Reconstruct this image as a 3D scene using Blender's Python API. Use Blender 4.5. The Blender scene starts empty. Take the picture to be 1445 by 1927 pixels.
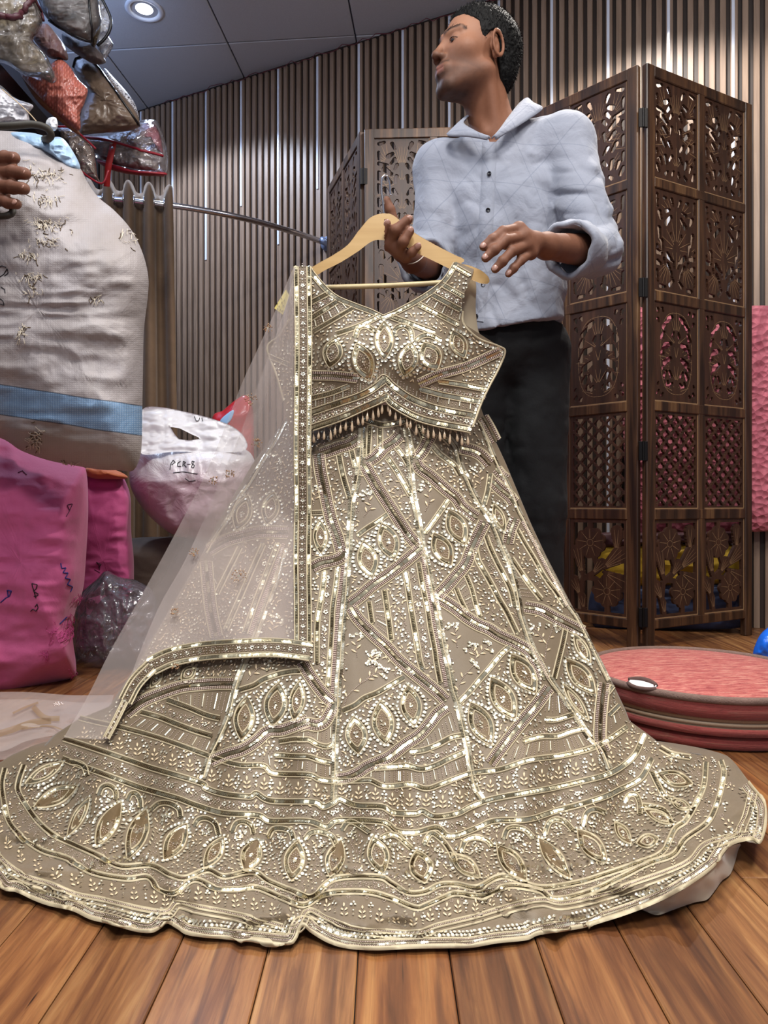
import bpy, bmesh, math, random
import numpy as np
from mathutils import Vector, Matrix
from mathutils.bvhtree import BVHTree

random.seed(7)
RNG = np.random.default_rng(7)
SC = bpy.context.scene
COL = SC.collection

# ---------------------------------------------------------------- camera
F, CX, HY, H = 1336.0, 722.5, 945.0, 0.46      # focal length and horizon in frame pixels (1445 x 1927), lens height in metres
cam_data = bpy.data.cameras.new('camera')
cam_data.sensor_fit = 'VERTICAL'
cam_data.sensor_height = 36.0
cam_data.lens = F / 1927.0 * 36.0
cam_data.shift_y = (HY - 963.5) / 1927.0
cam_data.clip_start = 0.02
cam = bpy.data.objects.new('camera', cam_data)
cam.location = (0, 0, H)
cam.rotation_euler = (math.radians(90), 0, 0)
COL.objects.link(cam)
SC.camera = cam

# ---------------------------------------------------------------- exposure, world, room lights, added uplights
SC.view_settings.view_transform = 'Standard'
SC.view_settings.look = 'None'
SC.view_settings.gamma = 1.0
SC.view_settings.use_curve_mapping = False
SC.view_settings.exposure = 0.0
world = bpy.data.worlds.new('world')
SC.world = world
world.use_nodes = True
world.node_tree.nodes['Background'].inputs[0].default_value = (0.74, 0.80, 1.0, 1)
world.node_tree.nodes['Background'].inputs[1].default_value = 0.38


def spot(name, loc, power, color, angle, blend=0.5, size=0.06, tilt=(0, 0)):
    l = bpy.data.lights.new(name, 'SPOT')
    l.energy = power; l.color = color; l.spot_size = math.radians(angle); l.spot_blend = blend
    l.shadow_soft_size = size
    o = bpy.data.objects.new(name, l); o.location = loc
    o.rotation_euler = (math.radians(tilt[0]), math.radians(tilt[1]), 0)
    COL.objects.link(o); return o


def area(name, loc, power, color, size, rot=(0, 0, 0)):
    l = bpy.data.lights.new(name, 'AREA')
    l.energy = power; l.color = color; l.shape = 'DISK'; l.size = size
    o = bpy.data.objects.new(name, l); o.location = loc
    o.rotation_euler = tuple(math.radians(a) for a in rot)
    COL.objects.link(o); return o


CEIL = 2.6
spot('downlight_over_rail', (-1.04, 3.08, CEIL - 0.03), 84, (0.66, 0.78, 1.0), 128, 0.25)
spot('downlight_over_screen', (0.78, 2.20, CEIL - 0.03), 105, (1.0, 0.93, 0.86), 122, 0.3)
area('ceiling_panel_front', (0.15, 0.55, CEIL - 0.02), 36, (1.0, 0.97, 0.92), 0.5)
area('ceiling_panel_left', (-1.0, 1.0, CEIL - 0.02), 15, (0.93, 0.96, 1.0), 0.35)
area('ceiling_panel_right', (1.25, 0.75, CEIL - 0.02), 24, (1.0, 0.95, 0.88), 0.35)
area('added_uplight_left', (-1.45, 2.2, 2.12), 36, (0.42, 0.60, 1.0), 0.5, (180, -32, 0))  # unseen bluish uplight, added to brighten the ceiling and left slats
area('added_uplight_behind', (0.3, -0.4, 1.75), 34, (0.90, 0.93, 1.0), 1.2, (162, 0, 0))  # added uplight behind the lens, no fixture; lifts the ceiling
area('ceiling_panel_behind', (0.0, -0.9, CEIL - 0.02), 45, (1.0, 0.98, 0.95), 0.6)


# ---------------------------------------------------------------- helpers
def P(px, py, d):
    """World point at depth d seen at frame pixel (px, py)."""
    return Vector(((px - CX) / F * d, d, H - (py - HY) / F * d))


def Pn(px, py, d):
    px, py, d = np.broadcast_arrays(np.asarray(px, float), np.asarray(py, float), np.asarray(d, float))
    return np.stack([(px - CX) / F * d, d, H - (py - HY) / F * d], -1)


def dfloor(py, z=0.0):
    return (H - z) * F / (np.asarray(py, float) - HY)


def lin(c):
    if isinstance(c, str):
        c = c.lstrip('#'); c = [int(c[i:i + 2], 16) / 255 for i in (0, 2, 4)]
    return tuple((x / 12.92 if x <= 0.04045 else ((x + 0.055) / 1.055) ** 2.4) for x in c[:3])


def mesh_from(name, verts, faces, mats=None, fmat=None, smooth=True, cols=None):
    me = bpy.data.meshes.new(name)
    verts = np.asarray(verts, dtype=np.float32).reshape(-1, 3)
    if isinstance(faces, np.ndarray) and faces.ndim == 2:
        n, k = faces.shape
        me.vertices.add(len(verts)); me.vertices.foreach_set('co', verts.ravel())
        me.loops.add(n * k); me.loops.foreach_set('vertex_index', faces.astype(np.int32).ravel())
        me.polygons.add(n)
        me.polygons.foreach_set('loop_start', np.arange(0, n * k, k, dtype=np.int32))
        me.polygons.foreach_set('loop_total', np.full(n, k, dtype=np.int32))
        me.update(calc_edges=True); me.validate()
    else:
        me.from_pydata([tuple(map(float, v)) for v in verts], [], [tuple(map(int, f)) for f in faces])
        me.update()
    if mats is not None:
        for m in (mats if isinstance(mats, (list, tuple)) else [mats]):
            me.materials.append(m)
    if fmat is not None and len(fmat) == len(me.polygons):
        me.polygons.foreach_set('material_index', np.asarray(fmat, dtype=np.int32))
    me.polygons.foreach_set('use_smooth', np.full(len(me.polygons), smooth, dtype=bool))
    if cols is not None:
        a = me.color_attributes.new('tint', 'FLOAT_COLOR', 'POINT')
        c = np.asarray(cols, dtype=np.float32)
        if c.shape[1] == 3:
            c = np.concatenate([c, np.ones((len(c), 1), np.float32)], 1)
        a.data.foreach_set('color', c.ravel())
    return me


def link(name, me, parent=None, loc=None, rot=None, **props):
    o = bpy.data.objects.new(name, me)
    COL.objects.link(o)
    if parent is not None: o.parent = parent
    if loc is not None: o.location = loc
    if rot is not None: o.rotation_euler = rot
    for k, v in props.items(): o[k] = v
    return o


def empty(name, loc=(0, 0, 0), rotz=0.0, **props):
    return link(name, None, None, loc, (0, 0, rotz), **props)


class MB:
    """Collects simple shapes into one mesh (each shape may take its own material slot)."""
    def __init__(s): s.v = []; s.f = []; s.m = []; s.n = 0
    def add(s, v, f, m=0):
        s.v.extend([tuple(map(float, x)) for x in v]); s.f.extend([tuple(i + s.n for i in q) for q in f])
        s.m.extend([m] * len(f)); s.n += len(v); return s
    def box(s, lo, hi, m=0, M=None, bevel=0.0):
        bm = bmesh.new(); bmesh.ops.create_cube(bm, size=1.0)
        c = [(a + b) / 2 for a, b in zip(lo, hi)]; d = [b - a for a, b in zip(lo, hi)]
        for v in bm.verts: v.co = Vector((c[0] + v.co.x * d[0], c[1] + v.co.y * d[1], c[2] + v.co.z * d[2]))
        if bevel: bmesh.ops.bevel(bm, geom=bm.edges[:], offset=bevel, segments=1, affect='EDGES')
        if M is not None: bm.transform(M)
        bm.verts.index_update()
        s.add([v.co for v in bm.verts], [[v.index for v in f.verts] for f in bm.faces], m); bm.free(); return s
    def tube(s, pts, r, n=8, m=0, caps=True, closed=False):
        pts = [Vector(p) for p in pts]; k = len(pts)
        rs = r if hasattr(r, '__len__') else [r] * k
        v = []; f = []; prev = None
        for i, p in enumerate(pts):
            a = pts[i - 1] if i > 0 else (pts[-1] if closed else p); b = pts[i + 1] if i < k - 1 else (pts[0] if closed else p)
            t = (b - a).normalized() if (b - a).length > 1e-9 else Vector((0, 0, 1))
            if prev is None:
                u = t.orthogonal().normalized()
            else:
                u = (prev - t * prev.dot(t)); u = u.normalized() if u.length > 1e-9 else t.orthogonal().normalized()
            prev = u; w = t.cross(u)
            for j in range(n):
                an = 2 * math.pi * j / n
                v.append(p + (u * math.cos(an) + w * math.sin(an)) * rs[i])
        for i in range(k if closed else k - 1):
            i2 = (i + 1) % k
            for j in range(n):
                j2 = (j + 1) % n
                f.append((i * n + j, i * n + j2, i2 * n + j2, i2 * n + j))
        if caps and not closed:
            f.append(tuple(range(n))[::-1]); f.append(tuple((k - 1) * n + j for j in range(n)))
        return s.add(v, f, m)
    def lathe(s, prof, n=24, m=0, M=None):
        v = []; f = []
        for (r, z) in prof:
            for j in range(n):
                a = 2 * math.pi * j / n
                p = Vector((r * math.cos(a), r * math.sin(a), z)); v.append(M @ p if M is not None else p)
        for i in range(len(prof) - 1):
            for j in range(n):
                j2 = (j + 1) % n
                f.append((i * n + j, i * n + j2, (i + 1) * n + j2, (i + 1) * n + j))
        if prof[0][0] > 1e-6: f.append(tuple(range(n))[::-1])
        if prof[-1][0] > 1e-6: f.append(tuple((len(prof) - 1) * n + j for j in range(n)))
        return s.add(v, f, m)
    def mesh(s, name, mats, smooth=False):
        return mesh_from(name, s.v, s.f, mats, s.m, smooth)
    def obj(s, name, mats, parent=None, smooth=False, **props):
        return link(name, s.mesh(name, mats, smooth), parent, **props)


def crom(pts, n, closed=False):
    """Catmull-Rom through pts (k x D), n samples evenly spaced along its length."""
    p = np.asarray(pts, float); k = len(p)
    if k == 1: return np.repeat(p, n, 0)
    if k == 2 and not closed:
        t = np.linspace(0, 1, n)[:, None]; return p[0] * (1 - t) + p[1] * t
    if closed: q = np.vstack([p[-1], p, p[0], p[1]]); seg = k
    else: q = np.vstack([2 * p[0] - p[1], p, 2 * p[-1] - p[-2]]); seg = k - 1
    out = []
    for i in range(seg):
        a, b, c, d = q[i], q[i + 1], q[i + 2], q[i + 3]
        t = np.linspace(0, 1, 14, endpoint=False)[:, None]
        out.append(0.5 * ((2 * b) + (-a + c) * t + (2 * a - 5 * b + 4 * c - d) * t ** 2 + (-a + 3 * b - 3 * c + d) * t ** 3))
    out = np.vstack(out + [q[seg + 1 - 0][None] if not closed else p[0][None]])
    return resample(out, n, closed)


def resample(p, n, closed=False):
    p = np.asarray(p, float)
    L = np.concatenate([[0], np.cumsum(np.linalg.norm(np.diff(p[:, :2] if p.shape[1] > 1 else p, axis=0), axis=1))])
    s = np.linspace(0, L[-1], n + 1)[:-1] if closed else np.linspace(0, L[-1], n)
    return np.stack([np.interp(s, L, p[:, i]) for i in range(p.shape[1])], 1)


_T = np.random.default_rng(3).random((32, 32, 32)).astype(np.float32)


def vnoise(p):
    """Smooth value noise in [-1, 1] at points p (N x 3)."""
    p = np.asarray(p, np.float32); i = np.floor(p).astype(np.int32); f = p - i; f = f * f * (3 - 2 * f)
    i &= 31; j = (i + 1) & 31
    x0, y0, z0 = i[:, 0], i[:, 1], i[:, 2]; x1, y1, z1 = j[:, 0], j[:, 1], j[:, 2]
    fx, fy, fz = f[:, 0], f[:, 1], f[:, 2]
    a = _T[x0, y0, z0] * (1 - fx) + _T[x1, y0, z0] * fx
    b = _T[x0, y1, z0] * (1 - fx) + _T[x1, y1, z0] * fx
    c = _T[x0, y0, z1] * (1 - fx) + _T[x1, y0, z1] * fx
    d = _T[x0, y1, z1] * (1 - fx) + _T[x1, y1, z1] * fx
    return 2 * ((a * (1 - fy) + b * fy) * (1 - fz) + (c * (1 - fy) + d * fy) * fz) - 1


def fbm(p, o=3):
    s = 0; a = 1; t = 0; p = np.asarray(p, np.float32)
    for k in range(o):
        s = s + a * vnoise(p * 2 ** k + 7.3 * k); t += a; a *= 0.5
    return s / t


def ridge(p, o=3):
    s = 0; a = 1; t = 0; p = np.asarray(p, np.float32)
    for k in range(o):
        s = s + a * (1 - 2 * np.abs(vnoise(p * 1.9 ** k + 5.1 * k))); t += a; a *= 0.5
    return s / t


def grid_faces(nr, nc, off=0, wrap=False):
    r = np.arange(nr - 1)[:, None]; c = np.arange(nc if wrap else nc - 1)[None]
    c2 = (c + 1) % nc
    return (np.stack([r * nc + c, r * nc + c2, (r + 1) * nc + c2, (r + 1) * nc + c], -1).reshape(-1, 4) + off)


# ---------------------------------------------------------------- materials
class NT:
    def __init__(s, name):
        s.m = bpy.data.materials.new(name); s.m.use_nodes = True
        s.t = s.m.node_tree; s.n = s.t.nodes; s.l = s.t.links
        s.b = s.n['Principled BSDF']; s.out = s.n['Material Output']
    def node(s, kind, **kw):
        x = s.n.new(kind)
        for k, v in kw.items(): setattr(x, k, v)
        return x
    def coord(s, kind='Object', scale=(1, 1, 1), rand=0.0):
        c = s.node('ShaderNodeTexCoord'); m = s.node('ShaderNodeMapping'); m.inputs['Scale'].default_value = scale
        s.l.new(c.outputs[kind], m.inputs['Vector'])
        if rand:
            oi = s.node('ShaderNodeObjectInfo'); mu = s.node('ShaderNodeMath', operation='MULTIPLY'); mu.inputs[1].default_value = rand
            s.l.new(oi.outputs['Random'], mu.inputs[0]); s.l.new(mu.outputs[0], m.inputs['Location'])
        return m.outputs[0]
    def noise(s, vec, scale, detail=3, rough=0.55, dist=0.0):
        x = s.node('ShaderNodeTexNoise'); x.inputs['Scale'].default_value = scale; x.inputs['Detail'].default_value = detail
        x.inputs['Roughness'].default_value = rough; x.inputs['Distortion'].default_value = dist
        if vec is not None: s.l.new(vec, x.inputs['Vector'])
        return x.outputs[0]
    def ramp(s, fac, stops, interp='LINEAR'):
        x = s.node('ShaderNodeValToRGB'); e = x.color_ramp; e.interpolation = interp
        while len(e.elements) < len(stops): e.elements.new(0.5)
        for k, (p, c) in enumerate(stops):
            e.elements[k].position = p; e.elements[k].color = (*(lin(c) if not isinstance(c, float) else (c, c, c)), 1)
        s.l.new(fac, x.inputs[0]); return x.outputs[0]
    def mix(s, fac, a, b, mode='MIX'):
        x = s.node('ShaderNodeMix', data_type='RGBA', blend_type=mode)
        for sock, v in ((x.inputs[0], fac), (x.inputs[6], a), (x.inputs[7], b)):
            if isinstance(v, (int, float)): sock.default_value = v
            elif isinstance(v, (tuple, str)): sock.default_value = (*(lin(v) if isinstance(v, str) else v)[:3], 1)
            else: s.l.new(v, sock)
        return x.outputs[2]
    def math(s, op, a, b=None):
        x = s.node('ShaderNodeMath', operation=op)
        for k, v in enumerate((a, b)):
            if v is None: continue
            if isinstance(v, (int, float)): x.inputs[k].default_value = v
            else: s.l.new(v, x.inputs[k])
        return x.outputs[0]
    def bump(s, h, strength=0.3, dist=0.002, prev=None):
        x = s.node('ShaderNodeBump'); x.inputs['Strength'].default_value = strength; x.inputs['Distance'].default_value = dist
        s.l.new(h, x.inputs['Height'])
        if prev is not None: s.l.new(prev, x.inputs['Normal'])
        s.l.new(x.outputs[0], s.b.inputs['Normal']); return x.outputs[0]
    def set(s, **kw):
        for k, v in kw.items():
            k = {'rough': 'Roughness', 'metal': 'Metallic', 'color': 'Base Color', 'spec': 'Specular IOR Level', 'alpha': 'Alpha', 'sheen': 'Sheen Weight',
                 'coat': 'Coat Weight', 'trans': 'Transmission Weight', 'ior': 'IOR', 'emit': 'Emission Strength', 'sss': 'Subsurface Weight'}.get(k, k)
            i = s.b.inputs[k]
            if isinstance(v, str): i.default_value = (*lin(v), 1)
            elif isinstance(v, tuple): i.default_value = (*v[:3], 1)
            elif isinstance(v, (int, float)): i.default_value = v
            else: s.l.new(v, i)
        return s


def plain(name, color, rough=0.6, metal=0.0, grain=0.0, gscale=60.0, bump=0.0, bscale=200.0, **kw):
    t = NT(name); t.set(rough=rough, metal=metal, **kw)
    if grain:
        v = t.coord(); n = t.noise(v, gscale, 4)
        c = lin(color)
        t.set(color=t.mix(n, tuple(x * (1 - grain) for x in c), tuple(min(1, x * (1 + grain)) for x in c)))
    else:
        t.set(color=color)
    if bump:
        v = t.coord(); t.bump(t.noise(v, bscale, 3), bump, 0.002)
    return t.m

# ================================================================ setting: floor, wall, ceiling
def wood_mat(name, stops, along='Z', scale=1.0, rough=0.4, rand=20.0, dark=None, bump=0.15):
    t = NT(name)
    st = {'Z': (38, 38, 2.2), 'Y': (34, 2.0, 34), 'X': (2.2, 38, 38)}[along]
    v = t.coord('Object', tuple(x * scale for x in st), rand)
    n = t.noise(v, 1.0, 6, 0.62, 0.6)
    c = t.ramp(n, stops)
    if dark:
        v2 = t.coord('Object', tuple(x * scale * 0.55 for x in st), rand * 1.7)
        n2 = t.noise(v2, 1.0, 3, 0.6, 1.2)
        c = t.mix(t.ramp(n2, [(0.0, 0.0), (0.60, 0.0), (0.72, 1.0), (1.0, 1.0)]), c, dark)
        v3 = t.coord('Object', tuple(x * scale * 2.2 for x in st), rand * 2.3)
        n3 = t.noise(v3, 1.0, 2, 0.5, 0.3)
        c = t.mix(t.ramp(n3, [(0.0, 0.0), (0.71, 0.0), (0.76, 1.0), (1.0, 1.0)]), c, '#2a1a12')
    t.set(color=c, rough=rough)
    t.bump(n, bump, 0.001)
    return t


# floor: laminate boards running away from the lens
fm = wood_mat('floor_laminate', [(0.25, '#4e3220'), (0.42, '#7a5032'), (0.55, '#9a6b42'), (0.75, '#bd925f')], 'Y', 1.5, 0.36, 31.0, '#573a2b', 0.1)
_fv = fm.coord('Object', (160, 5, 160), 31.0); _fn = fm.noise(_fv, 1.0, 4, 0.7, 0.4)
fm.set(color=fm.mix(fm.ramp(_fn, [(0.25, 0.55), (0.5, 0.0), (1, 0.0)]), fm.b.inputs['Base Color'].links[0].from_socket, '#4a2f20'))
# whole boards differ in tone
_oi = fm.node('ShaderNodeObjectInfo')
_c = fm.b.inputs['Base Color'].links[0].from_socket
_tone = fm.ramp(_oi.outputs['Random'], [(0.0, '#c8bab0'), (0.35, '#ffffff'), (0.6, '#dcc8b8'), (1.0, '#f6e6d2')])
fm.set(color=fm.mix(1.0, _c, _tone, 'MULTIPLY'))
floor_me = MB().box((-2.2, -0.6, -0.05), (2.4, 4.4, -0.0075)).mesh('floor', plain('floor_underlay', '#2a1d14', 0.8))
floor = link('floor', floor_me, kind='structure')
PW, PL = 0.093, 1.21
pl_me = MB().box((-PW / 2 + .0006, -PL / 2 + .0006, -0.008), (PW / 2 - .0006, PL / 2 - .0006, 0.0), bevel=0.0012).mesh('plank', fm.m)
rr = random.Random(4)
for i in range(-20, 20):
    off = rr.uniform(0, PL)
    for j in range(4):
        y = -0.45 + off - PL / 2 + j * PL
        if y > 4.2 or y < -0.2: continue
        link('plank', pl_me, floor, (i * PW + 0.02, y + PL / 2 - 0.6, 0.0))

# back wall: fluted panels that run off at an angle
WE = Vector((0.904, -0.428, 0)); WN = Vector((-0.428, -0.904, 0)); W0 = Vector((-0.71, 3.58, 0))
wang = math.atan2(WE.y, WE.x)
wallm = wood_mat('fluted_panel_base', [(0.3, '#241811'), (0.6, '#2f2018'), (0.8, '#3a2a20')], 'Z', 1.0, 0.55)
slatm = wood_mat('fluted_panel_slat', [(0.25, '#75604f'), (0.5, '#8d7664'), (0.75, '#a08874')], 'Z', 1.6, 0.42, 13.0, None, 0.08)
wall = link('wall_back', MB().box((-1.0, 0.0, 0.0), (2.75, 0.06, 2.66)).mesh('wall_back', wallm.m), None, W0, (0, 0, wang), kind='structure')
sl_me = MB().box((-0.0102, -0.0135, 0.0), (0.0102, 0.002, 2.585), bevel=0.0015).mesh('slat', slatm.m)
for k in range(-26, 74):
    if k % 6 == 0: continue
    link('slat', sl_me, wall, (k * 0.037, 0, 0))
stm = plain('joint_strip_film', '#e4eaf8', 0.18, 0.1)
ends = {-3: 1.95, -2: 1.94, -1: 1.71, 0: 1.947, 1: 1.72, 2: 1.95, 3: 1.2, 4: 1.6}
strips = {}
for k in range(-4, 13):
    z0 = ends.get(k, 0.3)
    if z0 not in strips:
        m = MB().box((-0.0125, -0.012, 0.0), (0.0125, 0.001, 2.585), 0, bevel=0.0012)
        m.box((-0.0085, -0.0158, z0), (0.0025, -0.0118, 2.58), 1, bevel=0.001)
        strips[z0] = m.mesh('joint_slat', [slatm.m, stm])
    link('slat', strips[z0], wall, (k * 0.222, 0, 0), label='slat with a loose pale plastic joint strip')
# crumpled wire along the top of the panels
wm = plain('wire_insulation', '#6a2530', 0.5)
m = MB(); rr = random.Random(9)
pts = [(s, -0.024 - 0.012 * rr.random(), 2.578 + 0.012 * rr.uniform(-1, 1)) for s in np.arange(-0.5, 1.7, 0.035)]
m.tube(pts, 0.0016, 5)
m.obj('wire', wm, wall, True, label='thin dark red wire along the top of the slats')

# side walls (mostly hidden)
paint = plain('dark_paint', '#4b4a50', 0.7, 0, 0.1, 8)
link('wall_left', MB().box((-1.72, 0.2, 0), (-1.66, 4.3, 2.66)).mesh('wall_left', paint), kind='structure')
link('wall_right', MB().box((2.3, 0.2, 0), (2.36, 3.2, 2.66)).mesh('wall_right', paint), kind='structure')

# ceiling: square tiles
ctm = NT('ceiling_tile_board'); _v = ctm.coord('Object', (1, 1, 1), 9.0)
ctm.set(color=ctm.mix(ctm.noise(_v, 260, 2), '#b4b3b6', '#c8c7c9'), rough=0.75); ctm.bump(ctm.noise(_v, 420, 2), 0.25, 0.001)
ceil = link('ceiling', MB().box((-2.4, -1.6, 0.012), (2.6, 4.6, 0.06)).mesh('ceiling', plain('ceiling_grid_backing', '#50505a', 0.8)), None, (0, 0, CEIL), kind='structure')  # dark backing board that shows in the tile joints
TS = 0.6
ti_me = MB().box((-TS / 2 + .0035, -TS / 2 + .0035, 0.0), (TS / 2 - .0035, TS / 2 - .0035, 0.014), bevel=0.003).mesh('ceiling_tile', ctm.m)
ca = math.radians(-5.0); c0 = Vector((-0.73, 3.31, 0))
ux, uy = Vector((math.cos(ca), math.sin(ca), 0)), Vector((-math.sin(ca), math.cos(ca), 0))
ux2 = Vector((ux.x, ux.y, 0)); uy2 = Vector((0.12, 0.993, 0)).normalized()
rr = random.Random(2)
for i in range(-2, 5):
    for j in range(-7, 2):
        p = c0 + ux * ((i + 0.5) * TS) + uy * ((j + 0.5) * TS)
        if not (-2.0 < p.x < 2.3 and -1.4 < p.y < 4.35): continue
        link('ceiling_tile', ti_me, ceil, (p.x, p.y, rr.uniform(-.0012, .0012)), (rr.uniform(-.002, .002), rr.uniform(-.002, .002), ca))

# the recessed lamp in view
lamp = empty('ceiling_light', (-1.04, 3.08, CEIL), label='round recessed downlight glowing in the tiled ceiling', category='lamp')
white = plain('lamp_enamel', '#e8ebf2', 0.35)
em = NT('lamp_glow'); em.set(color='#ffffff', emit=9.0); em.b.inputs['Emission Color'].default_value = (0.86, 0.92, 1.0, 1)
MB().lathe([(0.078, 0.0), (0.08, -0.006), (0.072, -0.010), (0.060, -0.008), (0.056, 0.004), (0.054, 0.0105)], 40).obj('trim_ring', white, lamp, True)
MB().lathe([(0.0005, -0.001), (0.035, -0.0012), (0.0515, 0.003), (0.053, 0.008)], 40).obj('lamp_lens', em.m, lamp, True)

# ================================================================ folding screen
def surface_nets2(f, x0, y0, h, t):
    """Plate of thickness t (along y, centred) where the 2-D field f(nx, nz) < 0, with smooth outlines."""
    nx, nz = f.shape; ins = f < 0
    s = ins.astype(np.int8); cnt = s[:-1, :-1] + s[1:, :-1] + s[:-1, 1:] + s[1:, 1:]
    act = cnt > 0
    cx, cz = np.nonzero(act)
    # vertex of a cell: mean of its outline crossings, or its middle when it is solid
    sx = np.full(len(cx), 0.5); sz = np.full(len(cx), 0.5); mixed = cnt[cx, cz] < 4
    ax = np.zeros(len(cx)); az = np.zeros(len(cx)); n = np.zeros(len(cx))
    for (a, b) in (((0, 0), (1, 0)), ((0, 1), (1, 1)), ((0, 0), (0, 1)), ((1, 0), (1, 1))):
        fa = f[cx + a[0], cz + a[1]]; fb = f[cx + b[0], cz + b[1]]
        cr = (fa < 0) != (fb < 0); tt = np.where(cr, fa / np.where(cr, fa - fb, 1), 0)
        ax += np.where(cr, a[0] + (b[0] - a[0]) * tt, 0); az += np.where(cr, a[1] + (b[1] - a[1]) * tt, 0); n += cr
    sx = np.where(mixed & (n > 0), ax / np.maximum(n, 1), sx); sz = np.where(mixed & (n > 0), az / np.maximum(n, 1), sz)
    idx = -np.ones(act.shape, int); idx[cx, cz] = np.arange(len(cx)); N = len(cx)
    X = x0 + (cx + sx) * h; Z = y0 + (cz + sz) * h
    v = np.concatenate([np.stack([X, np.full(N, -t / 2), Z], 1), np.stack([X, np.full(N, t / 2), Z], 1)])
    faces = []
    ix, iz = np.nonzero(ins[1:-1, 1:-1]); ix += 1; iz += 1
    q = np.stack([idx[ix - 1, iz - 1], idx[ix, iz - 1], idx[ix, iz], idx[ix - 1, iz]], 1)
    faces.append(q); faces.append(q[:, ::-1] + N)
    for (dx, dz) in ((1, 0), (-1, 0), (0, 1), (0, -1)):
        nb = ~ins[ix + dx, iz + dz]
        a, b = ix[nb], iz[nb]
        if dx == 1: e0, e1 = idx[a, b - 1], idx[a, b]
        elif dx == -1: e0, e1 = idx[a - 1, b], idx[a - 1, b - 1]
        elif dz == 1: e0, e1 = idx[a, b], idx[a - 1, b]
        else: e0, e1 = idx[a - 1, b - 1], idx[a, b - 1]
        faces.append(np.stack([e1, e0, e0 + N, e1 + N], 1)[:, ::-1])
    return v, np.concatenate(faces)


PWD, PHT, FT = 0.202, 0.318, 0.009      # opening width, height, plate thickness
FH = 0.0019


def seg(x, z, a, b, r0, r1=None):
    r1 = r0 if r1 is None else r1
    ax, az = a; dx, dz = b[0] - a[0], b[1] - a[1]
    t = np.clip(((x - ax) * dx + (z - az) * dz) / (dx * dx + dz * dz + 1e-12), 0, 1)
    return np.hypot(x - ax - t * dx, z - az - t * dz) - (r0 + (r1 - r0) * t)


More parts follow.
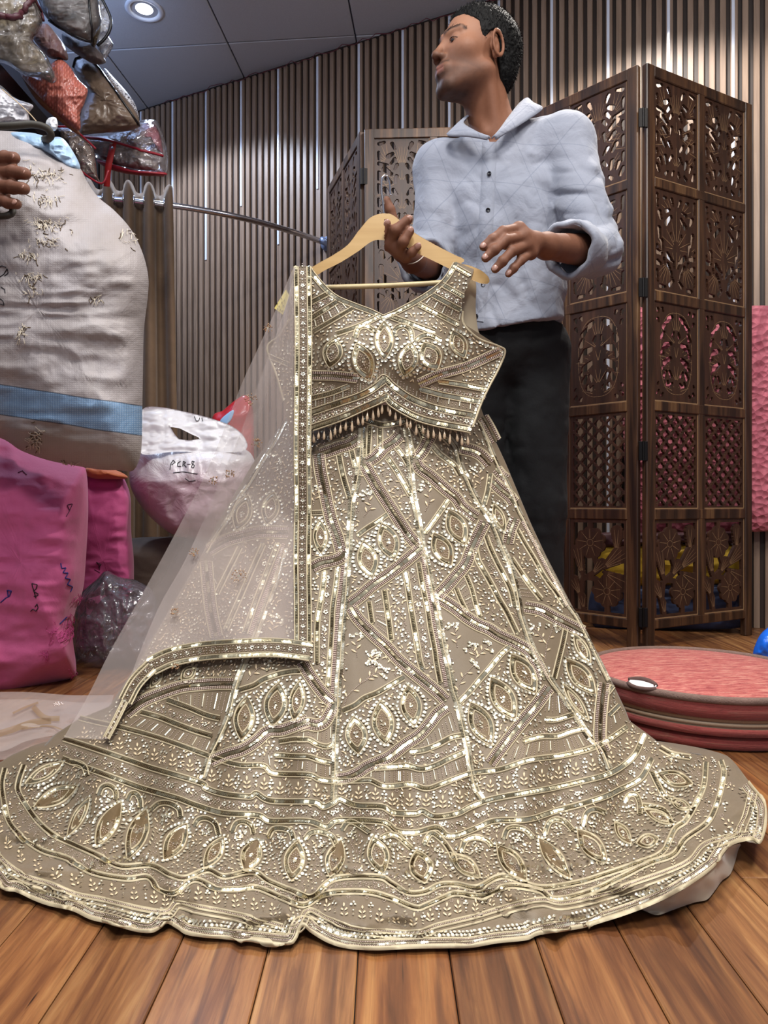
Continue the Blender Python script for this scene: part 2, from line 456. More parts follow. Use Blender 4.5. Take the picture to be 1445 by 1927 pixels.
def panel(kind):
    """Carved fretwork plate: returns (verts, faces) of the plate and the list of carved pale lines."""
    nx, nz = int(PWD / FH) + 4, int(PHT / FH) + 4
    x = (np.arange(nx) * FH - PWD / 2 - 1.5 * FH)[:, None]; z = (np.arange(nz) * FH - PHT / 2 - 1.5 * FH)[None]
    x = np.broadcast_to(x, (nx, nz)); z = np.broadcast_to(z, (nx, nz))
    W, Hh = PWD / 2, PHT / 2
    outer = np.maximum(np.abs(x) - W, np.abs(z) - Hh)
    lines = []; hole = np.full((nx, nz), 9.0); B = 0.0135
    jag = 0.0016 * np.sin(x * 900 + z * 500) * np.sin(z * 800 - x * 300)
    def H(u1, v1, u2, v2, r, mirror=True):
        nonlocal hole
        for sg in ((1, -1) if mirror else (1,)):
            a = (sg * u1 * (W - B), v1 * (Hh - B)); b = (sg * u2 * (W - B), v2 * (Hh - B))
            hole = np.minimum(hole, seg(x, z, a, b, r * 1.2, r * 0.85) + jag)
    def L(u1, v1, u2, v2, mirror=True):
        for sg in ((1, -1) if mirror else (1,)):
            lines.append(((sg * u1 * (W - B), v1 * (Hh - B)), (sg * u2 * (W - B), v2 * (Hh - B))))
    def fan(u, v, ang, n, spread, r, r0=0.25, mirror=True):
        for k in range(n):
            a = math.radians(ang + spread * (k / (n - 1) - 0.5)); ax, az = math.sin(a) * r, math.cos(a) * r
            L(u + ax * r0, v + az * r0 * W / Hh, u + ax, v + az * W / Hh, mirror)
    if kind == 0:      # palmettes
        for a in [(.93, .93, .72, .97, .0065), (.40, .93, .30, .80, .0065), (.97, .72, .95, .55, .0055), (.55, .62, .38, .68, .008), (.30, .55, .45, .44, .006),
                  (.95, .44, .60, .40, .0065), (.20, .40, .30, .30, .006), (.72, .30, .45, .18, .009), (.95, .22, .97, .05, .006), (.62, .06, .45, -.04, .0075),
                  (.22, .12, .26, -.04, .006), (.97, -.10, .94, -.28, .0065), (.36, -.22, .22, -.34, .0065), (.70, -.20, .55, -.32, .008), (.20, -.50, .32, -.60, .006),
                  (.97, -.45, .95, -.62, .0055), (.55, -.55, .48, -.70, .0075), (.80, -.62, .72, -.74, .006), (.97, -.78, .86, -.90, .0075), (.52, -.92, .42, -.86, .006), (.16, -.90, .12, -.82, .006)]:
            H(*a)
        fan(0, .25, 0, 7, 46, .95, .35, False); fan(.55, .45, 38, 5, 60, .75); fan(.35, .35, 95, 6, 60, .62)
        fan(0, -.02, 0, 3, 60, .45, .2, False); fan(.12, -.02, 82, 6, 66, .75); fan(.45, -.28, 70, 6, 66, .62); fan(0, -.75, 0, 5, 80, .72, .15, False); fan(.42, -.72, 62, 5, 50, .62)
    elif kind == 1:    # lily spray
        for a in [(.96, .96, .93, .72, .006), (.62, .93, .50, .93, .0055), (.22, .93, .14, .80, .006), (.50, .66, .32, .70, .006), (.84, .60, .76, .48, .0085), (.48, .40, .26, .55, .0085),
                  (.86, .26, .82, .05, .0075), (.72, .0, .68, -.18, .007), (.97, -.10, .94, -.18, .004), (.95, -.24, .72, -.26, .0075), (.45, -.26, .26, -.36, .0085), (.93, -.46, .80, -.48, .0085),
                  (.62, -.36, .58, -.44, .005), (.42, -.46, .30, -.56, .006), (.14, -.40, .10, -.52, .005), (.97, -.64, .93, -.86, .0055), (.26, -.62, .20, -.74, .0055), (.80, -.95, .56, -.95, .006),
                  (.30, -.90, .14, -.80, .007), (.28, .18, .26, .22, .0035)]:
            H(*a)
        fan(0, -.1, 0, 5, 62, 1.25, .2, False); fan(0, -.12, 64, 3, 50, .8, .25); fan(.2, .62, 58, 4, 60, .62); fan(0, -.62, 0, 3, 34, .7, .2, False); fan(.40, -.42, 150, 6, 70, .80, .25); fan(.55, -.2, 70, 2, 30, .5)
    elif kind == 2:    # arch with a flowering stem
        for a in [(.93, .93, .90, .86, .006), (.70, .95, .66, .90, .0055), (.92, .72, .88, .66, .0055), (.93, -.90, .88, -.84, .0055), (.72, -.94, .68, -.90, .0055), (.93, -.70, .90, -.66, .0045),
                  (.36, .74, .22, .80, .009), (.62, .56, .48, .66, .0085), (.70, .32, .62, .44, .0085), (.52, .16, .30, .20, .0105), (.16, .38, .12, .46, .006), (.70, -.02, .66, .10, .008),
                  (.55, -.22, .30, -.12, .0105), (.66, -.34, .62, -.30, .007), (.58, -.52, .50, -.42, .0085), (.26, -.50, .34, -.40, .007), (.30, -.72, .20, -.66, .0065), (.46, -.70, .42, -.62, .006)]:
            H(*a)
        fan(0, .3, 0, 5, 40, 1.0, .35, False); fan(0, .18, 48, 2, 14, .95, .15); fan(.05, -.12, 66, 3, 40, .85, .45); fan(.05, -.30, 96, 4, 50, .8, .4); fan(0, -.62, 0, 4, 70, .55, .15, False); fan(0, -.1, 0, 2, 30, .4, .1, False); fan(.05, -.85, 48, 3, 50, .62, .3)
        pts = []
        for k in range(49):
            a = 2 * math.pi * k / 48; c, s_ = math.cos(a), math.sin(a)
            pts.append(((W - B) * 0.80 * math.copysign(abs(c) ** 0.75, c), (Hh - B) * 0.90 * math.copysign(abs(s_) ** 0.75, s_)))
        lines.extend(zip(pts[:-1], pts[1:]))
    elif kind == 3:    # quatrefoil lattice
        cw = (W - B) * 2 / 4.0; chh = (Hh - B) * 2 / 7.0
        for i in range(-5, 6):
            for j in range(-8, 9):
                if (i + j) % 2: continue
                cx_, cz_ = i * cw / 2, j * chh / 2
                if abs(cx_) > W - B or abs(cz_) > Hh - B: continue
                q = np.minimum.reduce([np.hypot(x - cx_ - a, z - cz_ - b) - 0.0072 for a, b in ((.0075, 0), (-.0075, 0), (0, .0082), (0, -.0082))])
                hole = np.minimum(hole, q)
    else:              # two daisies on leafy stems
        solid = np.full((nx, nz), 9.0)
        def flower(u, v, r):
            nonlocal solid
            cx_, cz_ = u * W, v * Hh; th = np.arctan2(z - cz_, x - cx_); d = np.hypot(x - cx_, z - cz_)
            solid = np.minimum(solid, d - r * (1 + 0.075 * np.abs(np.sin(th * 4.5)) * 2 - 0.075))
            for k in range(9):
                a = 2 * math.pi * (k + .3) / 9
                lines.append(((cx_ + math.cos(a) * r * .30, cz_ + math.sin(a) * r * .30), (cx_ + math.cos(a) * r * .92, cz_ + math.sin(a) * r * .92)))
            for k in range(12):
                a, b = 2 * math.pi * k / 12, 2 * math.pi * (k + 1) / 12
                lines.append(((cx_ + math.cos(a) * r * .22, cz_ + math.sin(a) * r * .22), (cx_ + math.cos(b) * r * .22, cz_ + math.sin(b) * r * .22)))
        def leaf(u, v, ang, ln, wd=0.022, n=4):
            nonlocal solid
            a = math.radians(ang); p = (u * W, v * Hh); q = (p[0] + math.sin(a) * ln, p[1] + math.cos(a) * ln)
            solid = np.minimum(solid, seg(x, z, p, q, 0.006, wd) + jag * 1.5)
            for k in range(n):
                b = a + math.radians(34) * (k / (n - 1) - .5); lines.append(((p[0] + math.sin(b) * ln * .2, p[1] + math.cos(b) * ln * .2), (p[0] + math.sin(b) * ln * 1.08, p[1] + math.cos(b) * ln * 1.08)))
        def stem_(pts):
            nonlocal solid
            for a, b in zip(pts[:-1], pts[1:]):
                solid = np.minimum(solid, seg(x, z, (a[0] * W, a[1] * Hh), (b[0] * W, b[1] * Hh), 0.0085))
        flower(-.28, .50, 0.050); flower(.30, -.48, 0.050)
        leaf(.62, .34, 0, .065, .020); leaf(.15, -.02, 55, .085, .026, 5); leaf(.2, -.1, 110, .07, .02, 3); leaf(-.55, -.20, -12, .085, .022, 5); leaf(-.62, -.62, -28, .055, .018); leaf(-.5, -.9, -10, .04, .012, 3); leaf(-.2, -.15, 40, .05, .015)
        stem_([(.62, .4), (.3, .12), (-.1, -.1), (-.55, -.28), (-.62, -.62), (-.5, -.95)]); stem_([(-.28, .4), (-.05, .05), (-.1, -.1)]); stem_([(.1, -.42), (-.1, -.25), (-.5, -.22)]); stem_([(.3, -.8), (.3, -.98)]); stem_([(-.28, .8), (-.28, .98)]); stem_([(.7, .6), (.95, .75)]); stem_([(.6, -.45), (.98, -.4)])
        inner = np.maximum(np.abs(x) - (W - B), np.abs(z) - (Hh - B))
        hole = np.maximum(inner, -solid)
    hole = np.maximum(hole, np.maximum(np.abs(x) - (W - 0.011), np.abs(z) - (Hh - 0.011)))
    f = np.maximum(outer, -hole)
    v, fc = surface_nets2(f, x[0, 0], z[0, 0], FH, FT)
    # carved lines: thin pale strips let in along the face, both sides
    lv, lf = [], []
    fi = lambda a, b: f[np.clip(int(round((a - x[0, 0]) / FH)), 0, nx - 1), np.clip(int(round((b - z[0, 0]) / FH)), 0, nz - 1)]
    for a, b in lines:
        n = max(2, int(math.hypot(b[0] - a[0], b[1] - a[1]) / 0.004)); run = []
        for k in range(n + 1):
            q = (a[0] + (b[0] - a[0]) * k / n, a[1] + (b[1] - a[1]) * k / n)
            if abs(q[0]) < W - .004 and abs(q[1]) < Hh - .004 and fi(*q) < -0.0008: run.append(q)
            elif len(run) > 1: break
            else: run = []
        if len(run) < 2: continue
        dx, dz = run[-1][0] - run[0][0], run[-1][1] - run[0][1]; ln = math.hypot(dx, dz) + 1e-9; px_, pz_ = -dz / ln * .0008, dx / ln * .0008
        for yy in (-FT / 2 - .0003, FT / 2 + .0003):
            k0 = len(lv)
            lv += [(run[0][0] + px_, yy, run[0][1] + pz_), (run[0][0] - px_, yy, run[0][1] - pz_), (run[-1][0] - px_ * .4, yy, run[-1][1] - pz_ * .4), (run[-1][0] + px_ * .4, yy, run[-1][1] + pz_ * .4)]
            lf.append([k0, k0 + 1, k0 + 2, k0 + 3] if yy < 0 else [k0 + 3, k0 + 2, k0 + 1, k0])
    N = len(v)
    v = np.concatenate([v, np.array(lv).reshape(-1, 3)]); fmt = np.concatenate([np.zeros(len(fc), int), np.ones(len(lf), int)])
    fc = np.concatenate([fc, np.array(lf, int).reshape(-1, 4) + N])
    return v, fc, fmt


framem = wood_mat('stained_frame_wood', [(0.22, '#1a110c'), (0.42, '#332218'), (0.55, '#533825'), (0.72, '#80603f')], 'Z', 0.8, 0.38, 17.0, '#22150e', 0.2)
fretm = wood_mat('stained_fret_wood', [(0.3, '#2c1c14'), (0.55, '#452c1f'), (0.8, '#5c3e2b')], 'Z', 1.0, 0.42, 11.0, '#2a1a13', 0.15)
edgem = plain('carved_line_wood', '#9a7a58', 0.5, 0, 0.25, 90)
iron = plain('black_hinge_iron', '#1c1a1a', 0.45, 0.7, 0.3, 200)
fret_me = []
for k in range(5):
    v, fc, fmt = panel(k)
    fret_me.append(mesh_from('fretwork_panel', v, fc, [fretm.m, edgem], fmt, False))

LW, LH, LT = 0.510, 1.835, 0.022
SW, MW = 0.037, 0.029
rows = [(1.484, 1.803), (1.128, 1.453), (0.780, 1.094), (0.438, 0.748), (0.090, 0.404)]
screen = empty('folding_screen', (0.45, 2.6, 0.0), label='dark carved wooden folding screen with four latticed leaves behind the standing man', category='screen')


def frame_mesh():
    m = MB()
    m.box((0, -LT / 2, 0), (SW, LT / 2, LH), bevel=0.003); m.box((LW - SW, -LT / 2, 0), (LW, LT / 2, LH), bevel=0.003)
    m.box((LW / 2 - MW / 2, -LT / 2 + .002, 0.085), (LW / 2 + MW / 2, LT / 2 - .002, LH - 0.02), bevel=0.002)
    zs = [(LH - 0.036, LH)] + [(rows[k + 1][1], rows[k][0]) for k in range(4)] + [(0.060, rows[4][0])]
    for a, b in zs: m.box((SW - .003, -LT / 2 + .001, a), (LW - SW + .003, LT / 2 - .001, b), bevel=0.0025)
    # thin pale moulding round every opening
    for (a, b) in rows:
        for xa in (SW, LW / 2 + MW / 2):
            xb = xa + (LW / 2 - MW / 2 - SW)
            for sy in (-1, 1):
                y0, y1 = sorted((sy * (LT / 2 - .0075), sy * (LT / 2 - .0055)))
                m.box((xa, y0, a), (xb, y1, a + .0035), 1); m.box((xb - .003, y0, a), (xb, y1, b), 1)
    return m.mesh('screen_frame', [framem.m, edgem], False)


frame_me = frame_mesh()
hinge_me = MB().box((-.014, -.016, -.03), (.014, -.0115, .03), bevel=.001).tube([(0, -.016, -.03), (0, -.016, .03)], .004, 8).mesh('hinge', iron)


def leaf_at(a, b):
    a, b = Vector((*a, 0)), Vector((*b, 0)); d = b - a; ang = math.atan2(d.y, d.x)
    lf = link('screen_leaf', frame_me, screen, a - screen.location.to_3d() * 1.0, (0, 0, ang))
    for k, (z0, z1) in enumerate(rows):
        for xa in (SW, LW / 2 + MW / 2):
            xm = xa + (LW / 2 - MW / 2 - SW) / 2
            o = link('fretwork_panel', fret_me[k], lf, (xm, 0, (z0 + z1) / 2))
            o.scale = ((LW / 2 - MW / 2 - SW + .004) / PWD, 1, (z1 - z0 + .004) / PHT)
    return lf


# corner points of the zigzag on the floor
cD0 = (0.8160, 2.2260); cC1 = (0.8030, 2.2340)


def away(p, q, L):
    d = Vector((q[0] - p[0], q[1] - p[1])).normalized(); return (p[0] + d.x * L, p[1] + d.y * L)


cD1 = away(cD0, (1.263, 2.460), LW)
cC0 = away(cC1, (0.443, 2.600), LW)
cB1 = (cC0[0] - 0.008, cC0[1] + 0.006); cB0 = away(cB1, (-0.080, 2.625), LW)
cA1 = (cB0[0] - 0.008, cB0[1] + 0.008); cA0 = away(cA1, (-0.222, 3.06), LW)
for a, b in ((cA0, cA1), (cB0, cB1), (cC0, cC1), (cD0, cD1)): leaf_at(a, b)
for z in (1.66, 1.13, 0.62, 0.10):
    for (p, q, r) in ((cC1, cC0, cD1), (cA1, cA0, cB1)):
        h = link('hinge', hinge_me, screen, (p[0] + .006 - screen.location.x, p[1] - .004 - screen.location.y, z), (0, 0, 0.0), label='black iron hinge')

# ================================================================ bags, bundles, curtain, cushion
def puff(name, outline, d, t, center=None, pw=2.6, grad=(0, 0), wr=(), mats=None, parent=None, nth=150, nr=34, back=1.0, seed=0, inset=0.0, closed_smooth=True, sag=0.0, **props):
    """A stuffed bag: outline given as seen in the frame, placed at depth d with half thickness t (metres); both sides are rounded."""
    o = np.asarray(outline, float)
    b = crom(o, nth, True) if closed_smooth else resample(np.vstack([o, o[:1]]), nth, True)
    c = np.asarray(center if center is not None else b.mean(0), float)
    if inset: b = c + (b - c) * (1 - inset)
    r = 1 - np.linspace(1, 0, nr) ** 1.7
    r[0] = 0.0
    ang = c + (b - c)[None] * r[:, None, None]                       # nr x nth x 2
    hgt = (1 - r ** pw) ** 0.55
    V = []
    for side, k in ((1, 1.0), (-1, back)):
        px, py = ang[..., 0].ravel(), ang[..., 1].ravel()
        hh = np.repeat(hgt, nth) * t * k
        w = np.zeros_like(hh)
        for (amp, sx, sy, kind) in wr:
            q = np.stack([px * sx + seed * 3.7, py * sy + seed * 1.9, np.full_like(px, seed * 2.1 + side)], 1)
            w += amp * (ridge(q) if kind == 'r' else fbm(q))
        w *= np.repeat(np.clip((1 - r) * 6, 0, 1), nth)
        dd = d + grad[0] * (px - c[0]) + grad[1] * (py - c[1]) - side * (hh + w)
        V.append(np.stack([(px - CX) / F * dd, dd, H - (py - HY) / F * dd], 1))
    n = nr * nth
    f = grid_faces(nr, nth, 0, True)
    # share the seam: back sheet uses the front's last ring
    fb = grid_faces(nr, nth, 0, True)[:, ::-1].copy()
    mp = np.arange(n) + n; mp[(nr - 1) * nth:] = np.arange(n)[(nr - 1) * nth:]
    fb = mp[fb]
    me = mesh_from(name, np.concatenate(V), np.concatenate([f, fb]), mats)
    uv = me.uv_layers.new(name='UVMap')
    allp = np.concatenate([ang.reshape(-1, 2)] * 2)
    li = np.empty(len(me.loops), np.int32); me.loops.foreach_get('vertex_index', li)
    u = allp[li] / 1000.0; uv.data.foreach_set('uv', u.astype(np.float32).ravel())
    ob = link(name, me, parent, **props)
    ob['_'] = 0; del ob['_']
    return ob


def bvh_of(o):
    me = o.data; me.calc_loop_triangles()
    return BVHTree.FromPolygons([o.matrix_world @ v.co for v in me.vertices], [tuple(p.vertices) for p in me.polygons])


def cast(bvh, px, py, default=None):
    d = Vector(((px - CX) / F, 1, -(py - HY) / F)).normalized()
    h = bvh.ray_cast(Vector((0, 0, H)), d)
    if h[0] is None: return default
    n = h[1] if h[1].dot(d) < 0 else -h[1]
    return h[0], n


def draw(name, bvh, lines, r, mat, parent, lift=0.002, **props):
    """Pen strokes or threads lying on a surface."""
    m = MB()
    for ln in lines:
        pts = []
        for q in resample(np.asarray(ln, float), max(3, int(len(ln) * 4))):
            h = cast(bvh, q[0], q[1])
            if h: pts.append(h[0] + h[1] * lift)
        if len(pts) > 2: m.tube(pts, r, 5)
    return m.obj(name, mat, parent, True, **props)


def clothm(name, c1, c2, rough=0.75, scale=30, weave=700, sheen=0.1, bump=0.25, noise2=None):
    t = NT(name); v = t.coord('Object')
    c = t.mix(t.noise(v, scale, 4), c1, c2)
    t.set(color=c, rough=rough, sheen=sheen)
    a = t.bump(t.noise(v, 24, 4, 0.6), 0.35, 0.006)
    t.bump(t.noise(v, weave, 2), bump, 0.0012, a)
    return t


def filmm(name, tint='#ffffff', opacity=0.22, rough=0.08, scale=40, gloss=0.35):
    """Thin clear plastic film: mostly see-through with sharp crinkled highlights."""
    t = NT(name); v = t.coord('Object')
    t.set(color=tint, rough=rough, spec=0.6)
    t.bump(t.noise(v, scale * .55, 3, 0.6, 1.2), 0.6, 0.016)
    tr = t.node('ShaderNodeBsdfTransparent'); mx = t.node('ShaderNodeMixShader')
    gl = t.node('ShaderNodeBsdfGlossy'); gl.inputs['Roughness'].default_value = rough
    t.l.new(t.b.inputs['Normal'].links[0].from_socket, gl.inputs['Normal'])
    lw = t.node('ShaderNodeLayerWeight'); lw.inputs[0].default_value = gloss
    t.l.new(t.b.inputs['Normal'].links[0].from_socket, lw.inputs['Normal'])
    m1 = t.node('ShaderNodeMixShader'); t.l.new(lw.outputs['Fresnel'], m1.inputs[0])
    m0 = t.node('ShaderNodeMixShader'); m0.inputs[0].default_value = opacity
    t.l.new(tr.outputs[0], m0.inputs[1]); t.l.new(t.b.outputs[0], m0.inputs[2])
    t.l.new(m0.outputs[0], m1.inputs[1]); t.l.new(gl.outputs[0], m1.inputs[2])
    t.l.new(m1.outputs[0], t.out.inputs[0])
    return t.m


ink = plain('marker_ink', '#16151c', 0.5); inkb = plain('blue_ink', '#232a78', 0.5)
film = filmm('clear_film', '#ffffff', 0.08, 0.1, 30, 0.15); film_thick = filmm('cloudy_film', '#d8d0cc', 0.22, 0.12, 30, 0.40)
blackp = plain('black_piping', '#121013', 0.4)

# ---- metal shelf rack on the left
steel = plain('dark_shelf_steel', '#23242c', 0.35, 0.6, 0.3, 12)
rack = link('shelf_rack', MB().box((-1.62, 1.0, 1.505), (-0.952, 2.15, 1.535), bevel=0.003).mesh('shelf_rack', steel), label='dark steel shelf rack along the side wall, loaded with bagged garments', category='shelf')
m = MB().box((-0.972, 1.0, 1.47), (-0.948, 2.15, 1.545), bevel=0.002); m.obj('shelf_lip', steel, rack)
for y in (1.03, 2.12):
    for x in (-1.25, -1.62): MB().box((x - .018, y - .018, 0), (x + .018, y + .018, 2.45), bevel=0.002).obj('post', steel, rack)
MB().box((-1.62, 1.0, 2.06), (-1.10, 2.15, 2.085), bevel=0.003).obj('upper_shelf', steel, rack)

# ---- bagged garments on the shelf
m_cream = clothm('bagged_cream_silk', '#b3a384', '#6a5844', 0.5, 12, 300, 0.1).m
bagA = puff('garment_bag', [(-45, -30), (40, -25), (66, -8), (76, 22), (80, 42), (73, 60), (62, 76), (84, 100), (99, 128), (107, 150), (98, 157), (76, 147), (46, 142), (18, 124), (-45, 88)], 1.78, 0.07, (30, 60), wr=[(0.022, .03, .05, 'r'), (.01, .09, .1, 'r')], mats=[film_thick], seed=1,
            label='crumpled clear plastic bag with maroon piping, topmost on the shelf', category='bag')
puff('folded_cloth', [(-45, -30), (40, -25), (66, -8), (76, 22), (80, 42), (70, 60), (62, 80), (80, 104), (90, 125), (80, 135), (46, 134), (18, 118), (-45, 80)], 1.78, 0.052, (30, 60), wr=[(0.01, .03, .05, 'r')], mats=[m_cream], parent=bagA, seed=3)
bA = bvh_of(bagA)
draw('piping', bA, [[(-4, 32), (20, 36), (36, 33), (44, 22), (54, 10), (64, -2)]], 0.0075, plain('maroon_piping', '#4a1d26', 0.5), bagA, 0.004, label='maroon piping')
draw('seam', bA, [[(64, 0), (76, 22), (81, 46), (76, 60)]], 0.003, plain('maroon_seam', '#4a1d26', 0.5), bagA, 0.003)

m_dark = clothm('dark_brown_garment', '#2b2220', '#574740', 0.5, 26, 400, 0.1).m
bagB = puff('garment_bag', [(70, -28), (165, -30), (182, -8), (188, 20), (190, 45), (176, 70), (172, 80), (150, 76), (118, 58), (88, 34), (74, 6)], 1.98, 0.065, wr=[(.014, .03, .04, 'r')], mats=[film], seed=4,
            label='clear zip bag with a dark brown garment, under the ceiling on the shelf', category='bag')
puff('folded_cloth', [(70, -28), (165, -30), (180, -8), (186, 20), (187, 45), (174, 68), (168, 76), (150, 74), (118, 56), (88, 32), (74, 6)], 1.98, 0.052, wr=[(.012, .03, .04, 'r')], mats=[m_dark], parent=bagB, seed=5)
bB = bvh_of(bagB)
draw('piping', bB, [[(84, 32), (110, 50), (140, 66), (165, 76), (172, 78)], [(166, -10), (168, 20), (172, 50), (172, 78)]], 0.003, blackp, bagB)
bagB2 = puff('garment_bag', [(160, -20), (186, -8), (203, 20), (211, 44), (205, 68), (213, 84), (206, 100), (196, 112), (186, 100), (182, 80), (170, 40)], 2.14, 0.05, wr=[(.016, .06, .05, 'r')], mats=[filmm('pale_film', '#e9e9ee', 0.5, 0.1, 30)], seed=6,
             label='crumpled pale plastic bag with a black edge cord against the ceiling', category='bag')
MB().tube([P(x, y, 2.07) for x, y in crom([(186, -12), (200, 14), (209, 38), (206, 58), (196, 74), (183, 86)], 30)], 0.0042, 6).obj('edge_cord', blackp, bagB2, True)
puff('sequin_bundle', [(168, 24), (178, 26), (190, 44), (186, 70), (176, 92), (168, 76), (166, 50)], 2.07, 0.03, wr=[(.006, .2, .2, 'r')], mats=[clothm('bronze_sequin_cloth', '#1c1610', '#6b5636', 0.35, 240, 500).m], parent=bagB2, seed=7)
bagG = puff('folded_garment', [(118, 62), (146, 76), (172, 84), (190, 100), (199, 114), (196, 120), (180, 121), (160, 112), (136, 96), (120, 82)], 2.08, 0.05, wr=[(.01, .05, .05, 'r')], mats=[clothm('grey_brown_garment', '#3a302f', '#6b5c58', 0.55, 20).m], seed=8,
            label='grey brown folded garment squeezed between two bags on the shelf', category='garment')
bagM = puff('folded_garment', [(60, 66), (84, 44), (104, 62), (122, 88), (128, 112), (112, 112), (96, 110), (84, 100)], 1.92, 0.05, wr=[(.01, .05, .05, 'r')], mats=[clothm('maroon_garment', '#4b2029', '#6d5650', 0.5, 14).m], seed=9,
            label='maroon garment in film behind the salmon mesh bag', category='garment')

# salmon mesh bag
ts = NT('salmon_net_plastic'); v = ts.coord('UV', (1, 1, 1))
w1 = ts.node('ShaderNodeTexWave', wave_type='BANDS', bands_direction='DIAGONAL'); w1.inputs['Scale'].default_value = 70; ts.l.new(v, w1.inputs[0])
w2 = ts.node('ShaderNodeTexWave', wave_type='BANDS', bands_direction='X'); w2.inputs['Scale'].default_value = 62; ts.l.new(v, w2.inputs[0])
g = ts.math('MULTIPLY', w1.outputs[1], w2.outputs[1])
ts.set(color=ts.mix(g, '#a1584b', '#bf7365'), rough=0.3, spec=0.6); ts.bump(g, 0.55, 0.002)
bagC = puff('mesh_bag', [(38, 138), (68, 142), (92, 124), (104, 114), (116, 112), (131, 125), (148, 150), (165, 168), (159, 194), (151, 214), (148, 246), (104, 212), (70, 178)], 1.90, 0.045, (108, 168), pw=3.5, wr=[(.014, .03, .03, 'r'), (.004, .1, .1, 'f')], mats=[ts.m], seed=10,
            label='salmon pink net bag hanging over the shelf edge', category='bag')
puff('lining', [(40, 142), (70, 178), (104, 212), (148, 246), (144, 252), (102, 220), (66, 186)], 1.92, 0.02, (92, 198), wr=[], mats=[plain('tan_lining', '#8a5a3c', 0.6)], parent=bagC, nth=70, nr=8)

# grey brown glitter bag with a white mesh side
tg = NT('glitter_tulle'); v = tg.coord('Object')
sp = tg.ramp(tg.noise(v, 420, 2, 0.7), [(0, 0.0), (0.66, 0.0), (0.74, 1.0), (1, 1.0)])
tg.set(color=tg.mix(tg.math('MULTIPLY', sp, tg.noise(v, 14, 3)), tg.mix(tg.noise(v, 9, 4), '#54433a', '#86725f'), '#e8d6b8'), rough=0.4, spec=0.5, coat=0.3); tg.bump(tg.noise(v, 30, 4), 0.4, 0.006)
bagD = puff('garment_bag', [(138, 126), (142, 111), (155, 106), (174, 114), (190, 130), (214, 158), (240, 188), (258, 214), (263, 236), (250, 245), (215, 249), (165, 252), (149, 250), (152, 214), (160, 190), (164, 168), (149, 150)], 2.16, 0.075, (200, 190), pw=3, wr=[(.012, .03, .03, 'f'), (.005, .07, .1, 'r')], mats=[tg.m], seed=11,
            label='grey brown glittery garment bag with black piping on the shelf', category='bag')
bD = bvh_of(bagD)
draw('piping', bD, [[(139, 127), (142, 112), (156, 107), (172, 114), (186, 130), (206, 158), (226, 186), (246, 214), (261, 236)]], 0.0036, blackp, bagD, 0.002)
tn = NT('white_net'); v = tn.coord('UV', (1, 1, 1))
vo = tn.node('ShaderNodeTexVoronoi', feature='DISTANCE_TO_EDGE'); vo.inputs['Scale'].default_value = 260; tn.l.new(v, vo.inputs[0])
tn.set(color=tn.mix(tn.ramp(vo.outputs[0], [(0, 1.0), (0.12, 1.0), (0.22, 0.0), (1, 0.0)]), '#514f58', '#dcdbe2'), rough=0.5)
puff('mesh_side', [(196, 128), (214, 146), (238, 172), (252, 192), (259, 210), (261, 228), (246, 210), (222, 178), (200, 148)], 2.20, 0.05, (228, 172), wr=[(.006, .05, .05, 'f')], mats=[tn.m], parent=bagD, seed=12, label='white net side of the bag')

# red trimmed clear bag
red = plain('red_webbing', '#b02626', 0.55, 0, 0.2, 300, 0.2, 500); redp = plain('red_piping', '#8f1c2a', 0.4)
bagE = puff('garment_bag', [(150, 258), (200, 248), (240, 240), (266, 226), (292, 226), (304, 244), (312, 270), (316, 304), (308, 329), (268, 326), (215, 316), (186, 300), (160, 280)], 2.34, 0.085, (236, 280), pw=3.2, wr=[(.018, .03, .04, 'r'), (.006, .1, .1, 'r')], mats=[filmm('shiny_film', '#f3e4e6', 0.2, 0.06, 26, 0.5)], seed=13,
            label='clear bag with red trim and a red strap at the shelf end', category='bag')
puff('folded_cloth', [(160, 262), (200, 256), (238, 262), (268, 276), (292, 298), (298, 318), (270, 320), (218, 310), (190, 296), (165, 276)], 2.34, 0.06, wr=[(.008, .04, .06, 'r')], mats=[clothm('gold_brown_brocade', '#40302a', '#9b8770', 0.4, 130, 400).m], parent=bagE, seed=14)
puff('base_panel', [(186, 300), (218, 314), (268, 322), (308, 324), (312, 330), (268, 331), (216, 322), (184, 306)], 2.30, 0.05, (250, 321), wr=[], mats=[redp], parent=bagE, nth=80, nr=8, label='red base panel')
puff('folded_plastic', [(232, 250), (270, 231), (290, 232), (303, 256), (309, 292), (296, 285), (286, 262), (262, 262)], 2.32, 0.06, (284, 256), wr=[(.012, .05, .05, 'r')], mats=[filmm('pink_film', '#c77f8a', 0.45, 0.08, 30, 0.5)], parent=bagE, seed=15)
bE = bvh_of(bagE)
draw('piping', bE, [[(152, 258), (190, 262), (232, 272), (268, 284), (306, 294)], [(186, 300), (215, 316), (268, 326), (307, 329)]], 0.0042, redp, bagE)
st = [P(x, y, dd) for x, y, dd in crom([(213, 268, 2.245), (208, 290, 2.235), (203, 315, 2.24), (200, 350, 2.27)], 20)]
m = MB()
vv = []
for p in st: vv += [p + Vector((-.009, 0, 0)), p + Vector((.009, 0.004, 0)), p + Vector((.009, .0065, 0)), p + Vector((-.009, .0025, 0))]
m.add(vv, [(4 * k + a, 4 * k + b, 4 * k + 4 + b, 4 * k + 4 + a) for k in range(len(st) - 1) for a, b in ((0, 1), (1, 2), (2, 3), (3, 0))]); m.obj('strap', red, bagE, True, label='flat red strap')
